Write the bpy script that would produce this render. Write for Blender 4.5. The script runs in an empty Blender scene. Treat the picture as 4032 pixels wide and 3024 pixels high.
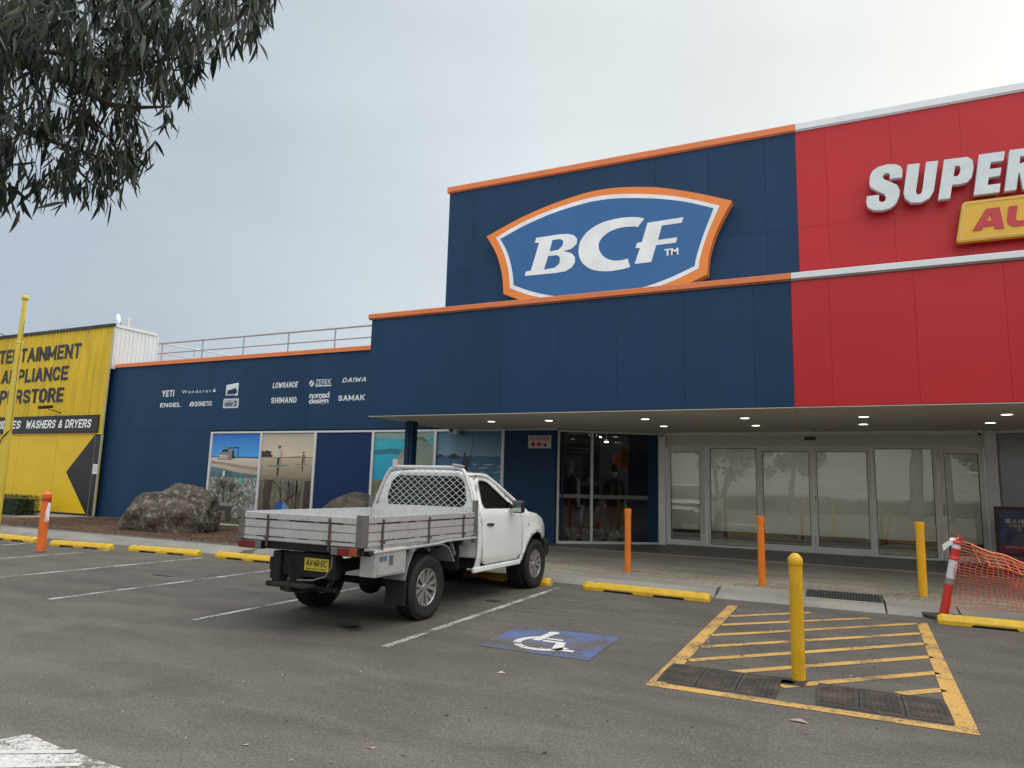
import bpy, math, random
import numpy as np
from mathutils import Vector, Matrix, noise
from mathutils.geometry import delaunay_2d_cdt
R = math.radians
random.seed(7)
SC = bpy.context.scene
COL = SC.collection

# ------------------------------------------------------------------ camera
F_PX, YAW, PIT, ROL = 2722.19, R(-25.5545), R(8.2219), R(1.5706)
fw = Vector((math.sin(YAW)*math.cos(PIT), math.cos(YAW)*math.cos(PIT), math.sin(PIT)))
rt = Vector((math.cos(YAW), -math.sin(YAW), 0)); up = rt.cross(fw)
r2 = math.cos(ROL)*rt + math.sin(ROL)*up; u2 = -math.sin(ROL)*rt + math.cos(ROL)*up
cam_d = bpy.data.cameras.new('camera'); cam = bpy.data.objects.new('camera', cam_d); COL.objects.link(cam)
cam.matrix_world = Matrix(((r2.x, u2.x, -fw.x, 0), (r2.y, u2.y, -fw.y, 0), (r2.z, u2.z, -fw.z, 1.6), (0, 0, 0, 1)))
cam_d.sensor_width = 36; cam_d.lens = 36*F_PX/4032; cam_d.clip_start = 0.05; cam_d.clip_end = 3000
SC.camera = cam
def pix(zx, zy, dist):            # a measured direction (photo pixels) turned into a point in the place
    a = (zx-2016)/F_PX; b = -(zy-1512)/F_PX
    d = (fw + a*r2 + b*u2).normalized()
    return Vector((0, 0, 1.6)) + d*dist

# ------------------------------------------------------------------ light
SUN_EL, SUN_AZ = R(32), R(16)     # azimuth from +Y towards +X: behind the store, to the right
w = bpy.data.worlds.new('World'); SC.world = w; w.use_nodes = True
nt = w.node_tree; nt.nodes.clear()
def N(nt, t, **k):
    n = nt.nodes.new(t)
    for a, b in k.items():
        if hasattr(n, a): setattr(n, a, b)
    return n
L = nt.links.new
sky = N(nt, 'ShaderNodeTexSky', sky_type='NISHITA', sun_disc=False, sun_elevation=SUN_EL, sun_rotation=SUN_AZ, dust_density=4.0, air_density=1.2)
bg1 = N(nt, 'ShaderNodeBackground'); bg1.inputs[1].default_value = 0.05; L(sky.outputs[0], bg1.inputs[0])
tc = N(nt, 'ShaderNodeTexCoord')
# overcast layer: cloud brightness falls away from the veiled sun
sd = Vector((math.sin(SUN_AZ)*math.cos(SUN_EL), math.cos(SUN_AZ)*math.cos(SUN_EL), math.sin(SUN_EL)))
dot = N(nt, 'ShaderNodeVectorMath', operation='DOT_PRODUCT'); dot.inputs[1].default_value = (math.sin(R(-75))*math.cos(R(15)), math.cos(R(-75))*math.cos(R(15)), math.sin(R(15)))
nrm = N(nt, 'ShaderNodeVectorMath', operation='NORMALIZE'); L(tc.outputs['Generated'], nrm.inputs[0]); L(nrm.outputs[0], dot.inputs[0])
dh = N(nt, 'ShaderNodeMath', operation='MULTIPLY_ADD'); dh.inputs[1].default_value = .5; dh.inputs[2].default_value = .5; L(dot.outputs['Value'], dh.inputs[0])
rmp = N(nt, 'ShaderNodeValToRGB'); L(dh.outputs[0], rmp.inputs[0])
cr = rmp.color_ramp; cr.interpolation = 'B_SPLINE'
EXPO = 0.75; K_ = 2**-EXPO
def sk(*c): return (*[q*K_ for q in c], 1)
# the cloud is thickest low on the left (position 1) and thins steadily round to the right and behind, as the door glass shows
cr.elements[0].position = 0.0; cr.elements[0].color = sk(2.0, 1.95, 1.85)
cr.elements[1].position = 1.0; cr.elements[1].color = sk(.45, .53, .61)
for p, c in ((.2, (1.9, 1.86, 1.78)), (.42, (1.5, 1.49, 1.45)), (.56, (.88, .90, .88)), (.66, (.83, .87, .86)), (.80, (.77, .83, .85)), (.93, (.55, .63, .69))):
    e = cr.elements.new(p); e.color = sk(*c)
ncl = N(nt, 'ShaderNodeTexNoise'); ncl.inputs['Scale'].default_value = 1.7; ncl.inputs['Detail'].default_value = 6; ncl.inputs['Roughness'].default_value = .5
mp = N(nt, 'ShaderNodeMapping'); mp.inputs['Scale'].default_value = (1, 1, 2.6); L(nrm.outputs[0], mp.inputs[0]); L(mp.outputs[0], ncl.inputs['Vector'])
mr = N(nt, 'ShaderNodeMapRange'); mr.inputs[1].default_value = .3; mr.inputs[2].default_value = .7; mr.inputs[3].default_value = .915; mr.inputs[4].default_value = 1.085
L(ncl.outputs[0], mr.inputs[0])
mul = N(nt, 'ShaderNodeVectorMath', operation='SCALE'); L(rmp.outputs[0], mul.inputs[0])
# an overcast sky grows brighter towards the zenith
sz = N(nt, 'ShaderNodeSeparateXYZ'); L(nrm.outputs[0], sz.inputs[0]); zr = N(nt, 'ShaderNodeMapRange', interpolation_type='SMOOTHSTEP')
zr.inputs[1].default_value = .58; zr.inputs[2].default_value = 1.0; zr.inputs[3].default_value = 1.0; zr.inputs[4].default_value = 2.3; L(sz.outputs[2], zr.inputs[0])
zm = N(nt, 'ShaderNodeMath', operation='MULTIPLY'); L(zr.outputs[0], zm.inputs[0]); L(mr.outputs[0], zm.inputs[1]); L(zm.outputs[0], mul.inputs['Scale'])
bg2 = N(nt, 'ShaderNodeBackground'); bg2.inputs[1].default_value = 1.0; L(mul.outputs[0], bg2.inputs[0])
mx = N(nt, 'ShaderNodeMixShader'); mx.inputs[0].default_value = .97; L(bg1.outputs[0], mx.inputs[1]); L(bg2.outputs[0], mx.inputs[2])
wo = N(nt, 'ShaderNodeOutputWorld'); L(mx.outputs[0], wo.inputs[0])
sl = bpy.data.lights.new('sun', 'SUN'); sl.energy = 0.9; sl.angle = R(30); sl.color = (1, .96, .9)
so = bpy.data.objects.new('sun', sl); COL.objects.link(so); so.rotation_euler = (-sd).to_track_quat('-Z', 'Y').to_euler()
so.location = (0, 0, 30)
vs = SC.view_settings; vs.view_transform = 'Standard'; vs.look = 'None'; vs.exposure = EXPO; vs.gamma = 1; vs.use_curve_mapping = False
SC.cycles.max_bounces = 8; SC.cycles.transparent_max_bounces = 24

# ------------------------------------------------------------------ mesh helpers
class MB:
    def __init__(s): s.v = []; s.f = []; s.m = []; s.mi = 0
    def add(s, vs, fs, mi=None):
        o = len(s.v); s.v += [tuple(p) for p in vs]
        for f in fs: s.f.append(tuple(i+o for i in f)); s.m.append(s.mi if mi is None else mi)
        return s
    def box(s, x0, x1, y0, y1, z0, z1, mi=None):
        v = [(x, y, z) for z in (z0, z1) for y in (y0, y1) for x in (x0, x1)]
        return s.add(v, [(0,2,3,1),(4,5,7,6),(0,1,5,4),(2,6,7,3),(0,4,6,2),(1,3,7,5)], mi)
    def obox(s, c, ax, ay, az, mi=None):     # centre and three half-axis vectors
        c, ax, ay, az = map(Vector, (c, ax, ay, az))
        v = [c+i*ax+j*ay+k*az for k in (-1,1) for j in (-1,1) for i in (-1,1)]
        return s.add(v, [(0,2,3,1),(4,5,7,6),(0,1,5,4),(2,6,7,3),(0,4,6,2),(1,3,7,5)], mi)
    def beam(s, p, q, w, h, mi=None, upv=(0,0,1)):
        p, q = Vector(p), Vector(q); d = (q-p).normalized(); u = Vector(upv)
        if abs(d.dot(u)) > .98: u = Vector((0,1,0))
        x = d.cross(u).normalized(); y = x.cross(d)
        return s.obox((p+q)/2, x*w/2, (q-p)/2, y*h/2, mi)
    def tube(s, pts, rad, n=8, mi=None, cap=True, closed=False):
        pts = [Vector(p) for p in pts]; k = len(pts)
        rads = rad if isinstance(rad, (list, tuple)) else [rad]*k
        prev = None; vs = []
        for i, p in enumerate(pts):
            a = pts[i-1] if (i or closed) else pts[0]; b = pts[(i+1) % k] if (i < k-1 or closed) else pts[-1]
            t = (b-a).normalized()
            if prev is None:
                u = t.cross(Vector((0,0,1)))
                if u.length < 1e-3: u = t.cross(Vector((0,1,0)))
            else: u = prev - t*prev.dot(t)
            u.normalize(); prev = u; w = t.cross(u)
            vs += [p + (u*math.cos(2*math.pi*j/n) + w*math.sin(2*math.pi*j/n))*rads[i] for j in range(n)]
        fs = []
        for i in range(k if closed else k-1):
            o, q = i*n, ((i+1) % k)*n
            fs += [(o+j, o+(j+1) % n, q+(j+1) % n, q+j) for j in range(n)]
        if cap and not closed: fs += [tuple(range(n))[::-1], tuple(range((k-1)*n, k*n))]
        return s.add(vs, fs, mi)
    def lathe(s, prof, c, axis=(0,0,1), n=24, mi=None, close=False):   # prof: (radius, height)
        c = Vector(c); a = Vector(axis).normalized()
        u = a.cross(Vector((0,0,1)))
        if u.length < 1e-3: u = Vector((1,0,0))
        u.normalize(); w = a.cross(u)
        vs = [c + a*h + (u*math.cos(2*math.pi*j/n)+w*math.sin(2*math.pi*j/n))*r for r, h in prof for j in range(n)]
        fs = []; k = len(prof)
        for i in range(k if close else k-1):
            o, q = i*n, ((i+1) % k)*n
            fs += [(o+j, o+(j+1) % n, q+(j+1) % n, q+j) for j in range(n)]
        if not close:
            fs += [tuple(range(n))[::-1], tuple(range((k-1)*n, k*n))]
        return s.add(vs, fs, mi)
    def prism(s, pts, fr, d0, d1, mi=None, holes=()):   # 2D outline in frame fr(u,v,w), from depth d0 to d1
        loops = [list(pts)] + [list(h) for h in holes]
        flat = [Vector(p) for l in loops for p in l]; edges = []; o = 0
        for l in loops:
            edges += [(o+i, o+(i+1) % len(l)) for i in range(len(l))]; o += len(l)
        if len(loops) == 1 and len(pts) < 5:
            tri = [tuple(range(len(pts)))]; vv = flat
        else:
            vv, _, tri, _, _, _ = delaunay_2d_cdt(flat, edges, [], 1, 1e-6) if len(loops) == 1 else delaunay_2d_cdt(flat, edges, [], 0, 1e-6)
            if len(loops) > 1:
                def inside(p, l):
                    c = False
                    for i in range(len(l)):
                        (x1, y1), (x2, y2) = l[i][:2], l[i-1][:2]
                        if (y1 > p[1]) != (y2 > p[1]) and p[0] < (x2-x1)*(p[1]-y1)/(y2-y1)+x1: c = not c
                    return c
                keep = []
                for t in tri:
                    c = sum((vv[i] for i in t), Vector((0,0)))/len(t)
                    if inside(c, loops[0]) and not any(inside(c, h) for h in loops[1:]): keep.append(t)
                tri = keep
        n = len(vv)
        vs = [fr(p[0], p[1], d1) for p in vv]
        fs = [tuple(t) for t in tri]
        if d0 != d1:
            vs += [fr(p[0], p[1], d0) for p in vv]; fs += [tuple(i+n for i in t[::-1]) for t in tri]
            o = 2*n
            for l in loops:
                k = len(l); vs += [fr(p[0], p[1], d1) for p in l] + [fr(p[0], p[1], d0) for p in l]
                fs += [(o+i, o+(i+1) % k, o+k+(i+1) % k, o+k+i) for i in range(k)]; o += 2*k
        return s.add(vs, fs, mi)
    def text(s, st, u0, u1, v0, v1, fr, d0, d1, mi=None, bold=0.0, shear=0.0, sp=1.0):
        V_, F_ = text_mesh(st, bold, shear, sp)
        vs = [fr(u0+(u1-u0)*a, v0+(v1-v0)*b, d0+(d1-d0)*c) for a, b, c in V_]
        return s.add(vs, F_, mi)
_tc = {}
def text_mesh(st, bold, shear, sp):
    k = (st, bold, shear, sp)
    if k in _tc: return _tc[k]
    c = bpy.data.curves.new('t', 'FONT'); c.body = st; c.extrude = .5; c.offset = bold; c.shear = shear; c.resolution_u = 3; c.space_character = sp; c.align_x = 'LEFT'
    o = bpy.data.objects.new('t', c); COL.objects.link(o)
    me = bpy.data.meshes.new_from_object(o.evaluated_get(bpy.context.evaluated_depsgraph_get()))
    a = np.array([v.co[:] for v in me.vertices]); fs = [tuple(p.vertices) for p in me.polygons]
    bpy.data.objects.remove(o); bpy.data.curves.remove(c); bpy.data.meshes.remove(me)
    lo = a.min(0); hi = a.max(0); a = (a-lo)/np.maximum(hi-lo, 1e-9)
    _tc[k] = ([tuple(x) for x in a], fs); return _tc[k]

# block letters from strokes, united into one outline so nothing overlaps
_A = lambda cx, cy, rx, ry, a0, a1, n=7: [(cx+rx*math.cos(R(a0+(a1-a0)*i/n)), cy+ry*math.sin(R(a0+(a1-a0)*i/n))) for i in range(n+1)]
_r = .30
GL = {
 'E': (.78, [[(0,0),(0,1)],[(0,1),(1,1)],[(0,.5),(.88,.5)],[(0,0),(1,0)]]), 'F': (.74, [[(0,0),(0,1)],[(0,1),(1,1)],[(0,.48),(.85,.48)]]),
 'N': (1, [[(0,0),(0,1)],[(0,1),(1,0)],[(1,0),(1,1)]]), 'T': (.84, [[(.5,0),(.5,1)],[(0,1),(1,1)]]), 'I': (.0, [[(0,0),(0,1)]]),
 'R': (.92, [[(0,0),(0,1)],[(0,1),(.6,1)]+_A(.62,.74,.38,.26,90,-90)+[(0,.48)],[(.55,.48),(1,0)]]), 'P': (.88, [[(0,0),(0,1)],[(0,1),(.6,1)]+_A(.62,.72,.38,.28,90,-90)+[(0,.44)]]),
 'A': (1, [[(0,0),(.5,1)],[(.5,1),(1,0)],[(.2,.30),(.8,.30)]]), 'M': (1.25, [[(0,0),(0,1)],[(0,1),(.5,.15)],[(.5,.15),(1,1)],[(1,1),(1,0)]]),
 'L': (.74, [[(0,0),(0,1)],[(0,0),(1,0)]]), 'U': (.92, [[(0,1),(0,.28)]+_A(.5,.28,.5,.28,180,360)+[(1,.28),(1,1)]]), 'O': (.95, [_A(.5,.70,.5,.30,0,180)+_A(.5,.30,.5,.30,180,360)+[(1,.70)]]),
 'C': (.9, [[(1,.66)]+_A(.5,.70,.5,.30,0,180)+_A(.5,.30,.5,.30,180,360)+[(1,.34)]]), 'G': (.93, [[(1,.68)]+_A(.5,.70,.5,.30,0,180)+_A(.5,.30,.5,.30,180,360)+[(1,.46),(.55,.46)]]),
 'S': (.88, [[(1,.74)]+_A(.5,.76,.5,.24,0,230)+[(.5,.5)]+_A(.5,.24,.5,.24,50,-180)]), 'D': (.95, [[(0,0),(0,1)],[(0,1),(.45,1)]+_A(.5,.5,.5,.5,90,-90,10)+[(0,0)]]),
 'H': (.92, [[(0,0),(0,1)],[(1,0),(1,1)],[(0,.5),(1,.5)]]), 'W': (1.45, [[(0,1),(.24,0)],[(.24,0),(.5,.9)],[(.5,.9),(.76,0)],[(.76,0),(1,1)]]), 'Y': (.95, [[(0,1),(.5,.46)],[(1,1),(.5,.46)],[(.5,.46),(.5,0)]]),
 'K': (.95, [[(0,0),(0,1)],[(0,.42),(1,1)],[(.35,.6),(1,0)]]), 'Z': (.88, [[(0,1),(1,1)],[(1,1),(0,0)],[(0,0),(1,0)]]), 'X': (.95, [[(0,0),(1,1)],[(0,1),(1,0)]]), 'V': (.95, [[(0,1),(.5,0)],[(.5,0),(1,1)]]),
 '&': (1.0, [[(1,.0),(.22,.72)]+_A(.45,.80,.25,.20,200,-30)+[(.1,.42)]+_A(.36,.26,.36,.26,150,300)+[(.95,.42)]]) }
def block(mb, st, u0, u1, v0, v1, fr, d, mi=None, t=.24, shear=0, gap=.18, thick=0):
    """t = stroke width, gap = letter gap, both as shares of the letter height before fitting"""
    V_, F_ = [], []; x = 0; gw = .55
    for ch in st:
        if ch == ' ': x += .45; continue
        wd, strokes = GL[ch]; wd *= gw
        for pl in strokes:
            P_ = [Vector((x+t/2+a*wd, t/2+b*(1-t))) for a, b in pl]
            for i, (a, b) in enumerate(zip(P_, P_[1:])):
                if (b-a).length < 1e-5: continue
                dd = (b-a).normalized(); nn = Vector((-dd.y, dd.x))*t/2; ax_al = min(abs(dd.x), abs(dd.y)) < .02
                e = t/2 if (ax_al and len(P_) == 2) else (t*.12 if len(P_) > 2 else 0); a2, b2 = a-dd*e, b+dd*e
                if not ax_al and len(P_) == 2:      # slanted strokes keep flat feet
                    hx = t/2/abs(dd.y)*.5*2; sl = dd.x/dd.y; k0, k1 = (t/2)*(-1 if dd.y > 0 else 1), (t/2)*(1 if dd.y > 0 else -1)
                    at = lambda p, k: Vector((p.x+sl*k, p.y+k)); a3 = at(a, k0) if abs(a.y-t/2) < .01 or abs(a.y-1+t/2) < .01 else a; b3 = at(b, k1) if abs(b.y-t/2) < .01 or abs(b.y-1+t/2) < .01 else b
                    q = [a3-Vector((hx,0)), a3+Vector((hx,0)), b3+Vector((hx,0)), b3-Vector((hx,0))]
                else: q = [a2-nn, b2-nn, b2+nn, a2+nn]
                o = len(V_); V_ += q; ar = sum(q[i].x*q[(i+1) % 4].y-q[(i+1) % 4].x*q[i].y for i in range(4)); F_.append([o,o+1,o+2,o+3] if ar > 0 else [o+3,o+2,o+1,o])
        x += wd+t+gap
    vv, _, tri, _, _, of = delaunay_2d_cdt(V_, [], F_, 0, 1e-5); tri = [f for f, k in zip(tri, of) if len(k)]; us = {i for f in tri for i in f}
    lo = min(vv[i].x for i in us); hi = max(vv[i].x for i in us); kx = (u1-u0)/(hi-lo); h = v1-v0
    mp = lambda p, dep: fr(u0+(p.x-lo)*kx+(shear*(p.y)*h), v0+p.y*h, dep)
    if shear: kx = (u1-u0-abs(shear)*h)/(hi-lo)
    mb.add([mp(p, d) for p in vv], [tuple(f) for f in tri], mi); return mb
def XZ(y): return lambda u, v, w: (u, y-w, v)            # a wall facing the car park; w comes out of it
def XY(z): return lambda u, v, w: (u, v, z+w)            # the ground
WL = {}                                                  # where each object's origin stands in the place
def wl(o): return WL.get(o.name, Vector((0,0,0))) if o else Vector((0,0,0))
def put(o, parent, at):
    COL.objects.link(o)
    if parent: o.parent = parent
    o.location = Vector(at) - wl(parent); WL[o.name] = Vector(at); return o
def build(mb, name, mats, parent=None, smooth=False, bevel=0, base=False, label=None, kind=None, seg=1, at=None):
    a = np.array(mb.v); lo = a.min(0); hi = a.max(0); c = (lo+hi)/2
    if base: c[2] = lo[2]
    if at is not None: c = np.array(at)
    me = bpy.data.meshes.new(name); me.from_pydata((a-c).tolist(), [], mb.f)
    mats = mats if isinstance(mats, (list, tuple)) else [mats]
    for m in mats: me.materials.append(m)
    if len(mats) > 1: me.polygons.foreach_set('material_index', mb.m)
    if smooth:
        me.polygons.foreach_set('use_smooth', [True]*len(mb.f))
        try: me.set_sharp_from_angle(angle=R(smooth if smooth > 1 else 38))
        except Exception: pass
    me.update()
    o = bpy.data.objects.new(name, me); put(o, parent, c)
    if bevel:
        b = o.modifiers.new('b', 'BEVEL'); b.width = bevel; b.segments = seg; b.limit_method = 'ANGLE'; b.angle_limit = R(40)
    if label: o['label'] = label
    if kind: o['kind'] = kind
    return o
def tag(o, label, cat, group=None):
    o['label'] = label; o['category'] = cat
    if group: o['group'] = group
    return o
def thing(name, at, label, cat, group=None):
    o = bpy.data.objects.new(name, None); o.empty_display_size = .2; put(o, None, at); return tag(o, label, cat, group)
def kids(o): return [c for c in bpy.data.objects if c.parent == o]
def copy_tree(o, at=None, rz=0, label=None, parent=None):
    c = o.copy(); COL.objects.link(c); c.parent = parent
    if at is not None: c.location = at; WL[c.name] = Vector(at)
    if rz: c.rotation_euler[2] += rz
    if label: c['label'] = label
    for ch in kids(o): copy_tree(ch, parent=c)
    return c

# ------------------------------------------------------------------ materials
MATS = {}
def M(name, col, rough=.6, metal=0, var=.08, vs=2.0, bump=0, bs=40, coat=0, dirt=0, dcol=(.05,.045,.04), ds=1.5, streak=False, spec=.5, rnd=0, trans=0, emit=0):
    if name in MATS: return MATS[name]
    m = bpy.data.materials.new(name); m.use_nodes = True; MATS[name] = m
    nt = m.node_tree; b = nt.nodes['Principled BSDF']; l = nt.links.new
    b.inputs['Roughness'].default_value = rough; b.inputs['Metallic'].default_value = metal; b.inputs['Specular IOR Level'].default_value = spec
    b.inputs['Coat Weight'].default_value = coat; b.inputs['Coat Roughness'].default_value = .08
    if emit: b.inputs['Emission Color'].default_value = (*col, 1); b.inputs['Emission Strength'].default_value = emit
    if trans: b.inputs['Transmission Weight'].default_value = trans
    g = N(nt, 'ShaderNodeNewGeometry'); mp = N(nt, 'ShaderNodeMapping'); l(g.outputs['Position'], mp.inputs[0])
    if streak: mp.inputs['Scale'].default_value = (1, 1, .12)
    n = N(nt, 'ShaderNodeTexNoise'); n.inputs['Scale'].default_value = vs; n.inputs['Detail'].default_value = 5; l(mp.outputs[0], n.inputs['Vector'])
    r = N(nt, 'ShaderNodeMapRange'); r.inputs[1].default_value = .3; r.inputs[2].default_value = .7; r.inputs[3].default_value = 1-var; r.inputs[4].default_value = 1+var; l(n.outputs[0], r.inputs[0])
    sc = N(nt, 'ShaderNodeVectorMath', operation='SCALE'); sc.inputs[0].default_value = col; l(r.outputs[0], sc.inputs['Scale']); out = sc.outputs[0]
    if rnd:
        oi = N(nt, 'ShaderNodeObjectInfo'); rr = N(nt, 'ShaderNodeMapRange'); rr.inputs[3].default_value = 1-rnd; rr.inputs[4].default_value = 1+rnd; l(oi.outputs['Random'], rr.inputs[0])
        s2 = N(nt, 'ShaderNodeVectorMath', operation='SCALE'); l(out, s2.inputs[0]); l(rr.outputs[0], s2.inputs['Scale']); out = s2.outputs[0]
    if dirt:
        n2 = N(nt, 'ShaderNodeTexNoise'); n2.inputs['Scale'].default_value = ds; n2.inputs['Detail'].default_value = 9; n2.inputs['Roughness'].default_value = .65; l(mp.outputs[0], n2.inputs['Vector'])
        r2_ = N(nt, 'ShaderNodeMapRange'); r2_.inputs[1].default_value = .48; r2_.inputs[2].default_value = .72; r2_.inputs[3].default_value = 0; r2_.inputs[4].default_value = dirt; l(n2.outputs[0], r2_.inputs[0])
        mx = N(nt, 'ShaderNodeMix', data_type='RGBA'); l(r2_.outputs[0], mx.inputs[0]); l(out, mx.inputs[6]); mx.inputs[7].default_value = (*dcol, 1); out = mx.outputs[2]
    l(out, b.inputs['Base Color'])
    if bump:
        n3 = N(nt, 'ShaderNodeTexNoise'); n3.inputs['Scale'].default_value = bs; n3.inputs['Detail'].default_value = 4; l(g.outputs['Position'], n3.inputs['Vector'])
        bp = N(nt, 'ShaderNodeBump'); bp.inputs['Strength'].default_value = bump; bp.inputs['Distance'].default_value = .01; l(n3.outputs[0], bp.inputs['Height']); l(bp.outputs[0], b.inputs['Normal'])
    return m
def ground_mat(name, base, spread, scale, patch, wear=None, stain=0, bumpd=.004, fleck=None, bay_shade=False):
    """asphalt or concrete: aggregate speckle, broad patches; wear=(paint colour, how much is gone) lays worn paint over it"""
    m = bpy.data.materials.new(name); m.use_nodes = True; MATS[name] = m
    nt = m.node_tree; b = nt.nodes['Principled BSDF']; l = nt.links.new
    b.inputs['Roughness'].default_value = .85; b.inputs['Specular IOR Level'].default_value = .35
    g = N(nt, 'ShaderNodeNewGeometry'); P = g.outputs['Position']
    v = N(nt, 'ShaderNodeTexVoronoi'); v.inputs['Scale'].default_value = scale; l(P, v.inputs['Vector'])
    sv = N(nt, 'ShaderNodeSeparateColor'); l(v.outputs['Color'], sv.inputs[0])
    n1 = N(nt, 'ShaderNodeTexNoise'); n1.inputs['Scale'].default_value = scale*.35; n1.inputs['Detail'].default_value = 3; l(P, n1.inputs['Vector'])
    a = N(nt, 'ShaderNodeMath', operation='MULTIPLY_ADD'); l(sv.outputs[0], a.inputs[0]); a.inputs[1].default_value = spread; a.inputs[2].default_value = 1-spread*.5
    a2 = N(nt, 'ShaderNodeMath', operation='MULTIPLY_ADD'); l(n1.outputs[0], a2.inputs[0]); a2.inputs[1].default_value = spread*1.2; a2.inputs[2].default_value = 1-spread*.6
    a3 = N(nt, 'ShaderNodeMath', operation='MULTIPLY'); l(a.outputs[0], a3.inputs[0]); l(a2.outputs[0], a3.inputs[1])
    # broad colour patches, with slow stretched wash marks
    nb = N(nt, 'ShaderNodeTexNoise'); nb.inputs['Scale'].default_value = .35; nb.inputs['Detail'].default_value = 7; nb.inputs['Roughness'].default_value = .6; l(P, nb.inputs['Vector'])
    mx = N(nt, 'ShaderNodeValToRGB'); l(nb.outputs[0], mx.inputs[0]); c = mx.color_ramp
    c.elements[0].position = .32; c.elements[0].color = (*[q*(1-patch) for q in base], 1); c.elements[1].position = .68; c.elements[1].color = (base[0]*(1+patch), base[1]*(1+patch*.85), base[2]*(1+patch*.6), 1)
    mpw = N(nt, 'ShaderNodeMapping'); mpw.inputs['Scale'].default_value = (.5, 1.6, 1); l(P, mpw.inputs[0])
    nw = N(nt, 'ShaderNodeTexNoise'); nw.inputs['Scale'].default_value = 1.4; nw.inputs['Detail'].default_value = 8; nw.inputs['Distortion'].default_value = .6; l(mpw.outputs[0], nw.inputs['Vector'])
    rw = N(nt, 'ShaderNodeMapRange'); rw.inputs[1].default_value = .35; rw.inputs[2].default_value = .68; rw.inputs[3].default_value = 1-patch*.8; rw.inputs[4].default_value = 1+patch*.8; l(nw.outputs[0], rw.inputs[0])
    m1 = N(nt, 'ShaderNodeMath', operation='MULTIPLY'); l(a3.outputs[0], m1.inputs[0]); l(rw.outputs[0], m1.inputs[1])
    if bay_shade:      # light falloff painted into the colour: pale near the viewer, darker over the bays
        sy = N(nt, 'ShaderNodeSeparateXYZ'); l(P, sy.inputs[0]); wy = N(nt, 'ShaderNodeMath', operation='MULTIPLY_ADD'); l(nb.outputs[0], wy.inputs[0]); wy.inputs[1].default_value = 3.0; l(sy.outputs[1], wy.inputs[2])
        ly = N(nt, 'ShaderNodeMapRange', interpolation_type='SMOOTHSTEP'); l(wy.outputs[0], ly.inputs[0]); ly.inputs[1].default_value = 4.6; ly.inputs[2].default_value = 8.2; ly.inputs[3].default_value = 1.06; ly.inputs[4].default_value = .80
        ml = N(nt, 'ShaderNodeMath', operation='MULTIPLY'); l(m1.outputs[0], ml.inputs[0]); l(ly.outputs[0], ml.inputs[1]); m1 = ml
    s = N(nt, 'ShaderNodeVectorMath', operation='SCALE'); l(mx.outputs[0], s.inputs[0]); l(m1.outputs[0], s.inputs['Scale']); out = s.outputs[0]
    if stain:
        ns = N(nt, 'ShaderNodeTexNoise'); ns.inputs['Scale'].default_value = .9; ns.inputs['Detail'].default_value = 6; l(P, ns.inputs['Vector'])
        rs = N(nt, 'ShaderNodeMapRange'); rs.inputs[1].default_value = .60; rs.inputs[2].default_value = .72; rs.inputs[4].default_value = stain; l(ns.outputs[0], rs.inputs[0])
        ms = N(nt, 'ShaderNodeMix', data_type='RGBA'); l(rs.outputs[0], ms.inputs[0]); l(out, ms.inputs[6]); ms.inputs[7].default_value = (base[0]*.5, base[1]*.48, base[2]*.45, 1); out = ms.outputs[2]
    if fleck:
        vf = N(nt, 'ShaderNodeTexVoronoi'); vf.inputs['Scale'].default_value = scale*.22; l(P, vf.inputs['Vector'])
        lf = N(nt, 'ShaderNodeMath', operation='LESS_THAN'); l(vf.outputs['Distance'], lf.inputs[0]); lf.inputs[1].default_value = .16
        mf = N(nt, 'ShaderNodeMix', data_type='RGBA'); sf = N(nt, 'ShaderNodeMath', operation='MULTIPLY'); l(lf.outputs[0], sf.inputs[0]); sf.inputs[1].default_value = .55
        l(sf.outputs[0], mf.inputs[0]); l(out, mf.inputs[6]); mf.inputs[7].default_value = (*fleck, 1); out = mf.outputs[2]
    if wear:
        colr, amt = wear
        np_ = N(nt, 'ShaderNodeTexNoise'); np_.inputs['Scale'].default_value = 22; np_.inputs['Detail'].default_value = 8; np_.inputs['Roughness'].default_value = .75; l(P, np_.inputs['Vector'])
        nq = N(nt, 'ShaderNodeTexNoise'); nq.inputs['Scale'].default_value = 2.2; nq.inputs['Detail'].default_value = 4; l(P, nq.inputs['Vector'])
        ad = N(nt, 'ShaderNodeMath', operation='MULTIPLY_ADD'); l(nq.outputs[0], ad.inputs[0]); ad.inputs[1].default_value = .9; l(np_.outputs[0], ad.inputs[2])
        ad2 = N(nt, 'ShaderNodeMath', operation='MULTIPLY_ADD'); l(sv.outputs[1], ad2.inputs[0]); ad2.inputs[1].default_value = .25; l(ad.outputs[0], ad2.inputs[2])
        rp = N(nt, 'ShaderNodeMapRange'); t = 1.45-amt*.75; rp.inputs[1].default_value = t-.10; rp.inputs[2].default_value = t+.10; rp.inputs[3].default_value = 1; rp.inputs[4].default_value = 0; l(ad2.outputs[0], rp.inputs[0])
        sp = N(nt, 'ShaderNodeVectorMath', operation='SCALE'); sp.inputs[0].default_value = colr
        ap = N(nt, 'ShaderNodeMath', operation='MULTIPLY_ADD'); l(n1.outputs[0], ap.inputs[0]); ap.inputs[1].default_value = .5; ap.inputs[2].default_value = .74; l(ap.outputs[0], sp.inputs['Scale'])
        mp_ = N(nt, 'ShaderNodeMix', data_type='RGBA'); l(rp.outputs[0], mp_.inputs[0]); l(out, mp_.inputs[6]); l(sp.outputs[0], mp_.inputs[7]); out = mp_.outputs[2]
    l(out, b.inputs['Base Color'])
    bp = N(nt, 'ShaderNodeBump'); bp.inputs['Strength'].default_value = .6; bp.inputs['Distance'].default_value = bumpd; l(a3.outputs[0], bp.inputs['Height']); l(bp.outputs[0], b.inputs['Normal'])
    return m
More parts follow.
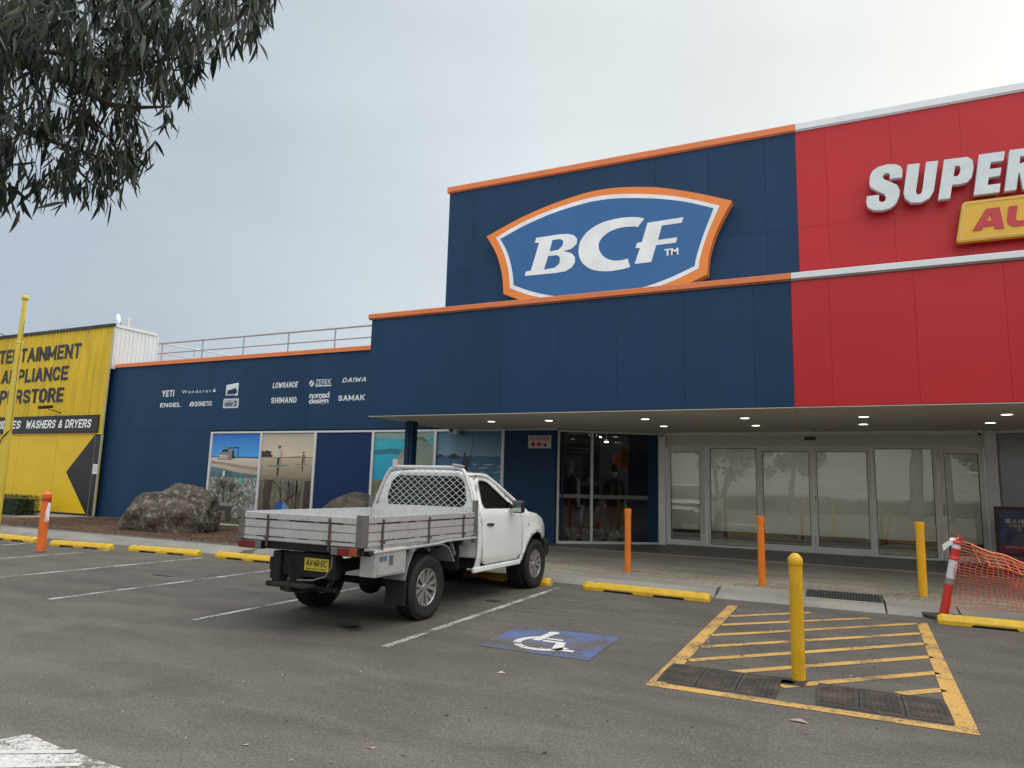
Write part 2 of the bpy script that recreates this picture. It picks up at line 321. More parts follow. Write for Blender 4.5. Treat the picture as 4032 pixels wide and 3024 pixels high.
def glass_mat(name, tint=(.9,.93,.9), refl=.5):
    m = bpy.data.materials.new(name); m.use_nodes = True; MATS[name] = m; nt = m.node_tree; nt.nodes.clear(); l = nt.links.new
    t = N(nt, 'ShaderNodeBsdfTransparent'); t.inputs[0].default_value = (*tint, 1)
    gl = N(nt, 'ShaderNodeBsdfGlossy'); gl.inputs['Roughness'].default_value = .01; gl.inputs[0].default_value = (.95, .97, .97, 1)
    fr = N(nt, 'ShaderNodeFresnel'); fr.inputs[0].default_value = 1.52
    a = N(nt, 'ShaderNodeMath', operation='MULTIPLY'); l(fr.outputs[0], a.inputs[0]); a.inputs[1].default_value = refl
    nn = N(nt, 'ShaderNodeTexNoise'); nn.inputs['Scale'].default_value = .9; g = N(nt, 'ShaderNodeNewGeometry'); l(g.outputs['Position'], nn.inputs['Vector'])
    bp = N(nt, 'ShaderNodeBump'); bp.inputs['Strength'].default_value = .05; bp.inputs['Distance'].default_value = .05; l(nn.outputs[0], bp.inputs['Height']); l(bp.outputs[0], gl.inputs['Normal'])
    mx = N(nt, 'ShaderNodeMixShader'); l(a.outputs[0], mx.inputs[0]); l(t.outputs[0], mx.inputs[1]); l(gl.outputs[0], mx.inputs[2])
    o = N(nt, 'ShaderNodeOutputMaterial'); l(mx.outputs[0], o.inputs[0]); return m

ASPH = (.132, .120, .105)
asphalt = ground_mat('asphalt', ASPH, .6, 140, .20, stain=.5, fleck=(.30,.28,.25), bay_shade=True)
path_m = ground_mat('path_asphalt', (.105, .103, .10), .35, 90, .15)
conc = ground_mat('concrete_forecourt', (.215, .195, .16), .25, 60, .22, stain=.35)
pebble = ground_mat('pebble_concrete', (.26, .235, .185), .9, 45, .22)
kerb_m = ground_mat('kerb_concrete', (.25, .24, .215), .22, 70, .20, stain=.3)
tile_m = M('door_mat_tile', (.10, .094, .082), .55, var=.12, vs=3)
white_line = ground_mat('white_line_paint', ASPH, .5, 130, .2, wear=((.55, .54, .52), .50), bay_shade=True)
yellow_line = ground_mat('yellow_line_paint', ASPH, .5, 130, .2, wear=((.60, .35, .10), .38), bay_shade=True)
blue_sq = ground_mat('blue_ground_paint', ASPH, .5, 130, .2, wear=((.10, .155, .36), .55), bay_shade=True)
white_sym = ground_mat('white_symbol_paint', ASPH, .5, 130, .2, wear=((.66, .64, .60), .15), bay_shade=True)
zebra_m = ground_mat('thick_white_paint', ASPH, .6, 130, .25, wear=((.64, .64, .62), .44), bay_shade=True)
mulch_m = ground_mat('mulch', (.085, .045, .028), 1.1, 38, .3, bumpd=.03)
blue_m = M('navy_panel_paint', (.011, .043, .102), .52, var=.09, vs=.9, rnd=.05, streak=True, bump=.05, bs=8, spec=.22)
blue_dk = M('navy_vinyl', (.010, .031, .105), .5, spec=.2, var=.05, vs=.5)
red_m = M('red_panel_paint', (.48, .013, .022), .42, spec=.35, var=.05, vs=.5, rnd=.03, bump=.05, bs=8)
seam_m = M('seam_backing', (.006, .016, .045), .8)
orange_t = M('orange_trim', (.72, .20, .062), .45, var=.06)
white_t = M('white_trim', (.74, .78, .82), .4, var=.04)
soffit_m = M('soffit_lining', (.58, .54, .48), .7, var=.05, vs=.8)
alu = M('aluminium_frame', (.60, .60, .58), .42, metal=.35, var=.05)
alu_lt = M('pale_aluminium', (.66, .67, .67), .4, metal=.3, var=.05)
glass = glass_mat('clear_glass', (.83, .84, .80), 2.3)
glass_dk = glass_mat('dark_shop_glass', (.80, .83, .84), 1.0)
black_r = M('black_rubber', (.018, .018, .018), .75, var=.15, vs=20)
black_p = M('black_plastic', (.015, .015, .017), .4)
white_p = M('white_plastic', (.72, .73, .72), .4)
yellow_b = M('yellow_bollard_paint', (.70, .40, .012), .38, var=.06, vs=6, dirt=.40, ds=7, dcol=(.30,.20,.05))
orange_b = M('orange_bollard_paint', (.76, .19, .012), .42, var=.05, vs=6, dirt=.30, ds=7, dcol=(.35,.12,.04))
stop_y = M('yellow_stop_paint', (.72, .45, .02), .5, var=.12, vs=9, dirt=.35, ds=11, dcol=(.45,.27,.10), bump=.3, bs=60)
paper_m = M('white_paper', (.75, .75, .78), .7)
red_p = M('red_plastic', (.62, .035, .022), .4, var=.08, vs=8, dirt=.15, ds=9)
# ================================================================== SETTING
def struct(o, kind='structure', label=None):
    o['kind'] = kind
    if label: o['label'] = label
    return o
mb = MB()
gx = [-400,-120,-60,-36]+[x for x in range(-34,16,2)]+[18,30,60,120,400]; gy = [-400,-120,-60,-30,-16,-8,-4,-2,0,1,2,3,4,5,6,7,8,9,10,10.9,20,60,140,400]
mb.add([(x,y,0) for y in gy for x in gx], [(j*len(gx)+i, j*len(gx)+i+1, (j+1)*len(gx)+i+1, (j+1)*len(gx)+i) for j in range(len(gy)-1) for i in range(len(gx)-1)])
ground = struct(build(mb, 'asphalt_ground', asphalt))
def slab(name, poly, z0, zf, mat, label=None):   # a ground sheet with thickness; zf(x,y) = top height
    mb = MB(); n = len(poly)
    mb.add([(x, y, zf(x, y)) for x, y in poly] + [(x, y, z0) for x, y in poly],
           [tuple(range(n))] + [(i, n+i, n+(i+1) % n, (i+1) % n) for i in range(n)])
    return struct(build(mb, name, mat), label=label)
FZ = lambda x, y: .10 + max(0, min(1, (y-12.0)/4.5))*.06
# forecourt in front of the shops: pebbled strip, concrete, pale joint, dark tiles to the doors
slab('pebble_strip', [(-9.0, 11.6), (12, 11.6), (12, 12.9), (-9.0, 12.9)], -.05, lambda x, y: .10, pebble)
slab('concrete_forecourt', [(-9.0, 12.9), (12, 12.9), (12, 15.6), (-9.0, 15.6)], -.05, lambda x, y: .10+(y-12.9)/2.7*.04, conc)
slab('paving_joint', [(-9.0, 15.6), (12, 15.6), (12, 15.78), (-9.0, 15.78)], -.05, lambda x, y: .1445, M('pale_joint', (.33,.32,.30), .8, var=.1))
tf = slab('entry_floor', [(-9.0, 15.78), (12, 15.78), (12, 21.5), (-9.0, 21.5)], -.05, lambda x, y: .14+min(1, (y-15.78)/2.2)*.03, M('joint_dark', (.05,.047,.042), .7))
for i in range(-7, 12):
    for j in range(6):
        x0, y0 = i*.6-2.4, 15.79+j*.372
        if x0 > 3.6 or x0 < -6.8: continue
        t = MB(); zt = lambda y: .145+min(1, (y-15.78)/2.2)*.03
        t.add([(x0+.004, y0+.004, zt(y0)), (x0+.596, y0+.004, zt(y0)), (x0+.596, y0+.368, zt(y0+.37)), (x0+.004, y0+.368, zt(y0+.37)),
               (x0+.004, y0+.004, .13), (x0+.596, y0+.004, .13), (x0+.596, y0+.368, .13), (x0+.004, y0+.368, .13)], [(0,1,2,3),(0,4,5,1),(1,5,6,2),(2,6,7,3),(3,7,4,0)])
        build(t, 'floor_tile', tile_m, tf)
slab('footpath', [(-45, 11.35), (-9.0, 11.35), (-9.0, 11.62), (-9.01, 12.0), (-11, 11.9), (-14, 11.75), (-19, 11.65), (-26, 12.0), (-45, 14)], -.05, lambda x, y: .095, path_m)
# kerb: cast pieces with open joints
kerb = None
cuts = [-45,-38,-31.5,-27,-22.6,-18.4,-14.2,-11.2,-8.0,-4.9,-1.8]
for a, b in zip(cuts, cuts[1:]):
    y0 = 10.62 if a < -12 else 11.0; y1 = 11.35 if a < -9 else 11.62
    k = MB(); k.add([(a+.008,y0,-.02),(b-.008,y0,-.02),(b-.008,y0+.10,.055),(a+.008,y0+.10,.055),(b-.008,y0+.22,.098),(a+.008,y0+.22,.098),(b-.008,y1,.103),(a+.008,y1,.103),(b-.008,y1,-.05),(a+.008,y1,-.05)],
          [(0,1,2,3),(3,2,4,5),(5,4,6,7),(7,6,8,9),(0,3,5,7,9),(1,8,6,4,2)])
    if kerb is None: kerb = struct(build(k, 'kerb', kerb_m))
    else: build(k, 'kerb_piece', kerb_m, kerb)
# pram ramp: wide sloping concrete in three pieces, with the iron grate let in
for a, b in ((-1.79, -.62), (-.61, .47), (.48, 1.35), (1.36, 4.6), (4.61, 9.0)):
    ya = 11.62 if a < 1.5 else 11.6
    k = MB(); q = .008
    k.add([(a+q,10.86 if a<1.3 else 11.0,-.02),(b-q,10.86 if a<1.3 else 11.0,-.02),(b-q,11.0 if a<1.3 else 11.1,.012),(a+q,11.0 if a<1.3 else 11.1,.012),(b-q,ya,.104),(a+q,ya,.104),(b-q,ya,-.05),(a+q,ya,-.05)], [(0,1,2,3),(3,2,4,5),(5,4,6,7),(0,3,5,7),(1,6,4,2)])
    build(k, 'ramp_piece', kerb_m, kerb)
# mulch bed, uneven
mb = MB(); nx, ny = 130, 34
def bedz(x, y): return .085 + .035*noise.noise(Vector((x*.8, y*.8, 3))) + .022*noise.noise(Vector((x*5, y*5, 1))) - .04*max(0, (y-13)/3.5)
vv = []
for j in range(ny+1):
    for i in range(nx+1):
        x = -24.3+ i*(24.3-6.9)/nx; ylo = 11.66+.12*noise.noise(Vector((x*.7, 0, 0))) + (max(0, -x-19))*.06; y = ylo+(16.55-ylo)*j/ny
        vv.append((x, y, bedz(x, y) if 0 < j else .088))
mb.add(vv, [(j*(nx+1)+i, j*(nx+1)+i+1, (j+1)*(nx+1)+i+1, (j+1)*(nx+1)+i) for j in range(ny) for i in range(nx)])
bed = struct(build(mb, 'mulch_bed', mulch_m, smooth=80))
# loose bark and needles on the bed: nobody could count them
mb = MB()
for k in range(5200):
    x = random.uniform(-24, -7.2); y = 11.5+5*random.random()**1.4+(max(0, -x-19))*.05; z = bedz(x, y)+.012 if y > 11.7 else .10
    a = random.uniform(0, 6.3); l_ = random.uniform(.02, .065); t = random.uniform(-.4, .4); ww = random.uniform(.003, .009)
    d = Vector((math.cos(a)*l_, math.sin(a)*l_, t*l_)); s_ = Vector((-math.sin(a), math.cos(a), 0))*ww; p = Vector((x, y, z))
    mb.add([p-d-s_, p-d+s_, p+d+s_, p+d-s_], [(0,1,2,3)], random.choice((0,0,1,2)))
o = build(mb, 'bark_litter', [M('bark_brown', (.13,.06,.032), .9, var=.3, vs=30), M('bark_pale', (.20,.12,.07), .9, var=.3, vs=30), M('bark_dark', (.05,.03,.022), .9)], kind='stuff'); o['label'] = 'brown bark chips and needles strewn over the garden bed'
slab('shop_step', [(-40, 14.4), (-24.3, 14.4), (-24.25, 16.4), (-40, 16.4)], -.05, lambda x, y: .05, kerb_m)

# ------------------------------------------------------------------ painted markings, 4 mm sheets on the asphalt
def mark(name, pts, mat, z=.004, label=None):
    m = MB(); m.prism(pts, XY(z), 0, 0); return build(m, name, mat, ground, label=label)
def strip(a, b, w): 
    a, b = Vector(a), Vector(b); d = (b-a).normalized(); n = Vector((-d.y, d.x))*w/2
    return [tuple(a-n), tuple(b-n), tuple(b+n), tuple(a+n)]
for a, b in (((-4.08,5.82),(-4.11,10.48)), ((-6.6,5.73),(-6.59,10.4)), ((-9.1,5.67),(-9.02,9.45)), ((-11.5,5.7),(-11.42,10.0)), ((-13.95,5.6),(-13.86,9.75)), ((-16.4,5.6),(-16.4,9.7)), ((-18.9,5.6),(-18.9,9.9))):
    mark('bay_line', strip(a, b, .085), white_line)
mark('hatch_border', [(-1.52,5.86),(-1.38,5.98),(-1.38,10.39),(-1.51,10.38)], yellow_line)
mark('hatch_border', [(-1.52,5.86),(.78,5.86),(.65,5.98),(-1.38,5.98)], yellow_line)
mark('hatch_border', [(.78,5.86),(.90,10.47),(.78,10.37),(.64,5.98)], yellow_line)
for a, b in (((-1.38,9.48),(-.45,10.42)), ((-1.38,8.84),(.24,10.42)), ((-1.38,8.16),(.79,10.37)), ((-1.38,7.51),(.765,9.67)), ((-1.38,6.88),(.75,9.04)), ((-.98,6.64),(.735,8.36)), ((-.53,6.41),(.715,7.66)), ((.35,6.70),(.69,7.03))):
    mark('hatch_stripe', strip(a, b, .10), yellow_line)
mark('blue_square', [(-3.35,6.35),(-2.19,6.37),(-2.21,7.49),(-3.37,7.47)], blue_sq, label='faded blue square painted on the accessible bay')
sym = []
c_, r0, r1 = (-2.80, 6.78), .235, .315
arc = lambda a0, a1, n=14: [(c_[0]+math.cos(R(a0+(a1-a0)*i/n))*r1, c_[1]+math.sin(R(a0+(a1-a0)*i/n))*r1) for i in range(n+1)] + [(c_[0]+math.cos(R(a1+(a0-a1)*i/n))*r0, c_[1]+math.sin(R(a1+(a0-a1)*i/n))*r0) for i in range(n+1)]
m = MB()
m.prism(arc(118, 203), XY(.008), 0, 0); m.prism(arc(215, 345), XY(.008), 0, 0)
m.prism([(-2.90+.065*math.cos(t*math.pi/8), 7.29+.065*math.sin(t*math.pi/8)) for t in range(16)], XY(.008), 0, 0)
m.prism([(-2.955,7.225),(-2.86,7.225),(-2.885,6.87),(-2.965,6.85)], XY(.0085), 0, 0)
m.prism([(-2.865,7.03),(-2.68,7.03),(-2.68,6.975),(-2.865,6.975)], XY(.008), 0, 0)
m.prism([(-2.86,6.925),(-2.62,6.925),(-2.545,6.64),(-2.42,6.645),(-2.42,6.575),(-2.64,6.565),(-2.70,6.86),(-2.86,6.86)], XY(.008), 0, 0)
build(m, 'wheelchair_symbol', white_sym, ground, label='white wheelchair symbol on the blue painted square')
m = MB(); m.prism([(-5.6,2.68),(-4.62,2.68),(-4.56,2.82),(-4.2,2.78),(-3.58,2.76),(-3.58,1.2),(-5.6,1.2)], XY(.004), 0, 0); build(m, 'crossing_bar', zebra_m, ground, label='thick worn white paint bar at the near edge of the tarmac')
for a, b in (((-5.5,1.9),(-4.05,2.78)), ((-5.3,1.75),(-3.85,2.68))):
    m = MB(); m.prism(strip(a, b, .05), XY(.008), 0, 0); build(m, 'fresh_stroke', M('fresh_white_paint', (.60,.59,.55), .7, var=.15, vs=20), ground)
# oil patches, tar marks
for cx, cy, rx, ry in ((-5.0,6.42,.17,.13),(-4.86,6.33,.12,.10),(-9.9,7.9,.25,.05),(-.55,6.62,.16,.1),(-.45,6.56,.12,.08),(-4.4,8.8,.13,.06)):
    pts = [(cx+rx*math.cos(t*.3927)*(1+.3*noise.noise(Vector((cx*9,t*1.7,1)))), cy+ry*math.sin(t*.3927)*(1+.3*noise.noise(Vector((cy*9,t*1.7,4))))) for t in range(16)]
    mark('oil_patch', pts, M('oil_stain', (.040,.037,.034), .7, var=.25, vs=20), z=.006)
for k in range(16):   # yellow overspray and scuffs near the wheel stop
    cx, cy = random.uniform(-4.0,-2.3), random.uniform(8.0,10.0)
    pts = [(cx+random.uniform(.02,.09)*math.cos(t*.785), cy+random.uniform(.01,.05)*math.sin(t*.785)) for t in range(8)]
    mark('paint_scuff', pts, M('scuff_tan', (.17,.14,.08), .9, var=.3, vs=40), z=.0045)

# rubber humps in two rows of three tiles
tread = M('dusty_black_rubber', (.050,.040,.034), .9, var=.3, vs=6, dirt=.85, ds=5, dcol=(.125,.095,.07))
for gi, (xa, xb) in enumerate(((-1.47,-.53),(-.25,.66))):
    hx = thing('speed_hump', ((xa+xb)/2, 6.38, 0), ['black rubber speed hump left of the near yellow bollard','black rubber speed hump right of the near yellow bollard'][gi], 'speed hump', 'rubber humps beside the near bollard')
    for k in range(3):
        a = xa+(xb-xa)*k/3+.004; b = xa+(xb-xa)*(k+1)/3-.004; m = MB()
        pr = [(6.03,.004),(6.07,.012),(6.22,.020),(6.38,.022),(6.52,.020),(6.66,.012),(6.70,.004)]
        m.add([(x,y,z) for x in (a,b) for y, z in pr], [(i, i+1, 8+i, 7+i) for i in range(6)]+[tuple(range(6,-1,-1)), tuple(range(7,14))])
        for u in range(7):
            for v in range(11):
                x = a+.02+(b-a-.04)*(u+.5)/7; y = 6.08+.57*(v+.5)/11; z = np.interp(y, [p[0] for p in pr], [p[1] for p in pr])
                m.box(x-.012, x+.012, y-.016, y+.016, z-.003, z+.0035)
        build(m, 'rubber_tile', tread, hx)

# ------------------------------------------------------------------ leaf litter and grit: uncountable
mb = MB()
for k in range(480):
    x = random.uniform(-4.5, 2.0); y = 2.6+random.random()**1.3*6.5
    if x > 3 or abs(x) > y+3: continue
    a = random.uniform(0, 6.3); s_ = random.choice((.005,.006,.009,.013,.02)); asp = random.uniform(.2,.6)
    pts = [(x+s_*math.cos(t*1.2566+a)*math.cos(a)-s_*asp*math.sin(t*1.2566+a)*math.sin(a), y+s_*math.cos(t*1.2566+a)*math.sin(a)+s_*asp*math.sin(t*1.2566+a)*math.cos(a), .004+random.uniform(0,.006)) for t in range(5)]
    mb.add(pts, [(0,1,2,3,4)], random.choice((0,1,1,2)))
o = build(mb, 'leaf_grit', [M('pale_grit', (.42,.38,.32), .8), M('tan_leaf', (.22,.16,.10), .8), M('dark_grit', (.03,.025,.02), .8)], kind='stuff'); o['label'] = 'small leaf scraps and grit scattered over the near tarmac'
def lflitter(x, y, a, l_, col, label):
    m = MB(); d = Vector((math.cos(a), math.sin(a), 0)); n = Vector((-math.sin(a), math.cos(a), 0)); pts = []
    for i in range(9):
        t = i/8; p = Vector((x, y, .006))+d*l_*(t-.5)+n*.012*math.sin(t*3); wd = l_*.16*math.sin(math.pi*min(1, t*1.05))**.8; z = Vector((0,0,.012*math.sin(t*3.1)))
        pts += [p+n*wd+z, p-n*wd+z*.4]
    m.add(pts, [(2*i, 2*i+1, 2*i+3, 2*i+2) for i in range(8)]); return tag(build(m, 'fallen_leaf', col), label, 'leaf')
lflitter(-.34, 5.52, -.2, .13, M('dry_leaf', (.42,.28,.22), .7, var=.2, vs=30), 'long dry tan leaf lying on the tarmac in front of the hatched area')
lflitter(-2.68, 5.55, .5, .07, M('pink_leaf', (.55,.40,.38), .7), 'small pale pinkish leaf on the tarmac below the blue square')
lflitter(-.94, 7.3, .1, .06, M('red_leaf', (.22,.05,.03), .6), 'small dark red leaf inside the yellow hatching')

# ================================================================== BLUE STORE
bs = thing('store_building', (-12, 17, 0), 'navy blue outdoor store with orange edge trim, stepped front and photo windows', 'building')
def panels(xs, zs, y, mat, parent, name='wall_panel', gap=.0018, th=.04, skip=()):
    for i, (a, b) in enumerate(zip(xs, xs[1:])):
        for j, (c, d) in enumerate(zip(zs, zs[1:])):
            if (i, j) in skip: continue
            m = MB(); m.box(a+gap, b-gap, y, y+th, c+gap, d-gap); build(m, name, mat, parent)
YW, YF, YD = 16.5, 12.78, 18.0
SZ = 3.03
# left wall
XL = [-24.24,-23.1,-21.72,-20.33,-18.95,-17.57,-16.19,-14.84,-13.47,-12.1,-10.7,-9.76]
XL[0] = -24.52
panels(XL, [3.09, 5.46], YW, blue_m, bs)
panels([-24.52,-23.1,-21.72,-20.33,-18.96], [.0, 3.09], YW, blue_m, bs)
m = MB(); m.box(-24.5, -18.96, YW+.045, YW+.2, 0, 5.5); m.box(-18.96, -9.5, YW+.045, YW+.2, 3.05, 5.5); build(m, 'panel_backing', seam_m, bs)
m = MB(); m.box(-18.97, -8.05, YW+.06, YW+.16, .0, .06); build(m, 'sill', kerb_m, bs)
m = MB(); m.box(-24.48, -9.78, YW-.05, YW+.3, 5.46, 5.58); build(m, 'roof_trim', orange_t, bs, bevel=.006)
m = MB(); m.box(-24.43, -9.78, YW-.06, YW-.045, 5.442, 5.462); build(m, 'trim_lip', orange_t, bs)
m = MB(); m.box(-24.45, -10.1, YW+.3, 34, 5.1, 5.3); build(m, 'roof', M('roof_sheet', (.4,.41,.42), .5, metal=.3), bs)
# window frames and dark glass behind the photo posters
m = MB(); m.box(-18.93, -8.05, YW-.02, YW+.06, 2.99, 3.045); build(m, 'window_head', alu_lt, bs)
m = MB(); m.box(-18.93, -8.05, YW-.02, YW+.06, .03, .085); build(m, 'window_sill', alu_lt, bs)
FX = [-18.88,-16.675,-14.47,-12.32,-10.2,-8.10]
for x in FX:
    m = MB(); m.box(x-.042, x+.042, YW-.025, YW+.06, .085, 2.99); build(m, 'window_mullion', alu_lt, bs)
for a, b in zip(FX, FX[1:]):
    m = MB(); m.box(a+.042, b-.042, YW+.03, YW+.04, .085, 2.99); build(m, 'window_pane', M('backed_glass', (.02,.025,.03), .1), bs)
m = MB(); m.box(-14.428, -12.362, YW+.012, YW+.028, .09, 2.985); build(m, 'blue_infill', blue_dk, bs, label='plain dark blue film panel between the photo windows')
m = MB(); m.box(-8.05, -6.60, YW, YW+.05, .1, 3.0); build(m, 'hazard_wall_panel', blue_m, bs, label='plain navy wall panel carrying the hazard sign')
m = MB(); m.box(-8.3, -6.4, YW+.055, YW+.3, .0, 3.2); build(m, 'panel_backing', seam_m, bs)
m = MB(); m.box(-8.05, -6.56, YW-.02, YW+.05, 3.0, 3.03); m.box(-8.05,-6.56,YW-.02,YW+.05,.07,.1); build(m, 'wall_trim', alu, bs)
# upper block
XU = [-10.07]+[-9.25+1.31*k for k in range(7)]+[-.71]
ZU = [5.2, 7.59, 9.95]
panels(XU, ZU, YW, blue_m, bs)
m = MB(); m.box(-10.05, -.71, YW+.045, YW+.25, 5.2, 9.95); build(m, 'panel_backing', seam_m, bs)
m = MB(); m.box(-10.05, -.71, YW+.25, 34, 5.2, 9.9); build(m, 'upper_block', blue_m, bs)
m = MB(); m.box(-10.13, -.705, YW-.06, YW+.3, 9.97, 10.13); build(m, 'roof_trim', orange_t, bs, bevel=.006)
m = MB(); m.box(-10.11, -.705, YW-.03, YW, 9.945, 9.97); build(m, 'trim_lip', orange_t, bs)
# fascia and canopy
XF = [-9.76,-8.87,-7.64,-6.37,-5.07,-3.87,-2.56,-1.34,-.70]
panels(XF, [3.04, 5.30], YF, blue_m, bs)
m = MB(); m.box(-9.75, -.70, YF+.045, YF+.2, 3.045, 5.3); build(m, 'panel_backing', seam_m, bs)
panels_y = [12.78, 14.0, 15.25, 16.5]
for a, b in zip(panels_y, panels_y[1:]):
    m = MB(); m.box(-9.80, -9.762, a+.045, b-.005, 3.045, 5.295); build(m, 'wall_panel', blue_m, bs)
m = MB(); m.box(-9.84, -.695, YF-.055, YF+.25, 5.31, 5.42); build(m, 'roof_trim', orange_t, bs, bevel=.006)
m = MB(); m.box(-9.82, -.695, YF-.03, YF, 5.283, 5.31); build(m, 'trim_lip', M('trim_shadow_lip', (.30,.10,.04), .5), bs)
m = MB(); m.box(-9.83, -9.77, YF+.25, YW-.06, 5.31, 5.42); build(m, 'roof_trim', orange_t, bs)
m = MB(); m.box(-9.7, -.70, YF+.2, YW, 5.0, 5.1); build(m, 'canopy_roof', M('roof_sheet', (.4,.41,.42), .5), bs)
# soffit boards
for a, b in ((-9.72, -7.0), (-6.99, -4.2), (-4.19, -.70)):
    m = MB(); m.box(a, b, YF+.0, 18.3 if a > -7 else 16.48, SZ, SZ+.02); build(m, 'soffit_board', soffit_m, bs)
m = MB(); m.box(-9.50, -9.28, 13.95, 14.17, .1, SZ); build(m, 'pillar', blue_m, bs, bevel=.01, label='square navy steel pillar under the corner of the canopy')
m = MB(); m.box(-9.42, -9.36, 13.93, 13.95, .1, SZ); build(m, 'pillar_rib', blue_m, bs)

# angled shop window between the blue wall and the doors
A0 = Vector((-6.55, 16.5, 0)); A1 = Vector((-4.28, 18.0, 0)); AL = (A1-A0).length; ad = (A1-A0).normalized(); an = Vector((ad.y, -ad.x, 0))
def AW(u, v, w): p = A0+ad*u+an*w; return (p.x, p.y, v)
def abox(m, u0, u1, v0, v1, w0, w1, mi=None): return m.prism([(u0,v0),(u1,v0),(u1,v1),(u0,v1)], AW, w0, w1, mi)
for u0, u1, v0, v1 in ((0,.05,.16,3.0),(.87,.93,.22,2.96),(2.66,2.72,.16,3.0)): build(abox(MB(), u0, u1, v0, v1, -.05, .05), 'window_mullion', alu, bs)
build(abox(MB(), .05, 2.66, 2.96, 3.01, -.04, .04), 'window_head', alu, bs); build(abox(MB(), .05, 2.66, .155, .22, -.04, .05), 'window_sill', alu_lt, bs)
for u0, u1 in ((.05,.87),(.93,1.87)): build(abox(MB(), u0, u1, .22, 2.96, -.004, .004), 'shop_window_pane', glass_dk, bs)
build(abox(MB(), 1.87, 2.40, .22, 2.96, -.004, .004), 'filmed_pane', M('navy_glass_film', (.008,.013,.030), .12, spec=.6), bs, label='dark navy film covered pane of the shop window')
build(abox(MB(), 2.40, 2.655, .22, 2.96, -.02, .02), 'blue_infill', blue_m, bs)
build(abox(MB(), .05, .87, 1.29, 1.385, .006, .010), 'frosted_band', M('frosted_band', (.16,.165,.15), .5), bs)
build(abox(MB(), .93, 2.39, 1.29, 1.385, .006, .010), 'frosted_band', M('frosted_band', (.16,.165,.15), .5), bs)
m = MB(); m.box(-4.30, -4.12, 17.93, 18.12, .16, SZ); build(m, 'corner_post', alu_lt, bs, bevel=.008)

# glazed front: a list of bays at Y = 18
dark = M('gasket', (.012,.012,.012), .6)
m = MB(); m.box(-4.12, 2.80, YD+.0, YD+.12, 2.70, 2.95); build(m, 'door_header', M('header_panel', (.56,.55,.51), .5, metal=.1, var=.04), bs)
for z in (2.79, 2.88):
    m = MB(); m.box(-4.12, 2.80, YD-.012, YD, z, z+.012); build(m, 'header_rib', M('header_panel', (.56,.55,.51), .5), bs)
m = MB(); m.box(-4.12, 2.80, YD-.03, YD+.12, 2.952, 3.03); build(m, 'head_flashing', alu_lt, bs)
m = MB(); m.box(-4.12, 2.80, YD-.02, YD+.08, 2.655, 2.70); build(m, 'door_head', alu, bs)
def leaf_door(name, x0, x1, st, top, bot, parent, handle=None, z0=.20, z1=2.65, y=YD):
    """glazed leaf: stiles, rails, gasket line and pane"""
    d = MB(); d.box(x0, x0+st, y-.02, y+.03, z0, z1); d.box(x1-st, x1, y-.02, y+.03, z0, z1); d.box(x0+st, x1-st, y-.018, y+.028, z1-top, z1); d.box(x0+st, x1-st, y-.018, y+.028, z0, z0+bot)
    o = build(d, name, alu, parent)
    g = MB(); a, b, c, e = x0+st, x1-st, z0+bot, z1-top; t = .013
    g.box(a, a+t, y-.012, y+.02, c, e); g.box(b-t, b, y-.012, y+.02, c, e); g.box(a+t, b-t, y-.012, y+.02, c, c+t); g.box(a+t, b-t, y-.012, y+.02, e-t, e)
    build(g, 'gasket', dark, o)
    p = MB(); p.box(a+t, b-t, y+.002, y+.008, c+t, e-t); build(p, 'glass_pane', glass, o)
    if handle:
        h = MB(); hx, s = handle; h.tube([(hx, y-.02, 1.42),(hx, y-.07, 1.42),(hx, y-.07, 1.18),(hx, y-.02, 1.18)], .011, 8)
        build(h, 'handle', M('dull_steel', (.30,.28,.25), .35, metal=.8), o, smooth=True)
        h = MB(); h.box(hx+.035*s, hx+.105*s, y-.034, y-.021, .5 if s > 0 else .45, 2.63) if s > 0 else h.box(hx+.105*s, hx+.035*s, y-.034, y-.021, .45, 2.63)
        build(h, 'security_strip', M('bare_steel', (.46,.44,.38), .3, metal=.7, var=.15, vs=6), o)
    return o
leaf_door('hinged_door', -4.10, -3.16, .10, .12, .13, bs, (-3.245, 1))
def fixed(x0, x1, parent, bot=.05):
    return leaf_door('side_light', x0, x1, .035, .02, bot, parent)
fixed(-3.04, -1.87, bs)
leaf_door('sliding_door', -1.83, -.635, .075, .09, .15, bs)
dl = leaf_door('sliding_door', -.625, .60, .075, .09, .15, bs)
k = MB(); k.box(-.60, -.575, YD-.035, YD-.02, 1.44, 1.50); build(k, 'lock', dark, dl)
fixed(.64, 1.86, bs)
leaf_door('hinged_door', 1.94, 2.78, .10, .12, .13, bs, (1.99, -1))
for x0, x1 in ((-3.15,-3.05),(-1.865,-1.835),(.605,.635),(1.865,1.93)):
    m = MB(); m.box(x0, x1, YD-.03, YD+.05, .17, 2.655); build(m, 'door_jamb', alu_lt, bs)
m = MB(); m.box(-4.12, 2.80, YD-.03, YD+.06, .165, .199); build(m, 'threshold', M('threshold', (.2,.2,.19), .4, metal=.6), bs)
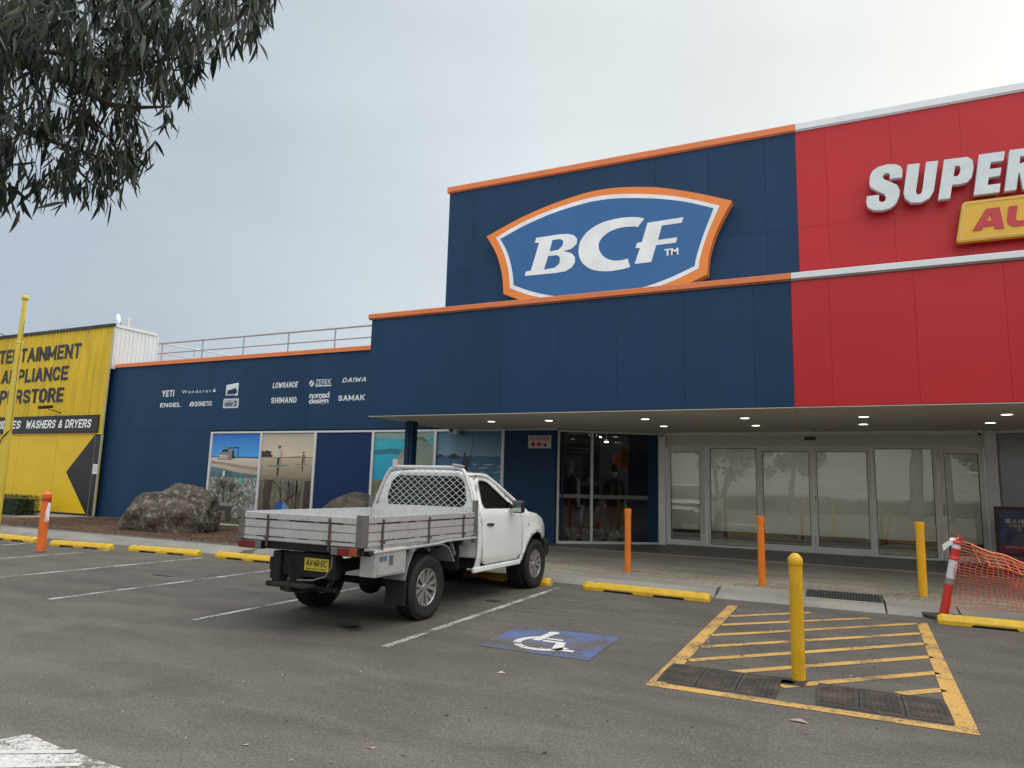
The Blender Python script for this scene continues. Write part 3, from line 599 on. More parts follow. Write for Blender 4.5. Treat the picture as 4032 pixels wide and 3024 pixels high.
# lobby behind the glass
lob = M('lobby_wall', (.64,.665,.64), .8, var=.03, vs=.5)
m = MB(); m.box(-5.05, 3.2, 21.4, 21.5, .17, SZ); build(m, 'lobby_wall', lob, bs)
m = MB(); m.box(-5.06, -4.98, 18.3, 21.4, .17, SZ); m.box(3.2, 3.28, 18.3, 21.4, .17, SZ); build(m, 'lobby_side_wall', lob, bs)
m = MB(); m.box(-5.0, 3.2, 21.37, 21.398, .17, .40); m.box(-4.978, -4.96, 18.4, 21.37, .17, .40); build(m, 'skirting', M('skirting', (.015,.018,.022), .6), bs)
m = MB(); m.box(-5.0, 3.2, 18.2, 21.45, .172, .178); build(m, 'lobby_floor', M('lobby_floor', (.27,.26,.20), .35, var=.2, vs=.8), bs)
m = MB(); m.box(-5.05, 3.28, 18.3, 21.5, SZ, SZ+.1); build(m, 'lobby_ceiling', white_p, bs)
for x in (-3.6,-1.2,1.2):
    m = MB(); m.box(x-.6, x+.6, 19.3, 19.6, SZ-.03, SZ-.005); build(m, 'lobby_light_panel', M('light_panel', (1,.98,.93), .5, emit=7), bs)
m = MB(); m.box(-4.95, -4.90, 19.0, 20.6, .4, 2.4); m.box(-4.9, -4.7, 20.7, 21.36, .17, 2.3); build(m, 'lobby_joinery', M('joinery', (.5,.49,.42), .6), bs)

# ================================================================== RED STORE
rs = thing('store_building', (5, 17, 0), 'red auto parts store with white edge trim joined to the blue one', 'building')
panels([-.71,-.07,1.23,2.54,3.85,5.16,6.47,7.78,9.09,10.4,12.0], ZU, YW, red_m, rs)
m = MB(); m.box(-.71, 12, YW+.045, YW+.25, 5.2, 9.95); build(m, 'panel_backing', M('red_seam', (.26,.010,.016), .8), rs)
m = MB(); m.box(-.71, 12, YW+.25, 34, 5.2, 9.9); build(m, 'upper_block', red_m, rs)
m = MB(); m.box(-.703, 12, YW-.06, YW+.3, 9.97, 10.13); build(m, 'roof_trim', white_t, rs, bevel=.006)
m = MB(); m.box(-.703, 12, YW-.03, YW, 9.945, 9.97); build(m, 'trim_lip', white_t, rs)
panels([-.70,-.09,1.18,2.41,3.68,4.95,6.2,7.5,8.8,10.1,11.4], [3.04, 5.30], YF, red_m, rs)
m = MB(); m.box(-.70, 11.4, YF+.045, YF+.2, 3.045, 5.3); build(m, 'panel_backing', M('red_seam', (.26,.010,.016), .8), rs)
m = MB(); m.box(-.693, 11.4, YF-.055, YF+.25, 5.31, 5.42); build(m, 'roof_trim', white_t, rs, bevel=.006)
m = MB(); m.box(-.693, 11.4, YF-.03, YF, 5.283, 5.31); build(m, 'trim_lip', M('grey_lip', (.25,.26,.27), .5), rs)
m = MB(); m.box(-.70, 11.4, YF+.2, YW, 5.0, 5.1); build(m, 'canopy_roof', M('roof_sheet', (.4,.41,.42), .5), rs)
for a, b in ((-.69, 2.9), (2.91, 7.0), (7.01, 11.4)):
    m = MB(); m.box(a, b, YF, 18.3, SZ, SZ+.02); build(m, 'soffit_board', soffit_m, rs)
# right-hand angled frosted window
B0 = Vector((2.96, 18.0, 0)); B1 = Vector((5.2, 16.5, 0)); bd = (B1-B0).normalized(); bn = Vector((-bd.y, bd.x, 0)) * -1
bn = Vector((bd.y, -bd.x, 0)); BL = (B1-B0).length
def BW(u, v, w): p = B0+bd*u+bn*w; return (p.x, p.y, v)
def bbox_(u0, u1, v0, v1, w0, w1): return MB().prism([(u0,v0),(u1,v0),(u1,v1),(u0,v1)], BW, w0, w1)
for u0, u1 in ((.04,.10),(1.30,1.36),(BL-.06,BL)): build(bbox_(u0, u1, .16, 3.0, -.05, .05), 'window_mullion', alu, rs)
build(bbox_(.1, BL-.06, 2.96, 3.01, -.04, .04), 'window_head', alu, rs); build(bbox_(.1, BL-.06, .155, .22, -.04, .04), 'window_sill', alu, rs)
fgl = M('frosted_grey_glass', (.24,.235,.23), .14, var=.1, vs=1.2, spec=.7)
for u0, u1 in ((.10,1.30),(1.36,BL-.06)): build(bbox_(u0, u1, .22, 2.96, -.004, .004), 'frosted_pane', fgl, rs)
m = MB(); m.box(2.80, 2.98, 17.93, 18.12, .16, SZ); build(m, 'corner_post', alu_lt, rs, bevel=.008)
m = MB(); m.box(5.2, 12, YW, YW+.2, 0, SZ); build(m, 'shop_wall', red_m, rs)
# ================================================================== YELLOW STORE
yb = thing('store_building', (-32, 20, 0), 'yellow appliance store with ribbed upper wall and black chevron', 'building')
yel_c = M('yellow_ribbed_paint', (.66, .46, .018), .5, var=.13, vs=3.5, streak=True, dirt=.40, ds=3.2, dcol=(.20,.15,.012))
yel_f = M('yellow_flat_paint', (.74, .49, .010), .42, var=.04, vs=1.5)
blk_f = M('black_flat_paint', (.016, .016, .019), .45, var=.1, vs=3)
YY = 16.3
m = MB(); pts = []; x = -46.0; pitch = .19; i = 0
while x < -24.20:
    for dx, dy in ((0,0),(.11,0),(.125,-.028),(.165,-.028),(.18,0)):
        if x+dx < -24.19: pts.append((x+dx, YY+dy))
    x += pitch
pts.append((-24.19, YY)); n = len(pts)
m.add([(a, b, 3.70) for a, b in pts]+[(a, b, 7.0) for a, b in pts], [(i, i+1, n+i+1, n+i) for i in range(n-1)])
m.add([(a, b, 3.02) for a, b in pts if a > -24.45 or a < -45]+[(a, b, 3.70) for a, b in pts if a > -24.45 or a < -45], [])
k = [p for p in pts if p[0] > -24.42]; nk = len(k); m.add([(a, b, 3.02) for a, b in k]+[(a, b, 3.70) for a, b in k], [(i, i+1, nk+i+1, nk+i) for i in range(nk-1)])
build(m, 'ribbed_wall', yel_c, yb)
m = MB(); m.box(-46, -24.62, YY+.03, YY+.25, 3.0, 7.0); build(m, 'wall_backing', blk_f, yb)
m = MB(); m.box(-46, -24.16, YY-.07, YY+.10, 6.98, 7.09); build(m, 'roof_capping', M('black_capping', (.02,.021,.024), .5, dirt=.3, ds=5, dcol=(.3,.3,.28)), yb)
# white ribbed return wall
wrib = M('white_ribbed_sheet', (.62,.64,.64), .45, metal=.15, var=.05, vs=3, streak=True, dirt=.2, ds=4, dcol=(.3,.3,.28))
m = MB(); pts = []; y = YY+.02
while y < 17.98:
    for dx, dy in ((0,0),(.10,0),(.115,.02),(.15,.02),(.165,0)): pts.append((-24.17+dy, y+dx))
    y += .165
n = len(pts); m.add([(a, b, 5.4) for a, b in pts]+[(a, b, 6.98) for a, b in pts], [(i, i+1, n+i+1, n+i) for i in range(n-1)]); build(m, 'return_wall', wrib, yb)
m = MB(); m.box(-24.20, -24.12, YY+.02, 18.03, 6.97, 7.07); build(m, 'return_capping', wrib, yb)
m = MB(); m.box(-46, -24.2, YY+.25, 18.0, 3.0, 6.9); build(m, 'upper_volume', wrib, yb)
m = MB(); m.box(-46, -24.6, YY+.3, 40, 0, 5.2); build(m, 'rear_volume', wrib, yb)
m = MB(); m.box(-46, -24.2, YY-.04, YY+.02, 2.985, 3.02); build(m, 'drip_flashing', yel_f, yb)
# flat lower panels and chevron
for a, b in ((-46,-34),(-33.99,-31.6),(-31.59,-29.2),(-29.19,-26.81),(-26.80,-24.20)):
    m = MB(); m.box(a, b-.004, YY, YY+.05, .12, 2.985); build(m, 'flat_panel', yel_f, yb)
m = MB(); m.box(-46, -24.20, YY-.01, YY+.06, -.05, .118); build(m, 'plinth', blk_f, yb)
m = MB(); m.prism([(-24.20,2.98),(-24.60,2.98),(-26.04,1.59),(-24.66,.12),(-24.20,.12)], XZ(YY), .001, .004); build(m, 'black_chevron', blk_f, yb, label='big black arrow shape painted on the flat yellow wall')
m = MB(); m.box(-24.555, -24.535, YY-.012, YY-.004, 0, 2.98); build(m, 'panel_joint', M('joint_grey', (.2,.2,.2), .5), yb)
m = MB(); m.box(-24.23, -24.175, YY-.03, YY+.012, 0, 6.97); build(m, 'edge_flashing', M('pale_edge_flashing', (.40,.38,.26), .5), yb)
# painted words on the ribs
F1 = XZ(YY-.03); navy_ink = M('dark_sign_paint', (.012,.018,.03), .5)
for st, x0, x1, z0, z1, sh in (('ENTERTAINMENT',-32.25,-25.96,5.90,6.47,0),('& APPLIANCE',-31.75,-26.58,5.07,5.62,0),('SUPERSTORE',-31.9,-26.70,4.23,4.79,0)):
    m = MB(); block(m, st, x0, x1, z0, z1, F1, .004, t=.195, gap=.10); build(m, 'painted_words', navy_ink, yb, label='dark painted words reading '+st)
bn_ = thing('banner_sign', (-29, YY, 3.03), 'long black banner reading FRIDGES WASHERS & DRYERS in white', 'sign')
m = MB(); m.box(-36, -24.42, YY-.07, YY-.032, 3.03, 3.68); build(m, 'board', blk_f, bn_)
for st, x0, x1 in (('FRIDGES',-31.05,-29.08),('WASHERS & DRYERS',-28.78,-24.77)):
    m = MB(); block(m, st, x0, x1, 3.22, 3.54, XZ(YY-.07), .004, t=.19, gap=.10, shear=.18); build(m, 'lettering', M('sign_white', (.82,.84,.86), .5), bn_)
# floodlights and aerial
def flood(x, z, y, label):
    o = thing('floodlight', (x, y, z), label, 'floodlight', 'floodlights on the yellow store')
    m = MB(); m.tube([(x,y,z),(x,y-.25,z+.06),(x+.05,y-.5,z+.1)], .018, 6); build(m, 'arm', black_p, o)
    m = MB(); m.obox((x+.03,y-.6,z+.16),(.24,0,0),(0,.13,.03),(0,-.015,.05)); build(m, 'lamp_head', black_p, o); return o
flood(-26.75, 3.80, YY-.02, 'small black floodlight on an arm just above the black banner')
flood(-30.9, 7.05, YY-.05, 'black floodlight on the roof edge of the yellow store, far left one')
an_ = thing('aerial', (-25.15, 17.5, 6.9), 'white dish aerial on a short grey mast above the yellow store', 'antenna')
m = MB(); m.tube([(-25.15,17.5,6.9),(-25.15,17.5,7.68)], .035, 8); build(m, 'mast', alu, an_, smooth=True)
m = MB(); m.tube([(-25.15,17.5,7.58),(-25.5,17.42,7.60)], .025, 6); build(m, 'arm', alu, an_)
m = MB(); m.lathe([(.02,0),(.17,.0),(.19,.05),(.10,.11),(.02,.12)], (-25.60,17.40,7.64), (-.8,-.6,0), 16); build(m, 'dish', white_p, an_, smooth=True)
m = MB(); m.tube([(-25.5,17.42,7.5),(-25.52,17.42,7.3),(-25.35,17.45,7.2),(-25.15,17.5,7.22)], .012, 6); build(m, 'cable', black_r, an_)
# notice on the black panel
def paper(name, pts3, label, mat=paper_m, cat='notice'):
    m = MB(); m.add(pts3, [(0,1,2,3)]); return tag(build(m, name, mat), label, cat)
nt_ = thing('notice', (-24.37, YY-.02, 1.55), 'white paper notice taped to the black end panel of the yellow store', 'notice')
m = MB(); m.box(-24.50,-24.23,YY-.02,YY-.015,1.55,1.90); build(m, 'sheet', paper_m, nt_)
m = MB()
for j in range(4): m.box(-24.46,-24.27,YY-.022,YY-.0205,1.62+j*.07,1.645+j*.07)
build(m, 'print', M('grey_print', (.3,.3,.34), .6), nt_)

# ------------------------------------------------------------------ roof railing
rl = thing('roof_railing', (-17.5, 17.0, 5.3), 'grey steel safety railing along the roof behind the orange trim', 'railing')
gal = M('galvanised_steel', (.42,.43,.45), .4, metal=.5)
rail_d = M('grey_rail_paint', (.34,.34,.35), .5, metal=.2)
for x in (-22.4,-20.32,-18.34,-16.34,-14.40,-12.45,-10.5):
    m = MB(); m.tube([(x,17.0,5.3),(x,17.0,6.32)], .025, 8); build(m, 'post', rail_d, rl, smooth=True)
m = MB(); m.tube([(-22.6,17.0,6.36),(-10.2,17.0,6.33)], .03, 8); build(m, 'top_rail', rail_d, rl, smooth=True)
m = MB(); m.tube([(-22.6,17.0,5.99),(-10.2,17.0,5.96)], .022, 8); build(m, 'mid_rail', rail_d, rl, smooth=True)
for z in (6.36, 6.0):
    m = MB(); m.tube([(-22.4,17.0,z),(-22.4,20.2,z+.12)], .025, 8); build(m, 'side_rail', gal, rl, smooth=True)
for y in (18.4, 19.9):
    m = MB(); m.tube([(-22.4,y,5.3),(-22.4,y,6.42)], .025, 8); build(m, 'post', gal, rl, smooth=True)
m = MB(); m.tube([(-22.4,17.05,5.98),(-22.4,17.5,6.36)], .018, 6); build(m, 'brace', gal, rl)

# ------------------------------------------------------------------ BCF sign (traced on the wall plane, real depth behind and in front)
wp = lambda zx, zy, yy: None
def onwall(x0, y0, s, pts, yy):
    out = []
    for zx, zy in pts:
        d = (pix(x0+zx*s, y0+zy*s, 1)-Vector((0,0,1.6))); t = yy/d.y; out.append((d.x*t, 1.6+d.z*t))
    return out
def smooth_loop(ctrl, n=8):   # Catmull-Rom through control points; a repeated point makes a corner
    P_ = [Vector(p) for p in ctrl]; out = []; k = len(P_)
    for i in range(k):
        p0, p1, p2, p3 = P_[i-1], P_[i], P_[(i+1) % k], P_[(i+2) % k]
        if (p1-p2).length < 1e-4: continue
        if (p0-p1).length < 1e-4: p0 = p1*2-p2 if False else p1
        if (p3-p2).length < 1e-4: p3 = p2
        for j in range(n):
            t = j/n; out.append(tuple(.5*((2*p1)+(p2-p0)*t+(2*p0-5*p1+4*p2-p3)*t*t+(3*p1-p0-3*p2+p3)*t**3)))
    cl = [out[0]]
    for p in out[1:]:
        if (Vector(p)-Vector(cl[-1])).length > .004: cl.append(p)
    if (Vector(cl[0])-Vector(cl[-1])).length < .004: cl.pop()
    return cl
sg = thing('shop_sign', (-5.3, 16.35, 6.0), 'large blue shield sign with white BCF letters and orange border', 'sign')
oc = [(-8.64,8.35),(-8.64,8.35),(-7.55,8.76),(-6.4,9.05),(-5.3,9.17),(-4.1,9.03),(-3.1,8.74),(-2.12,8.36),(-2.12,8.36),(-2.47,7.7),(-2.66,7.1),(-2.71,6.62),(-2.71,6.62),(-3.5,6.33),(-4.4,6.14),(-5.4,6.08),(-6.4,6.14),(-7.3,6.35),(-8.07,6.66),(-8.07,6.66),(-8.13,7.2),(-8.32,7.8)]
wc = [(-8.35,8.27),(-8.35,8.27),(-7.5,8.62),(-6.4,8.89),(-5.3,9.0),(-4.2,8.86),(-3.3,8.63),(-2.40,8.28),(-2.40,8.28),(-2.68,7.65),(-2.86,7.1),(-2.91,6.79),(-2.91,6.79),(-3.6,6.52),(-4.5,6.33),(-5.4,6.27),(-6.3,6.32),(-7.2,6.52),(-7.88,6.80),(-7.88,6.80),(-7.94,7.3),(-8.10,7.8)]
ic = [(-8.21,8.22),(-8.21,8.22),(-7.4,8.53),(-6.4,8.78),(-5.3,8.885),(-4.2,8.75),(-3.3,8.53),(-2.54,8.235),(-2.54,8.235),(-2.79,7.6),(-2.95,7.1),(-3.0,6.86),(-3.0,6.86),(-3.7,6.60),(-4.5,6.42),(-5.4,6.36),(-6.3,6.41),(-7.1,6.60),(-7.77,6.87),(-7.77,6.87),(-7.83,7.3),(-7.98,7.8)]
m = MB(); m.prism(smooth_loop(oc), XZ(16.45), 0, .26); build(m, 'orange_border', M('sign_orange', (.82,.23,.04), .4, var=.04), sg)
m = MB(); m.prism(smooth_loop(wc), XZ(16.19), .001, .005); build(m, 'white_line', M('sign_white', (.82,.84,.86), .5), sg)
m = MB(); m.prism(smooth_loop(ic), XZ(16.185), .001, .005); build(m, 'blue_field', M('sign_blue', (.020,.12,.33), .38, var=.04, vs=1), sg)
ow = lambda pts: onwall(1750, 650, 1250/2212, pts, 16.17)
Bo = [(640,507),(800,483),(860,479),(903,489),(925,515),(920,550),(886,582),(832,600),(884,613),(908,640),(909,676),(888,712),(843,739),(770,752),(560,772),(568,741),(602,736),(660,541),(630,541)]
Bh = [(752,521),(806,515),(828,528),(824,560),(794,590),(732,602)]; Bh2 = [(722,633),(786,627),(806,646),(800,686),(770,714),(693,729)]
Co = [(1393,372),(1350,363),(1290,362),(1235,367),(1190,375),(1140,387),(1100,400),(1058,420),(1020,445),(990,470),(965,500),(947,530),(938,560),(934,590),(935,615),(940,642),(950,665),(965,686),(985,704),(1010,720),(1040,731),(1080,738),(1120,740),(1160,738),(1200,732),(1248,723),(1293,710),(1277,652),(1238,662),(1200,666),(1170,664),(1140,656),(1118,644),(1100,628),(1085,606),(1076,585),(1073,562),(1075,545),(1083,526),(1095,510),(1112,492),(1130,477),(1155,462),(1180,450),(1210,440),(1245,433),(1280,429),(1315,428),(1348,430)]
Fo = [(1415,402),(1665,363),(1652,402),(1515,421),(1487,522),(1622,503),(1612,540),(1475,558),(1440,675),(1325,688),(1362,578),(1330,577),(1343,542),(1375,537)]
m = MB(); m.prism(ow(Bo), XZ(16.18), .001, .01, holes=[ow(Bh), ow(Bh2)]); build(m, 'letter_b', M('sign_white', (.82,.84,.86), .5), sg)
m = MB(); m.prism(ow(Co), XZ(16.18), .001, .01); build(m, 'letter_c', M('sign_white', (.82,.84,.86), .5), sg)
m = MB(); m.prism(ow(Fo), XZ(16.18), .001, .01); build(m, 'letter_f', M('sign_white', (.82,.84,.86), .5), sg)
m = MB(); m.text('TM', -3.72, -3.38, 7.19, 7.36, XZ(16.18), .001, .01, bold=.03); build(m, 'small_letters', M('sign_white', (.82,.84,.86), .5), sg)

# ------------------------------------------------------------------ red store sign
s2 = thing('shop_sign', (2.5, 16.4, 6.7), 'raised white SUPER letters above a yellow AUTO plate on the red wall', 'sign')
ru = lambda pts: onwall(3000, 300, 1032/2140, pts, 16.2)
So = [(1145,822),(1148,760),(1130,730),(1085,714),(1020,717),(950,738),(903,770),(882,815),(877,880),(893,905),(945,935),(1000,958),(1017,985),(1005,1016),(978,1026),(955,1012),(957,965),(857,977),(852,1030),(868,1070),(915,1091),(985,1092),(1055,1070),(1100,1030),(1122,975),(1127,930),(1105,885),(1050,858),(1000,840),(984,815),(1000,792),(1030,785),(1047,800),(1042,834)]
Uo = [(1190,718),(1290,708),(1258,940),(1268,963),(1293,961),(1309,940),(1342,697),(1440,686),(1405,930),(1370,990),(1300,1027),(1220,1028),(1170,995),(1158,950)]
Po = [(1490,678),(1680,655),(1722,682),(1730,740),(1716,818),(1680,860),(1620,877),(1555,882),(1538,993),(1440,1005)]; Ph = [(1580,728),(1613,726),(1624,745),(1617,788),(1600,810),(1566,816)]
Eo = [(1775,637),(1985,608),(1975,683),(1870,697),(1862,755),(1957,742),(1948,805),(1855,822),(1845,885),(1950,872),(1942,942),(1732,967)]
Ro = [(2025,600),(2225,573),(2264,600),(2270,665),(2250,725),(2205,757),(2240,905),(2135,919),(2106,785),(2098,785),(2080,922),(1983,936)]; Rh = [(2112,650),(2150,645),(2163,668),(2150,698),(2105,708)]
whl = M('raised_white_letter', (.62,.68,.70), .45, var=.08, vs=4)
for nme, ol, hs in (('letter_s',So,[]),('letter_u',Uo,[]),('letter_p',Po,[Ph]),('letter_e',Eo,[]),('letter_r',Ro,[Rh])):
    l_ = ru(ol); m = MB(); m.prism(l_, XZ(16.35), 0, .13, holes=[ru(h) for h in hs]); build(m, nme, whl, s2)
def rrect(x0, x1, z0, z1, r, n=5):
    o_ = []
    for cx, cz, a0 in ((x1-r,z1-r,0),(x0+r,z1-r,90),(x0+r,z0+r,180),(x1-r,z0+r,270)):
        o_ += [(cx+r*math.cos(R(a0+90*i/n)), cz+r*math.sin(R(a0+90*i/n))) for i in range(n+1)]
    return o_
sh = lambda pts, k: [(x+(z-6.77)*k, z) for x, z in pts]
m = MB(); m.prism(sh(rrect(2.30, 5.0, 6.77, 7.62, .07), .18), XZ(16.38), 0, .15); build(m, 'yellow_plate', M('plate_yellow', (.68,.40,.035), .4, var=.05), s2)
m = MB(); m.prism(sh(rrect(2.33, 4.97, 6.80, 7.59, .05), .18), XZ(16.23), .0, .012, holes=[sh(rrect(2.36, 4.94, 6.83, 7.56, .04), .18)]); build(m, 'plate_rim', M('plate_rim', (.62,.43,.12), .4), s2)
Ao = [(1720,1260),(1832,1080),(1942,1066),(1980,1237),(1905,1243),(1898,1216),(1815,1227),(1795,1252)]; Ah = [(1868,1122),(1886,1172),(1834,1181)]
U2 = [(2018,1062),(2090,1052),(2075,1160),(2086,1178),(2150,1170),(2166,1150),(2180,1040),(2255,1030),(2236,1160),(2200,1205),(2060,1225),(2010,1200),(2004,1170)]
red_l = M('sign_red', (.46,.03,.04), .45)
m = MB(); m.prism(ru(Ao), XZ(16.23), .001, .02, holes=[ru(Ah)]); build(m, 'letter_a', red_l, s2)
m = MB(); m.prism(ru(U2), XZ(16.23), .001, .02); build(m, 'letter_u', red_l, s2)
for st, x0, x1 in (('T', 3.80, 4.28), ('O', 4.30, 4.84)):
    m = MB(); block(m, st, x0, x1, 7.0, 7.42, XZ(16.23), .018, t=.27, shear=.2); build(m, 'letter_'+st.lower(), red_l, s2)

# ------------------------------------------------------------------ names of goods on the blue wall: flat white cut-outs
lw = M('decal_white', (.68,.72,.76), .5); fw_ = XZ(YW)
def decal(st, x0, x1, z0, z1, bold=.02, shear=0, sp=1, extra=None, label=None):
    m = MB()
    if st and st.isupper(): block(m, st, x0, x1, z0, z1, fw_, .004, t={'ZEREK': .13, 'DAIWA': .16}.get(st, .2), gap=.14, shear=max(0, shear))
    elif st: m.text(st, x0, x1, z0, z1, fw_, .001, .005, bold=min(bold, .02), shear=shear, sp=sp)
    if extra: extra(m)
    return build(m, 'wall_lettering', lw, bs, label=label or 'small white lettering on the navy wall reading '+st)
def rect(m, x0, x1, z0, z1, d=.005): m.prism([(x0,z0),(x1,z0),(x1,z1),(x0,z1)], fw_, .001, d)
decal('YETI', -21.53, -20.90, 4.29, 4.52, .03)
decal('Wanderer', -20.52, -19.10, 4.38, 4.49, 0, sp=1.35, extra=lambda m: m.prism([(-19.03,4.39),(-18.90,4.39),(-18.965,4.52)], fw_, .001, .005))
m = MB()
m.prism([(-18.42,4.60),(-17.87,4.66),(-17.87,4.23),(-17.97,4.22),(-17.97,4.50),(-18.33,4.40),(-18.42,4.22)], fw_, .001, .005); rect(m, -18.38, -17.90, 4.25, 4.28, .009)
build(m, 'wall_lettering', lw, bs, label='small white square logo reading XTM on the navy wall')
m = MB(); block(m, 'XTM', -18.37, -17.90, 4.30, 4.43, fw_, .0095, t=.24); build(m, 'wall_lettering_ink', blue_m, bs)
decal('ENGEL', -21.55, -20.52, 3.92, 4.07, .03, shear=-.02)
decal('DOMETIC', -19.83, -19.02, 3.92, 4.08, .02, extra=lambda m: [m.prism(p, fw_, .001, .005) for p in ([(-20.09,3.99),(-20.01,4.08),(-19.96,4.03),(-20.01,3.98),(-20.01,3.93),(-20.09,3.93)], [(-19.99,4.08),(-19.92,4.08),(-19.86,4.0),(-19.92,3.92),(-19.99,3.92),(-19.93,4.0)])][0] and None)
m = MB(); m.prism(rrect(-18.50,-17.80,3.82,4.14,.05), fw_, .001, .004); build(m, 'logo_plate', M('logo_grey', (.36,.42,.47), .5), bs, label='small rounded plate logo reading weber on the navy wall')
m = MB(); m.prism(rrect(-18.49,-17.81,3.83,4.13,.045), fw_, .005, .007, holes=[rrect(-18.465,-17.835,3.855,4.105,.03)]); build(m, 'logo_rim', lw, bs)
m = MB(); m.text('weber', -18.43, -18.04, 3.88, 4.07, fw_, .005, .008, bold=.01); m.prism([(-17.94+.045*math.cos(t*.52), 4.02+.045*math.sin(t*.52)) for t in range(12)], fw_, .005, .008); m.prism([(-17.95,3.96),(-17.92,3.96),(-17.88,3.88),(-17.99,3.88)], fw_, .005, .008)
build(m, 'logo_ink', M('logo_navy', (.012,.03,.08), .5), bs)
decal('LOWRANCE', -16.38, -15.32, 4.42, 4.60, .03, shear=.18)
decal('ZEREK', -14.62, -14.0, 4.47, 4.63, .005, extra=lambda m: (rect(m, -14.62, -14.0, 4.41, 4.445), m.prism([(-14.78+.095*math.cos(t*.52), 4.52+.10*math.sin(t*.52)) for t in range(12)], fw_, .001, .005)))
m = MB(); m.prism([(-14.85,4.46),(-14.74,4.60),(-14.71,4.58),(-14.82,4.45)], fw_, .006, .008); build(m, 'logo_cut', blue_m, bs)
def stripes(m):   # the slanted-bar word
    x = -13.6
    for a, b, c in ((0,.16,1),(.2,.34,0),(.36,.5,0),(.46,.58,1),(.62,.74,-1),(.76,.84,1),(.82,.9,-1),(.9,.97,1)):
        z0, z1 = 4.49, 4.64; s_ = .06*c
        m.prism([(x+a-s_+.0,z0),(x+a+.035-s_,z0),(x+a+.035+s_,z1),(x+a+s_,z1)], fw_, .001, .005)
        m.prism([(x+b-.04-s_,z0),(x+b-s_,z0),(x+b+s_-.03,z1),(x+b-.07+s_,z1)], fw_, .001, .005)
decal('DAIWA', -13.59, -12.66, 4.50, 4.64, .012, shear=.3)
decal('SHIMANO', -16.39, -15.34, 3.93, 4.12, .03)
decal('nomad', -14.83, -14.05, 4.05, 4.24, .035, sp=.9); decal('design', -14.84, -14.07, 3.83, 4.06, .035, sp=.9)
decal('SAMAK', -13.70, -12.68, 3.94, 4.11, .03)

# ------------------------------------------------------------------ flat photo posters in the windows
def flat(name, col, **k): return M('print_'+name, col, .35, **k)
def poly(m, pts, lay, mi): m.prism(pts, XZ(YW+.028), lay*.0015-.0002, lay*.0015, mi)
def poster(x0, x1, z0, z1, mats, draw, label, group=None):
    m = MB(); m.prism([(x0,z0),(x1,z0),(x1,z1),(x0,z1)], XZ(YW+.028), 0, .001, 0)
    draw(m, lambda u, v: (x0+(x1-x0)*u, z0+(z1-z0)*v)); return tag(build(m, 'window_poster', mats), label, 'poster', group)
def grad(name, c0, c1, z0, z1, var=.1, vs=2, c2=None, sx=1, sz=1, thr=None):
    """printed picture: vertical gradient of the print between two heights, broken up with noise"""
    m = bpy.data.materials.new('print_'+name); m.use_nodes = True; nt = m.node_tree; l = nt.links.new; b = nt.nodes['Principled BSDF']; b.inputs['Roughness'].default_value = .35
    g = N(nt, 'ShaderNodeNewGeometry'); s = N(nt, 'ShaderNodeSeparateXYZ'); l(g.outputs['Position'], s.inputs[0])
    r = N(nt, 'ShaderNodeMapRange'); r.inputs[1].default_value = z0; r.inputs[2].default_value = z1; l(s.outputs[2], r.inputs[0])
    mp = N(nt, 'ShaderNodeMapping'); mp.inputs['Scale'].default_value = (sx, 1, sz); l(g.outputs['Position'], mp.inputs[0])
    n = N(nt, 'ShaderNodeTexNoise'); n.inputs['Scale'].default_value = vs; n.inputs['Detail'].default_value = 8; n.inputs['Roughness'].default_value = .62; l(mp.outputs[0], n.inputs['Vector'])
    a = N(nt, 'ShaderNodeMath', operation='MULTIPLY_ADD'); l(n.outputs[0], a.inputs[0]); a.inputs[1].default_value = var*4; a.inputs[2].default_value = -var*2
    ad = N(nt, 'ShaderNodeMath', operation='ADD'); l(r.outputs[0], ad.inputs[0]); l(a.outputs[0], ad.inputs[1])
    cr = N(nt, 'ShaderNodeValToRGB'); l(ad.outputs[0], cr.inputs[0]); cr.color_ramp.elements[0].color = (*c0, 1); cr.color_ramp.elements[1].color = (*c1, 1); out = cr.outputs[0]
    if c2:
        n2 = N(nt, 'ShaderNodeTexNoise'); n2.inputs['Scale'].default_value = vs*1.7; n2.inputs['Detail'].default_value = 9; n2.inputs['Roughness'].default_value = .7; l(mp.outputs[0], n2.inputs['Vector'])
        r2_ = N(nt, 'ShaderNodeMapRange'); r2_.inputs[1].default_value = thr or .5; r2_.inputs[2].default_value = (thr or .5)+.08; l(n2.outputs[0], r2_.inputs[0])
        mx = N(nt, 'ShaderNodeMix', data_type='RGBA'); l(r2_.outputs[0], mx.inputs[0]); l(out, mx.inputs[6]); mx.inputs[7].default_value = (*c2, 1); out = mx.outputs[2]
    l(out, b.inputs['Base Color']); return m
ink = flat('ink', (.012,.014,.016)); ink2 = flat('brown_ink', (.05,.035,.025)); wht = flat('white', (.6,.6,.58)); grey = flat('grey', (.22,.23,.23))
BZ0, BZ1, BZM = .09, 2.985, 1.575
def blob(cx, cy, rx, ry, n=14, j=.15, sd=1): return [(cx+rx*math.cos(6.2832*t/n)*(1+j*noise.noise(Vector((t*.9, sd, cx)))), cy+ry*math.sin(6.2832*t/n)*(1+j*noise.noise(Vector((sd, t*.9, cy))))) for t in range(n)]
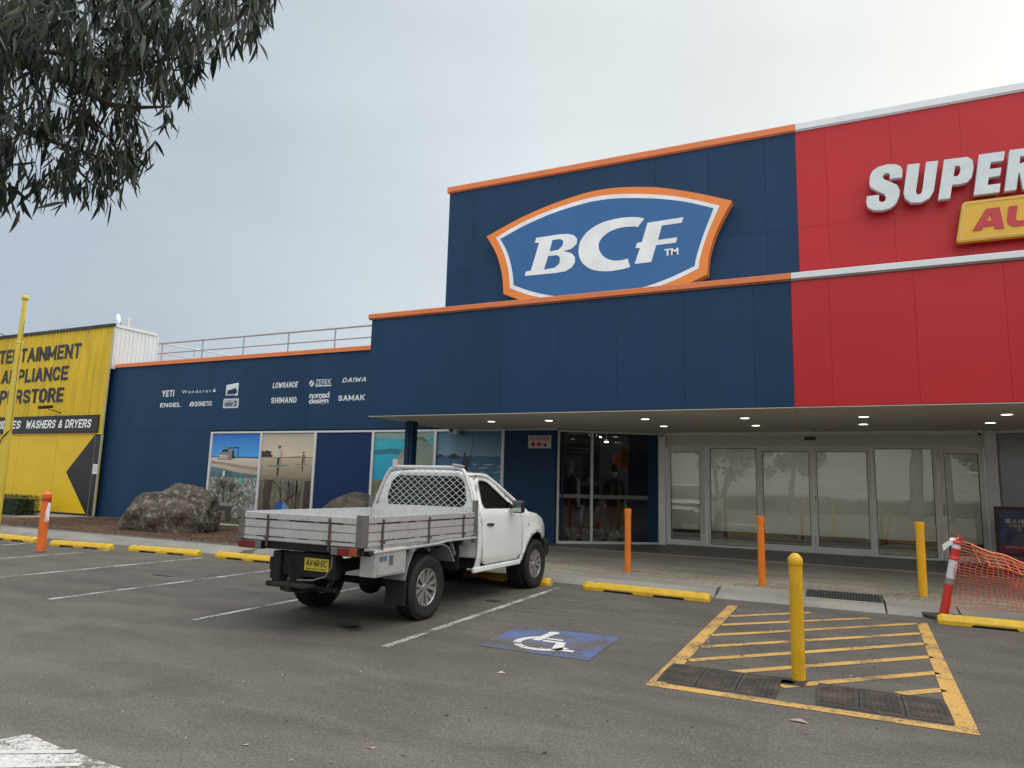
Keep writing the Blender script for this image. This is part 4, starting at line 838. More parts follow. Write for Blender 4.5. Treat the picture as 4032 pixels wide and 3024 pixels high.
def draw1(m, U):
    P_ = lambda pts: [U(*p) for p in pts]
    poly(m, P_([(0,0),(1,0),(1,.45),(0,.47)]), 1, 1); poly(m, P_([(0,.45),(1,.43),(1,.465),(0,.475)]), 2, 2)
    poly(m, P_([(0,0),(1,0),(1,.06),(.6,.10),(.3,.18),(0,.24)]), 2, 3)
    poly(m, P_([(.02,.30),(.3,.27),(.6,.20),(1,.14),(1,.22),(.6,.28),(.3,.33),(0,.36)]), 2, 7)
    poly(m, P_([(.13,.42),(.14,.52),(.19,.56),(.22,.645),(.36,.655),(.42,.60),(.44,.44),(.40,.405),(.36,.40),(.34,.43),(.22,.41),(.17,.40)]), 3, 5)
    poly(m, P_([(.20,.57),(.225,.63),(.335,.64),(.35,.575)]), 4, 4); poly(m, P_([(.15,.50),(.35,.49),(.35,.46),(.15,.47)]), 4, 6); poly(m, P_([(.16,.445),(.33,.435),(.33,.42),(.16,.425)]), 4, 6)
    poly(m, P_([(.33,.675),(.56,.69),(.565,.665),(.33,.65)]), 4, 4); poly(m, P_(strip((.555,.66),(.56,.43),.008)), 4, 4); poly(m, P_(strip((.53,.66),(.535,.45),.006)), 4, 4)
    poly(m, P_([(.42,.43),(.43,.62),(.46,.61),(.47,.50),(.49,.45),(.50,.41)]), 4, 4); poly(m, P_(strip((.12,.405),(.45,.40),.012)), 2, 4); poly(m, P_(strip((.25,.66),(.25,.72),.005)), 4, 4)
    poly(m, P_([(.18,.02),(.24,.16),(.44,.10),(.46,.0)]), 3, 8); poly(m, P_([(.25,.02),(.27,.15),(.31,.14),(.31,.01)]), 4, 6)
poster(-18.838,-16.717,BZM,BZ1,[grad('blue_sky',(.08,.38,.80),(.005,.14,.58),2.1,3.0,.02,1),grad('sand',(.42,.33,.25),(.62,.56,.48),1.7,2.2,.05,5,sx=.6,sz=3),flat('sea',(.01,.10,.28)),grad('lagoon',(.06,.12,.12),(.10,.20,.28),1.5,1.9,.1,5,sz=4),ink,grey,wht,flat('bank',(.34,.25,.18),var=.25,vs=8),flat('shade',(.05,.09,.08),var=.2,vs=12)],draw1,'window poster of a four wheel drive on a beach under blue sky')
def draw2(m, U):
    P_ = lambda pts: [U(*p) for p in pts]
    poly(m, P_([(0,0),(1,0),(1,.47),(0,.47)]), 1, 1); poly(m, P_([(0,.465),(.45,.47),(.7,.485),(1,.47),(1,.46),(0,.455)]), 2, 4)
    poly(m, P_([(0,.47),(0,.60),(.05,.59),(.09,.62),(.15,.60),(.20,.58),(.17,.54),(.22,.50),(.20,.47)]), 3, 2)
    for cx, cy, s_, c in ((.335,.29,1.0,3), (.80,.32,.62,4)):   # paddlers on boards, with their reflections
        poly(m, P_([(cx-.20*s_,cy-.03*s_),(cx+.12*s_,cy-.02*s_),(cx+.2*s_,cy+.02*s_),(cx+.12*s_,cy+.005),(cx-.19*s_,cy-.005)]), 4, 5)
        poly(m, P_([(cx-.03*s_,cy),(cx-.02*s_,cy+.18*s_),(cx+.03*s_,cy+.18*s_),(cx+.015*s_,cy+.09*s_),(cx+.02*s_,cy),(cx,cy),(cx-.005*s_,cy+.1*s_),(cx-.012*s_,cy)]), 5, 2)
        poly(m, P_([(cx-.028*s_,cy+.17*s_),(cx-.03*s_,cy+.31*s_),(cx-.005*s_,cy+.35*s_),(cx+.03*s_,cy+.32*s_),(cx+.03*s_,cy+.17*s_)]), 6, 3 if s_ == 1 else 6)
        poly(m, P_(blob(cx+.005*s_, cy+.39*s_, .022*s_, .03*s_)), 6, 7); poly(m, P_([(cx-.03*s_,cy+.405*s_),(cx+.05*s_,cy+.40*s_),(cx+.03*s_,cy+.425*s_),(cx-.01*s_,cy+.43*s_)]), 7, 2)
        poly(m, P_(strip((cx+.055*s_, cy+.33*s_),(cx+.05*s_,cy+.02),.008)), 5, 2); poly(m, P_([(cx-.02*s_,cy-.05),(cx+.02*s_,cy-.05),(cx+.015*s_,cy-.26*s_),(cx-.015*s_,cy-.24*s_)]), 3, 2)
poster(-16.633,-14.512,BZM,BZ1,[grad('dusk_sky',(.66,.55,.40),(.46,.42,.37),2.2,3.0,.35,1.6,sz=2.2),grad('gold_water',(.20,.16,.11),(.50,.42,.30),1.5,2.25,.22,6,sx=.35,sz=4),flat('hill_ink',(.025,.03,.022)),flat('singlet',(.5,.5,.52)),flat('far_shore',(.16,.09,.05)),flat('board',(.10,.20,.22)),flat('purple',(.20,.12,.28)),flat('skin',(.25,.13,.08))],draw2,'window poster of two paddle boarders on golden water')
def bush(seed, tent=False, camp=False, col=None):
    def d(m, U):
        P_ = lambda pts: [U(*p) for p in pts]; rn = random.Random(seed)
        poly(m, P_([(0,0),(1,0),(1,.12),(0,.16)]), 1, 3)
        def br(x, y, a, l_, w_, dpt):
            x2, y2 = x+math.cos(a)*l_, y+math.sin(a)*l_*1.2
            if not (.0 < x2 < 1 and 0 < y2 < .99 and 0 < x < 1): return
            poly(m, P_(strip((x,y),(x2,y2),w_)), 2+(dpt % 2), 1 if rn.random() < .6 else 2)
            if dpt < 4:
                for k in range(3): br(x2, y2, a+rn.uniform(-.65,.65), l_*rn.uniform(.6,.85), w_*.6, dpt+1)
        for k in range(4 if not tent else 3): br(rn.uniform(.15,.9), .1, 1.57+rn.uniform(-.3,.3), .24, .018, 0)
        if tent:
            for k in range(26):
                x = rn.uniform(.02,.97); poly(m, P_(strip((x,.15),(x+rn.uniform(-.06,.06),.97),rn.uniform(.006,.02))), 2, rn.choice((1,2,2)))
            poly(m, P_([(.05,.0),(.10,.3),(.13,.97),(.26,.97),(.22,.5),(.24,.05)]), 4, 1); poly(m, P_([(.84,.05),(.86,.97),(.98,.97),(.96,.05)]), 4, 1)
            poly(m, P_([(.27,.06),(.29,.33),(.36,.50),(.48,.53),(.58,.44),(.66,.22),(.68,.08)]), 5, 4); poly(m, P_([(.45,.07),(.46,.32),(.48,.53),(.58,.44),(.66,.22),(.67,.07)]), 6, 5); poly(m, P_([(.44,.07),(.45,.24),(.56,.25),(.58,.07)]), 7, 6)
        if camp:
            poly(m, P_([(.22,.04),(.22,.40),(.52,.44),(.50,.05)]), 5, 1); poly(m, P_([(.18,.38),(.30,.46),(.56,.43),(.52,.38)]), 6, 6); poly(m, P_([(.27,.06),(.29,.28),(.38,.28),(.39,.07)]), 6, 2); poly(m, P_(blob(.64,.93,.04,.07)), 6, 7)
    return d
bm = lambda nme, sky_, gr, thr: [grad(nme, (.10,.09,.055), (.16,.16,.11), .1, 1.5, .25, 7, c2=sky_, thr=thr, sx=1.3, sz=.8), ink2, flat('bark', (.16,.11,.08)), grad(nme+'g', gr, (.09,.09,.04), .1, .4, .2, 9), flat('tent_blue', (.02,.09,.36)), flat('tent_light', (.12,.28,.50)), grey, flat('balloon', (.10,.42,.36))]
poster(-18.838,-16.717,BZ0,BZM-.005,bm('bush1',(.40,.50,.55),(.10,.09,.03),.51),bush(3,camp=True),'window poster of scrubby trees over a campsite, below the beach picture')
poster(-16.633,-14.512,BZ0,BZM-.005,bm('bush2',(.34,.33,.30),(.13,.11,.04),.55),bush(8,tent=True),'window poster of a blue dome tent among tree trunks')
poster(-12.278,-10.242,BZ0,BZM+.03,bm('bush3',(.30,.30,.16),(.10,.10,.03),.52),bush(5),'window poster of yellow green bush half hidden behind the ute')
def draw4(m, U):
    P_ = lambda pts: [U(*p) for p in pts]
    poly(m, P_([(0,.52),(.3,.55),(.6,.50),(.6,.62),(.3,.66),(0,.62)]), 1, 4)
    poly(m, P_([(.0,.82),(.3,.84),(.6,.78),(.8,.86),(1,.8),(1,1),(0,1)]), 1, 3)
    poly(m, P_([(.36,.10),(.35,.28),(.40,.50),(.50,.68),(.62,.80),(.78,.84),(.90,.78),(1,.72),(1,.38),(.86,.34),(.72,.14),(.60,.03),(.44,.0)]), 2, 1)
    poly(m, P_([(.40,.12),(.40,.3),(.50,.52),(.66,.44),(.70,.2),(.58,.06)]), 3, 2); poly(m, P_([(.55,.72),(.62,.9),(.82,.9),(.9,.78),(.75,.84)]), 3, 5)
    poly(m, P_([(.86,.33),(.80,.20),(.92,.24),(.97,.36)]), 3, 6); poly(m, P_(blob(.44,.17,.028,.035)), 4, 7); poly(m, P_(blob(.44,.17,.045,.05)), 3, 5)
poster(-12.278,-10.242,BZM+.035,BZ1,[grad('reef_water',(.0,.34,.55),(.04,.47,.60),1.6,3.0,.08,2,sz=2),grad('fish',(.36,.36,.26),(.16,.26,.22),1.6,2.9,.2,9,sx=1.5),flat('fish_belly',(.36,.40,.36),var=.2,vs=14),grad('surface',(.04,.30,.38),(.36,.46,.40),2.7,3.0,.5,5,sz=3),flat('reef_band',(.015,.19,.28),var=.1),flat('fin',(.14,.13,.07),var=.3,vs=20),flat('fin_gold',(.30,.24,.05)),ink],draw4,'window poster of a big silver fish in turquoise water')
def draw5(m, U):
    P_ = lambda pts: [U(*p) for p in pts]
    poly(m, P_([(0,0),(1,0),(1,.52),(0,.54)]), 1, 1)
    rn = random.Random(4)
    for k in range(26):
        x, y = rn.random(), rn.uniform(.03,.40); l_ = rn.uniform(.06,.22); poly(m, P_([(x,y),(x+l_*.5,y+.02),(min(1,x+l_),y+.004),(min(1,x+l_*.6),y-.012)]) if x < .85 else P_([(x,y),(.99,y+.01),(.99,y-.01)]), 2, 2)
    poly(m, P_([(.0,.50),(.04,.56),(.09,.55),(.12,.50)]), 3, 3); poly(m, P_([(.17,.47),(.22,.55),(.28,.58),(.33,.54),(.37,.48)]), 3, 3)
    poly(m, P_([(.40,.0),(.42,.25),(.405,.42),(.42,.50),(.46,.53),(.495,.48),(.50,.42),(.52,.50),(.535,.56),(.55,.55),(.53,.44),(.50,.36),(.49,.22),(.51,0)]), 4, 3); poly(m, P_(blob(.44,.56,.02,.028)), 4, 3)
    rod = [(.535,.56),(.55,.68),(.565,.80),(.56,.90),(.53,.93)]
    for a, b in zip(rod, rod[1:]): poly(m, P_(strip(a, b, .006)), 5, 3)
    poly(m, P_(strip((.64,.55),(.72,.05),.004)), 5, 4)
poster(-10.158,-8.142,BZM-.0,BZ1,[grad('grey_sky',(.20,.38,.50),(.05,.15,.26),2.2,3.0,.06,1.5),grad('surf',(.06,.22,.32),(.018,.11,.28),1.6,2.3,.25,5,sx=.6,sz=2.5,c2=(.30,.42,.46),thr=.58),flat('foam',(.42,.50,.52)),ink,grey],draw5,'window poster of an angler casting before rough blue sea')
poster(-10.158,-8.142,BZ0,BZM-.005,[flat('dark_green',(.016,.055,.028),var=.1)],lambda m, U: None,'plain dark green window film below the angler picture')

# ------------------------------------------------------------------ hazard sign
hz = thing('hazard_sign', (-7.04, 16.47, 2.53), 'white board reading HAZCHEM over three diamonds on the navy wall', 'sign')
m = MB(); m.box(-7.36, -6.72, 16.47, 16.49, 2.53, 2.86); build(m, 'board', M('sign_board', (.55,.54,.54), .5), hz)
m = MB(); block(m, 'HAZCHEM', -7.32, -6.76, 2.735, 2.835, XZ(16.47), .002, t=.2); build(m, 'lettering', M('sign_red_ink', (.42,.02,.03), .5), hz)
for cx, c in ((-7.22,'r'),(-7.055,'r'),(-6.89,'w')):
    m = MB(); m.prism([(cx,2.555),(cx+.075,2.635),(cx,2.715),(cx-.075,2.635)], XZ(16.47), .001, .003); build(m, 'diamond', M('sign_red_ink', (.42,.02,.03), .5) if c == 'r' else M('diamond_white', (.5,.5,.5), .5), hz)
m = MB(); m.prism([(-6.89,2.555),(-6.815,2.635),(-6.965,2.635)], XZ(16.47), .0035, .005); build(m, 'diamond_half', ink, hz)
m = MB(); m.prism([(-6.93,2.65),(-6.85,2.65),(-6.85,2.665),(-6.93,2.665)], XZ(16.47), .0035, .005); build(m, 'diamond_mark', ink, hz)

# ------------------------------------------------------------------ lights, cameras, sensor under the soffit
lamp_e = M('lit_diffuser', (1.0,.93,.82), .5, emit=4.5)
pl0 = None
LB = ['at the far left of the canopy, over the angler poster','over the HAZCHEM sign','over the angled shop window, front row','over the corner camera, back row','over the closed left door, front row','in front of the sliding doors, back row','in front of the sliding doors, right front row','right of the door sensor, back row','by the right security camera, back row','near the right picture edge, front row']
for i, (x, y) in enumerate(((-7.34,14.29),(-5.89,14.28),(-3.71,14.3),(-3.72,16.03),(-1.72,14.42),(-1.69,16.1),(.40,14.5),(.43,16.07),(2.63,16.06),(2.62,14.46))):
    lab = 'round recessed downlight '+LB[i]
    if pl0 is None:
        pl0 = thing('downlight', (x, y, SZ), lab, 'ceiling light', 'downlights in the canopy soffit')
        m = MB(); m.lathe([(.082,0),(.10,-.010),(.10,0)], (x,y,SZ-.001), n=28, close=True); build(m, 'rim', white_p, pl0, smooth=True)
        m = MB(); m.lathe([(.001,-.006),(.082,-.006),(.082,-.001),(.001,-.001)], (x,y,SZ-.001), n=28); build(m, 'diffuser', lamp_e, pl0)
    else: copy_tree(pl0, (x, y, SZ), label=lab)
def seccam(x, y, z, dx, label, box=False):
    o = thing('security_camera', (x, y, z), label, 'camera', 'security cameras under the canopy')
    if box:
        m = MB(); m.box(x-.12,x+.12,y-.14,y,z-.08,z+.08); build(m, 'housing', white_p, o, bevel=.015)
        m = MB(); m.lathe([(.055,0),(.055,.02),(.001,.025)], (x-.04,y-.14,z), (0,-1,0), 16); build(m, 'lens', M('lens_blue', (.02,.04,.12), .1), o, smooth=True)
    else:
        m = MB(); m.lathe([(.05,0),(.05,.03),(.03,.045)], (x,y,z), (0,0,-1), 16); build(m, 'mount', white_p, o, smooth=True)
        m = MB(); m.lathe([(.001,0),(.04,.01),(.052,.04),(.045,.075),(.001,.08)], (x,y+.03,z-.05), (dx,-.8,-.5), 16); build(m, 'housing', white_p, o, smooth=True)
        m = MB(); m.lathe([(.032,0),(.03,.02),(.001,.022)], Vector((x,y+.03,z-.05))+Vector((dx,-.8,-.5)).normalized()*.075, (dx,-.8,-.5), 14); build(m, 'lens', black_p, o, smooth=True)
seccam(-9.5+.02, 16.36, 2.98, 0, 'boxy white camera with round blue lens on the window head', True)
bpy.data.objects['security_camera'].location = (-9.5, 16.36, 2.98)
seccam(-4.2, 17.86, SZ, .1, 'white dome security camera at the left end of the glass doors')
seccam(2.72, 17.86, SZ, -.1, 'white dome security camera at the right end of the glass doors')
ds = thing('door_sensor', (-.67, 17.97, 2.83), 'black motion sensor bar above the sliding doors', 'sensor')
m = MB(); m.box(-.79,-.54,17.93,17.985,2.83,2.90); build(m, 'housing', black_p, ds, bevel=.01)
m = MB(); m.box(-.60,-.56,17.925,17.93,2.86,2.88); build(m, 'indicator', M('blue_led', (.1,.15,.25), .3), ds)
m = MB(); m.box(-.74,-.6,17.4,17.55,3.0,3.029); tag(build(m, 'smoke_detector', white_p, bevel=.01), 'small white box on the soffit above the door sensor', 'detector')
# ================================================================== SHOP WINDOW DISPLAY
dk_in = M('shop_inside_dark', (.06,.065,.075), .8, var=.3, vs=1.5)
m = MB(); m.box(-12, -5.15, 24.9, 25, .16, 3.6); m.box(-5.16,-5.12,18.2,25,.16,3.6); build(m, 'inner_wall', dk_in, bs)
m = MB(); m.box(-12, -5.15, 16.8, 25, 3.5, 3.6); build(m, 'inner_ceiling', dk_in, bs)
m = MB(); m.add([(-9,16.7,.17),(-6.5,16.7,.17),(-4.6,17.98,.17),(-5.15,25,.17),(-12,25,.17)], [(0,1,2,3,4)]); build(m, 'inner_floor', M('shop_floor', (.10,.09,.08), .4), bs)
for x, y in ((-8.2,18.6),(-6.6,18.3),(-8.6,21),(-6.8,21)):
    m = MB(); m.box(x-.6,x+.6,y-.06,y+.06,3.40,3.46); build(m, 'strip_light', M('strip_light_lit', (1,.97,.92), .5, emit=14), bs)
def GU(u, back): # behind the angled glass along the line of sight
    p = A0+ad*u; k = 1+back/17.6; return Vector((p.x*k, p.y*k, 0))
rk = thing('display_rack', (-7.6, 19.6, .17), 'shelves of fishing rods and tackle deep inside the shop window', 'shelf')
cs = [M('goods_'+n_, c, .6) for n_, c in (('cream',(.42,.36,.22)),('red',(.30,.03,.03)),('white',(.5,.5,.5)),('green',(.10,.30,.04)),('blue',(.04,.07,.30)),('black',(.02,.02,.02)))]
m = MB(); rn = random.Random(5)
for z in (.55,1.0,1.45,1.9): m.box(-8.6,-6.3,19.4,19.9,z-.02,z,5)
for k in range(150):
    x = rn.uniform(-8.5,-6.4); z = rn.choice((.17,.55,1.0,1.45)); h = rn.uniform(.1,.4); ww = rn.uniform(.015,.05); m.box(x-ww, x+ww, 19.35-rn.random()*.05, 19.5, z, z+h, rn.choice((0,0,1,2,2,3,4,5)))
build(m, 'goods', cs, rk, kind='stuff')
def pallet(u, back, w_, label):
    c = GU(u, back); o = thing('pallet', (c.x, c.y, .17), label, 'pallet', 'wooden pallets in the shop window')
    wd = M('pallet_wood', (.34,.27,.16), .8, var=.2, vs=8)
    def P_(a, b, z): q = c+ad*a-an*b; return (q.x, q.y, z)
    fr = lambda d: (lambda a, z, w2: P_(a, d-w2, z))
    for a in (-w_/2, -.09, w_/2-.18):
        m = MB(); m.prism([(a,.18),(a+.18,.18),(a+.18,.29),(a,.29)], lambda q, z, w2: P_(q, w2, z), -.0, .5); build(m, 'block', wd, o)
    for d in (0, .13, .26, .39):
        m = MB(); m.prism([(-w_/2,.292),(w_/2,.292),(w_/2,.318),(-w_/2,.318)], lambda q, z, w2, d=d: P_(q, w2, z), d, d+.115); build(m, 'slat', wd, o)
    m = MB(); m.prism([(-w_/2,.17),(w_/2,.17),(w_/2,.182),(-w_/2,.182)], lambda q, z, w2: P_(q, w2, z), 0, .5); build(m, 'slat', wd, o)
pallet(.42, .25, .85, 'wooden pallet under the mannequin in the beanie'); pallet(1.42, .25, .98, 'wooden pallet under the mannequin in the brown jacket')
def skin(name, nodes, edges, mat, parent=None, sub=2, rootn=0):
    me = bpy.data.meshes.new(name+'_s'); me.from_pydata([n_[0] for n_ in nodes], edges, [])
    o = bpy.data.objects.new('tmp', me); COL.objects.link(o)
    sk = o.modifiers.new('s', 'SKIN'); sk.use_smooth_shade = True
    lay = me.skin_vertices[0] if me.skin_vertices else None
    if lay is None:
        me.skin_vertices if False else None
    for i, (p, r_) in enumerate(nodes):
        rr = r_ if isinstance(r_, tuple) else (r_, r_); me.skin_vertices[0].data[i].radius = rr; me.skin_vertices[0].data[i].use_root = (i == rootn)
    if sub: sb = o.modifiers.new('u', 'SUBSURF'); sb.levels = sub; sb.render_levels = sub
    dg = bpy.context.evaluated_depsgraph_get(); dg.update(); m2 = bpy.data.meshes.new_from_object(o.evaluated_get(dg))
    mb = MB(); mb.add([v.co[:] for v in m2.vertices], [tuple(p.vertices) for p in m2.polygons])
    bpy.data.objects.remove(o); bpy.data.meshes.remove(me); bpy.data.meshes.remove(m2)
    return mb
def has_skin():
    me = bpy.data.meshes.new('q'); me.from_pydata([(0,0,0),(0,0,1)], [(0,1)], []); o = bpy.data.objects.new('q', me); COL.objects.link(o); o.modifiers.new('s','SKIN'); n_ = len(me.skin_vertices); bpy.data.objects.remove(o); return n_
mann = M('mannequin_white', (.55,.55,.53), .5)
def mannequin(u, back, z0, h, label, cloth, sleeves=True, hat=None, skirt=False, pose=0):
    c = GU(u, back); s = h/1.80; o = thing('mannequin', (c.x, c.y, z0), label, 'mannequin', 'shop window mannequins')
    X, Yv = ad, -an
    def p(a, z, f=0): q = c+X*a*s+Yv*(-f)*s; return (q.x, q.y, z0+z*s)
    def tb(mb, pts, rads, n=10): mb.tube([p(*q) for q in pts], [r_*s for r_ in rads], n); return mb
    b = MB()
    tb(b, [(0,.92),(0,1.05),(0,1.2),(0,1.36),(0,1.45),(0,1.50)], [.14,.125,.13,.15,.10,.05], 14)
    tb(b, [(0,1.46),(0,1.55)], [.048,.045]); 
    hd = [(0,1.52,.01),(0,1.56,.02),(0,1.62,.02),(0,1.70,.015),(0,1.76,.01),(0,1.795,.0)]
    tb(b, hd, [.04,.065,.08,.085,.065,.02], 14)
    for sx in (-1, 1):
        tb(b, [(sx*.10,.95),(sx*.10,.75,.01),(sx*.095,.48,.02),(sx*.09,.28),(sx*.085,.07)], [.085,.078,.055,.052,.036]); tb(b, [(sx*.085,.06,-.03),(sx*.10,.035,.08),(sx*.11,.02,.17)], [.04,.04,.02])
        e = pose*.05
        tb(b, [(sx*.16,1.40),(sx*.215,1.32),(sx*.235,1.10,-.02),(sx*(.225+e),.88,.03),(sx*(.22+e),.80,.05)], [.05,.052,.042,.032,.022])
        for q in range(5): tb(b, [(sx*(.22+e)+(q-2)*.012,.80,.05),(sx*(.22+e)+(q-2)*.016,.74 if q else .77,.06),(sx*(.22+e)+(q-2)*.014,.70-.01*(q % 2) if q else .755,.05)], [.009,.008,.006], 6)
    build(b, 'body', mann, o, smooth=80)
    v = MB(); tb(v, [(0,.90),(0,1.02),(0,1.2),(0,1.34),(0,1.43),(0,1.49)], [.178,.165,.165,.185,.13,.07], 16)
    if sleeves:
        for sx in (-1, 1): tb(v, [(sx*.13,1.41),(sx*.215,1.34),(sx*.245,1.10,-.02),(sx*.235,.87,.03)], [.065,.070,.062,.052])
    build(v, 'jacket', cloth[0], o, smooth=80)
    if len(cloth) > 2:
        for sx in (-1, 1):
            v = MB(); tb(v, [(sx*.09,.95,.10),(sx*.09,1.2,.115),(sx*.085,1.32,.12)], [.06,.065,.055], 10); build(v, 'jacket_panel', cloth[2], o, smooth=80)
    v = MB()
    if skirt: tb(v, [(0,.95),(0,.8),(0,.45),(0,.2)], [.155,.19,.215,.235], 18)
    else:
        for sx in (-1, 1): tb(v, [(sx*.095,.96),(sx*.10,.72),(sx*.10,.4),(sx*.09,.12)], [.105,.10,.082,.075])
    build(v, 'trousers' if not skirt else 'long_skirt', cloth[1], o, smooth=80)
    if hat: v = MB(); tb(v, [(0,1.64,.01),(0,1.72,.01),(0,1.80,0),(0,1.86,-.01)], [.096,.10,.08,.03], 14); build(v, 'beanie', hat, o, smooth=80)
ck = lambda n_, c: M('cloth_'+n_, c, .9, var=.15, vs=12)
mannequin(.34, .55, .33, 1.86, 'white mannequin with beanie, black vest and pale sleeves in the shop window', [ck('black',(.018,.018,.02)), ck('plum',(.06,.022,.03))], sleeves=False, hat=ck('stone',(.30,.27,.22)), skirt=True)
mannequin(.86, .75, .33, 1.60, 'shorter dark clothed mannequin behind the mullion of the shop window', [ck('navy',(.02,.025,.045)), ck('wine',(.08,.018,.025))], hat=ck('wine',(.08,.018,.025)), skirt=True)
mannequin(1.50, .55, .33, 1.82, 'mannequin in a black and brown jacket at the right of the shop window', [ck('coal',(.015,.02,.018)), ck('olive',(.045,.035,.022)), ck('tan',(.13,.075,.035))], hat=ck('coal',(.015,.02,.018)), pose=1)
for u, c, lab in ((1.0,(.20,.05,.06),'small dusky pink mug'),(1.12,(.10,.22,.17),'small mint green mug'),(1.28,(.03,.03,.035),'tall black flask')):
    q = GU(u, .3); o = thing('drink_cup', (q.x, q.y, .32), lab+' standing on the shop window pallet', 'cup', 'cups on the window pallet'); h = .24 if u > 1.2 else .12
    m = MB(); m.lathe([(.035,0),(.045,h*.5),(.042,h*.85)], (q.x,q.y,.32), n=14); build(m, 'body', M('cup_%d' % int(u*100), c, .4), o, smooth=True)
    m = MB(); m.lathe([(.044,h*.85),(.046,h*.93),(.02,h)], (q.x,q.y,.32), n=14); build(m, 'lid', black_p, o, smooth=True)
def uposter(name, u0, u1, z0, z1, back, mat, label, texts, cat):
    k = 1+back/17.6
    def fr(u, v, w2): q = (A0+ad*u)*k + an*w2; return (q.x, q.y, v)
    o = thing(name, fr((u0+u1)/2, z0, 0), label, cat); m = MB(); m.prism([(u0,z0),(u1,z0),(u1,z1),(u0,z1)], fr, 0, .01); build(m, 'sheet', mat, o)
    for st, a, b, c, d, mt in texts:
        m = MB(); m.text(st, a, b, c, d, fr, .011, .014, bold=.02, mi=0); build(m, 'lettering', mt, o)
    return o, fr
ptx = M('poster_grey_ink', (.28,.28,.28), .6)
o, fr = uposter('hanging_poster', .20, 1.10, 1.55, 2.95, 1.0, M('poster_dark', (.03,.03,.033), .5, var=.4, vs=3), 'large dark poster reading THE UBER JACKET hanging behind the mannequins',
        [('THE UBER JACKET', .33, 1.06, 2.56, 2.63, ptx), ('DOWN FOR ANYTHING', .40, 1.0, 2.48, 2.52, ptx)], 'poster')
m = MB(); m.prism([(.22,1.75),(.65,1.75),(.65,2.42),(.22,2.42)], fr, .011, .013); build(m, 'printed_photo', M('poster_snow', (.10,.10,.11), .5, var=.5, vs=4), o)
m = MB(); m.prism([(.20,1.57),(1.08,1.57),(1.08,1.74),(.20,1.74)], fr, .011, .013); build(m, 'printed_footer', M('poster_footer', (.16,.15,.14), .5), o)
og = M('banner_orange', (.62,.16,.03), .6, emit=0); bl = M('banner_ink', (.012,.02,.06), .6); wl_ = M('banner_white', (.6,.6,.58), .6)
for (a, b, c, d, bk, lab) in ((1.48,1.80,2.11,2.50,1.2,'orange hanging banner, the lower left of two in the shop'),(1.64,1.84,2.20,2.70,.9,'orange hanging banner, the upper right of two in the shop')):
    uposter('hanging_banner', a, b+.1, c, d, bk, og, lab, [('WEL', a+.03, b-.04, c+(d-c)*.52, c+(d-c)*.68, bl), ('TO', a+.12, b-.08, c+(d-c)*.32, c+(d-c)*.44, wl_)], 'banner')
for i, (u, z, bk) in enumerate(((1.02,2.60,1.5),(1.28,2.74,1.2),(.45,2.75,3.0),(1.10,2.86,3.5),(.82,2.64,4),(.1,2.62,4))):
    q = GU(u, bk); z = 1.6+(z-1.6)*(1+bk/17.6)
    o = thing('pendant_lamp', (q.x, q.y, z), 'small lit pendant lamp inside the shop, '+('beside the lower orange banner','above the upper orange banner','high above the tall beanie mannequin','highest one right of the window mullion','over the UBER JACKET poster','at the far left of the shop window')[i], 'lamp', 'pendant lamps inside the shop')
    m = MB(); m.tube([(q.x,q.y,z+.05),(q.x,q.y,3.5)], .008, 6); build(m, 'cord', white_p, o); m = MB(); m.lathe([(.02,.06),(.05,.03),(.07,0)], (q.x,q.y,z), n=14); build(m, 'shade', white_p, o)
    m = MB(); m.lathe([(.055,-.012),(.055,-.002)], (q.x,q.y,z), n=14); build(m, 'glow_disc', M('pendant_glow', (1,.95,.85), .5, emit=14), o)

# ================================================================== STREET THINGS
def bollard(x, y, z, h, r_, mat, label, group, band=False, flat=False):
    o = thing('bollard', (x, y, z), label, 'bollard', group)
    m = MB(); m.lathe([(r_,0),(r_,h-.10)], (x,y,z), n=28); build(m, 'post', mat, o, smooth=True)
    m = MB()
    if flat: m.lathe([(r_+.006,h-.10),(r_+.006,h-.008),(r_*.9,h),(.002,h+.002)], (x,y,z), n=28)
    else: m.lathe([(r_+.004,h-.10),(r_+.006,h-.095),(r_+.005,h-.045),(r_*.88,h-.028),(r_*.5,h-.006),(.012,h),(.001,h+.001)], (x,y,z), n=28)
    build(m, 'cap', mat, o, smooth=True)
    m = MB(); pts = [(r_*1.0,.0),(r_*1.35,.001),(r_*1.1,.012),(r_,.02)]; m.lathe(pts, (x,y,z), n=20); build(m, 'base_collar', M('asphalt_collar', (.05,.045,.04), .9, var=.3, vs=30) if z < .05 else conc, o, smooth=True)
    if band: m = MB(); m.lathe([(r_+.003,h-.19),(r_+.003,h-.12)], (x,y,z), n=28); build(m, 'reflective_band', M('band_red', (.35,.04,.02), .4), o)
    return o
bollard(-.40, 6.66, 0, 1.07, .056, yellow_b, 'yellow steel bollard with domed cap standing in the hatched area', 'yellow bollards')
bollard(1.02, 12.22, .1, 1.10, .060, M('yellow_bollard_paint_b', (.78,.40,.012), .38, var=.06, vs=6), 'flat topped yellow bollard on the path before the right glass doors', 'yellow bollards', flat=True)
bollard(-3.49, 12.25, .1, 1.12, .056, orange_b, 'orange bollard in front of the angled shop window', 'orange bollards', flat=True)
bollard(-1.21, 11.88, .1, 1.10, .056, orange_b, 'orange bollard in front of the left sliding door', 'orange bollards', flat=True)
lb = bollard(-14.51, 8.76, 0, 1.19, .082, M('orange_bollard_faded', (.78,.16,.025), .4, var=.08, vs=5), 'stout orange bollard with a dark red band at far left', 'orange bollards', band=True)
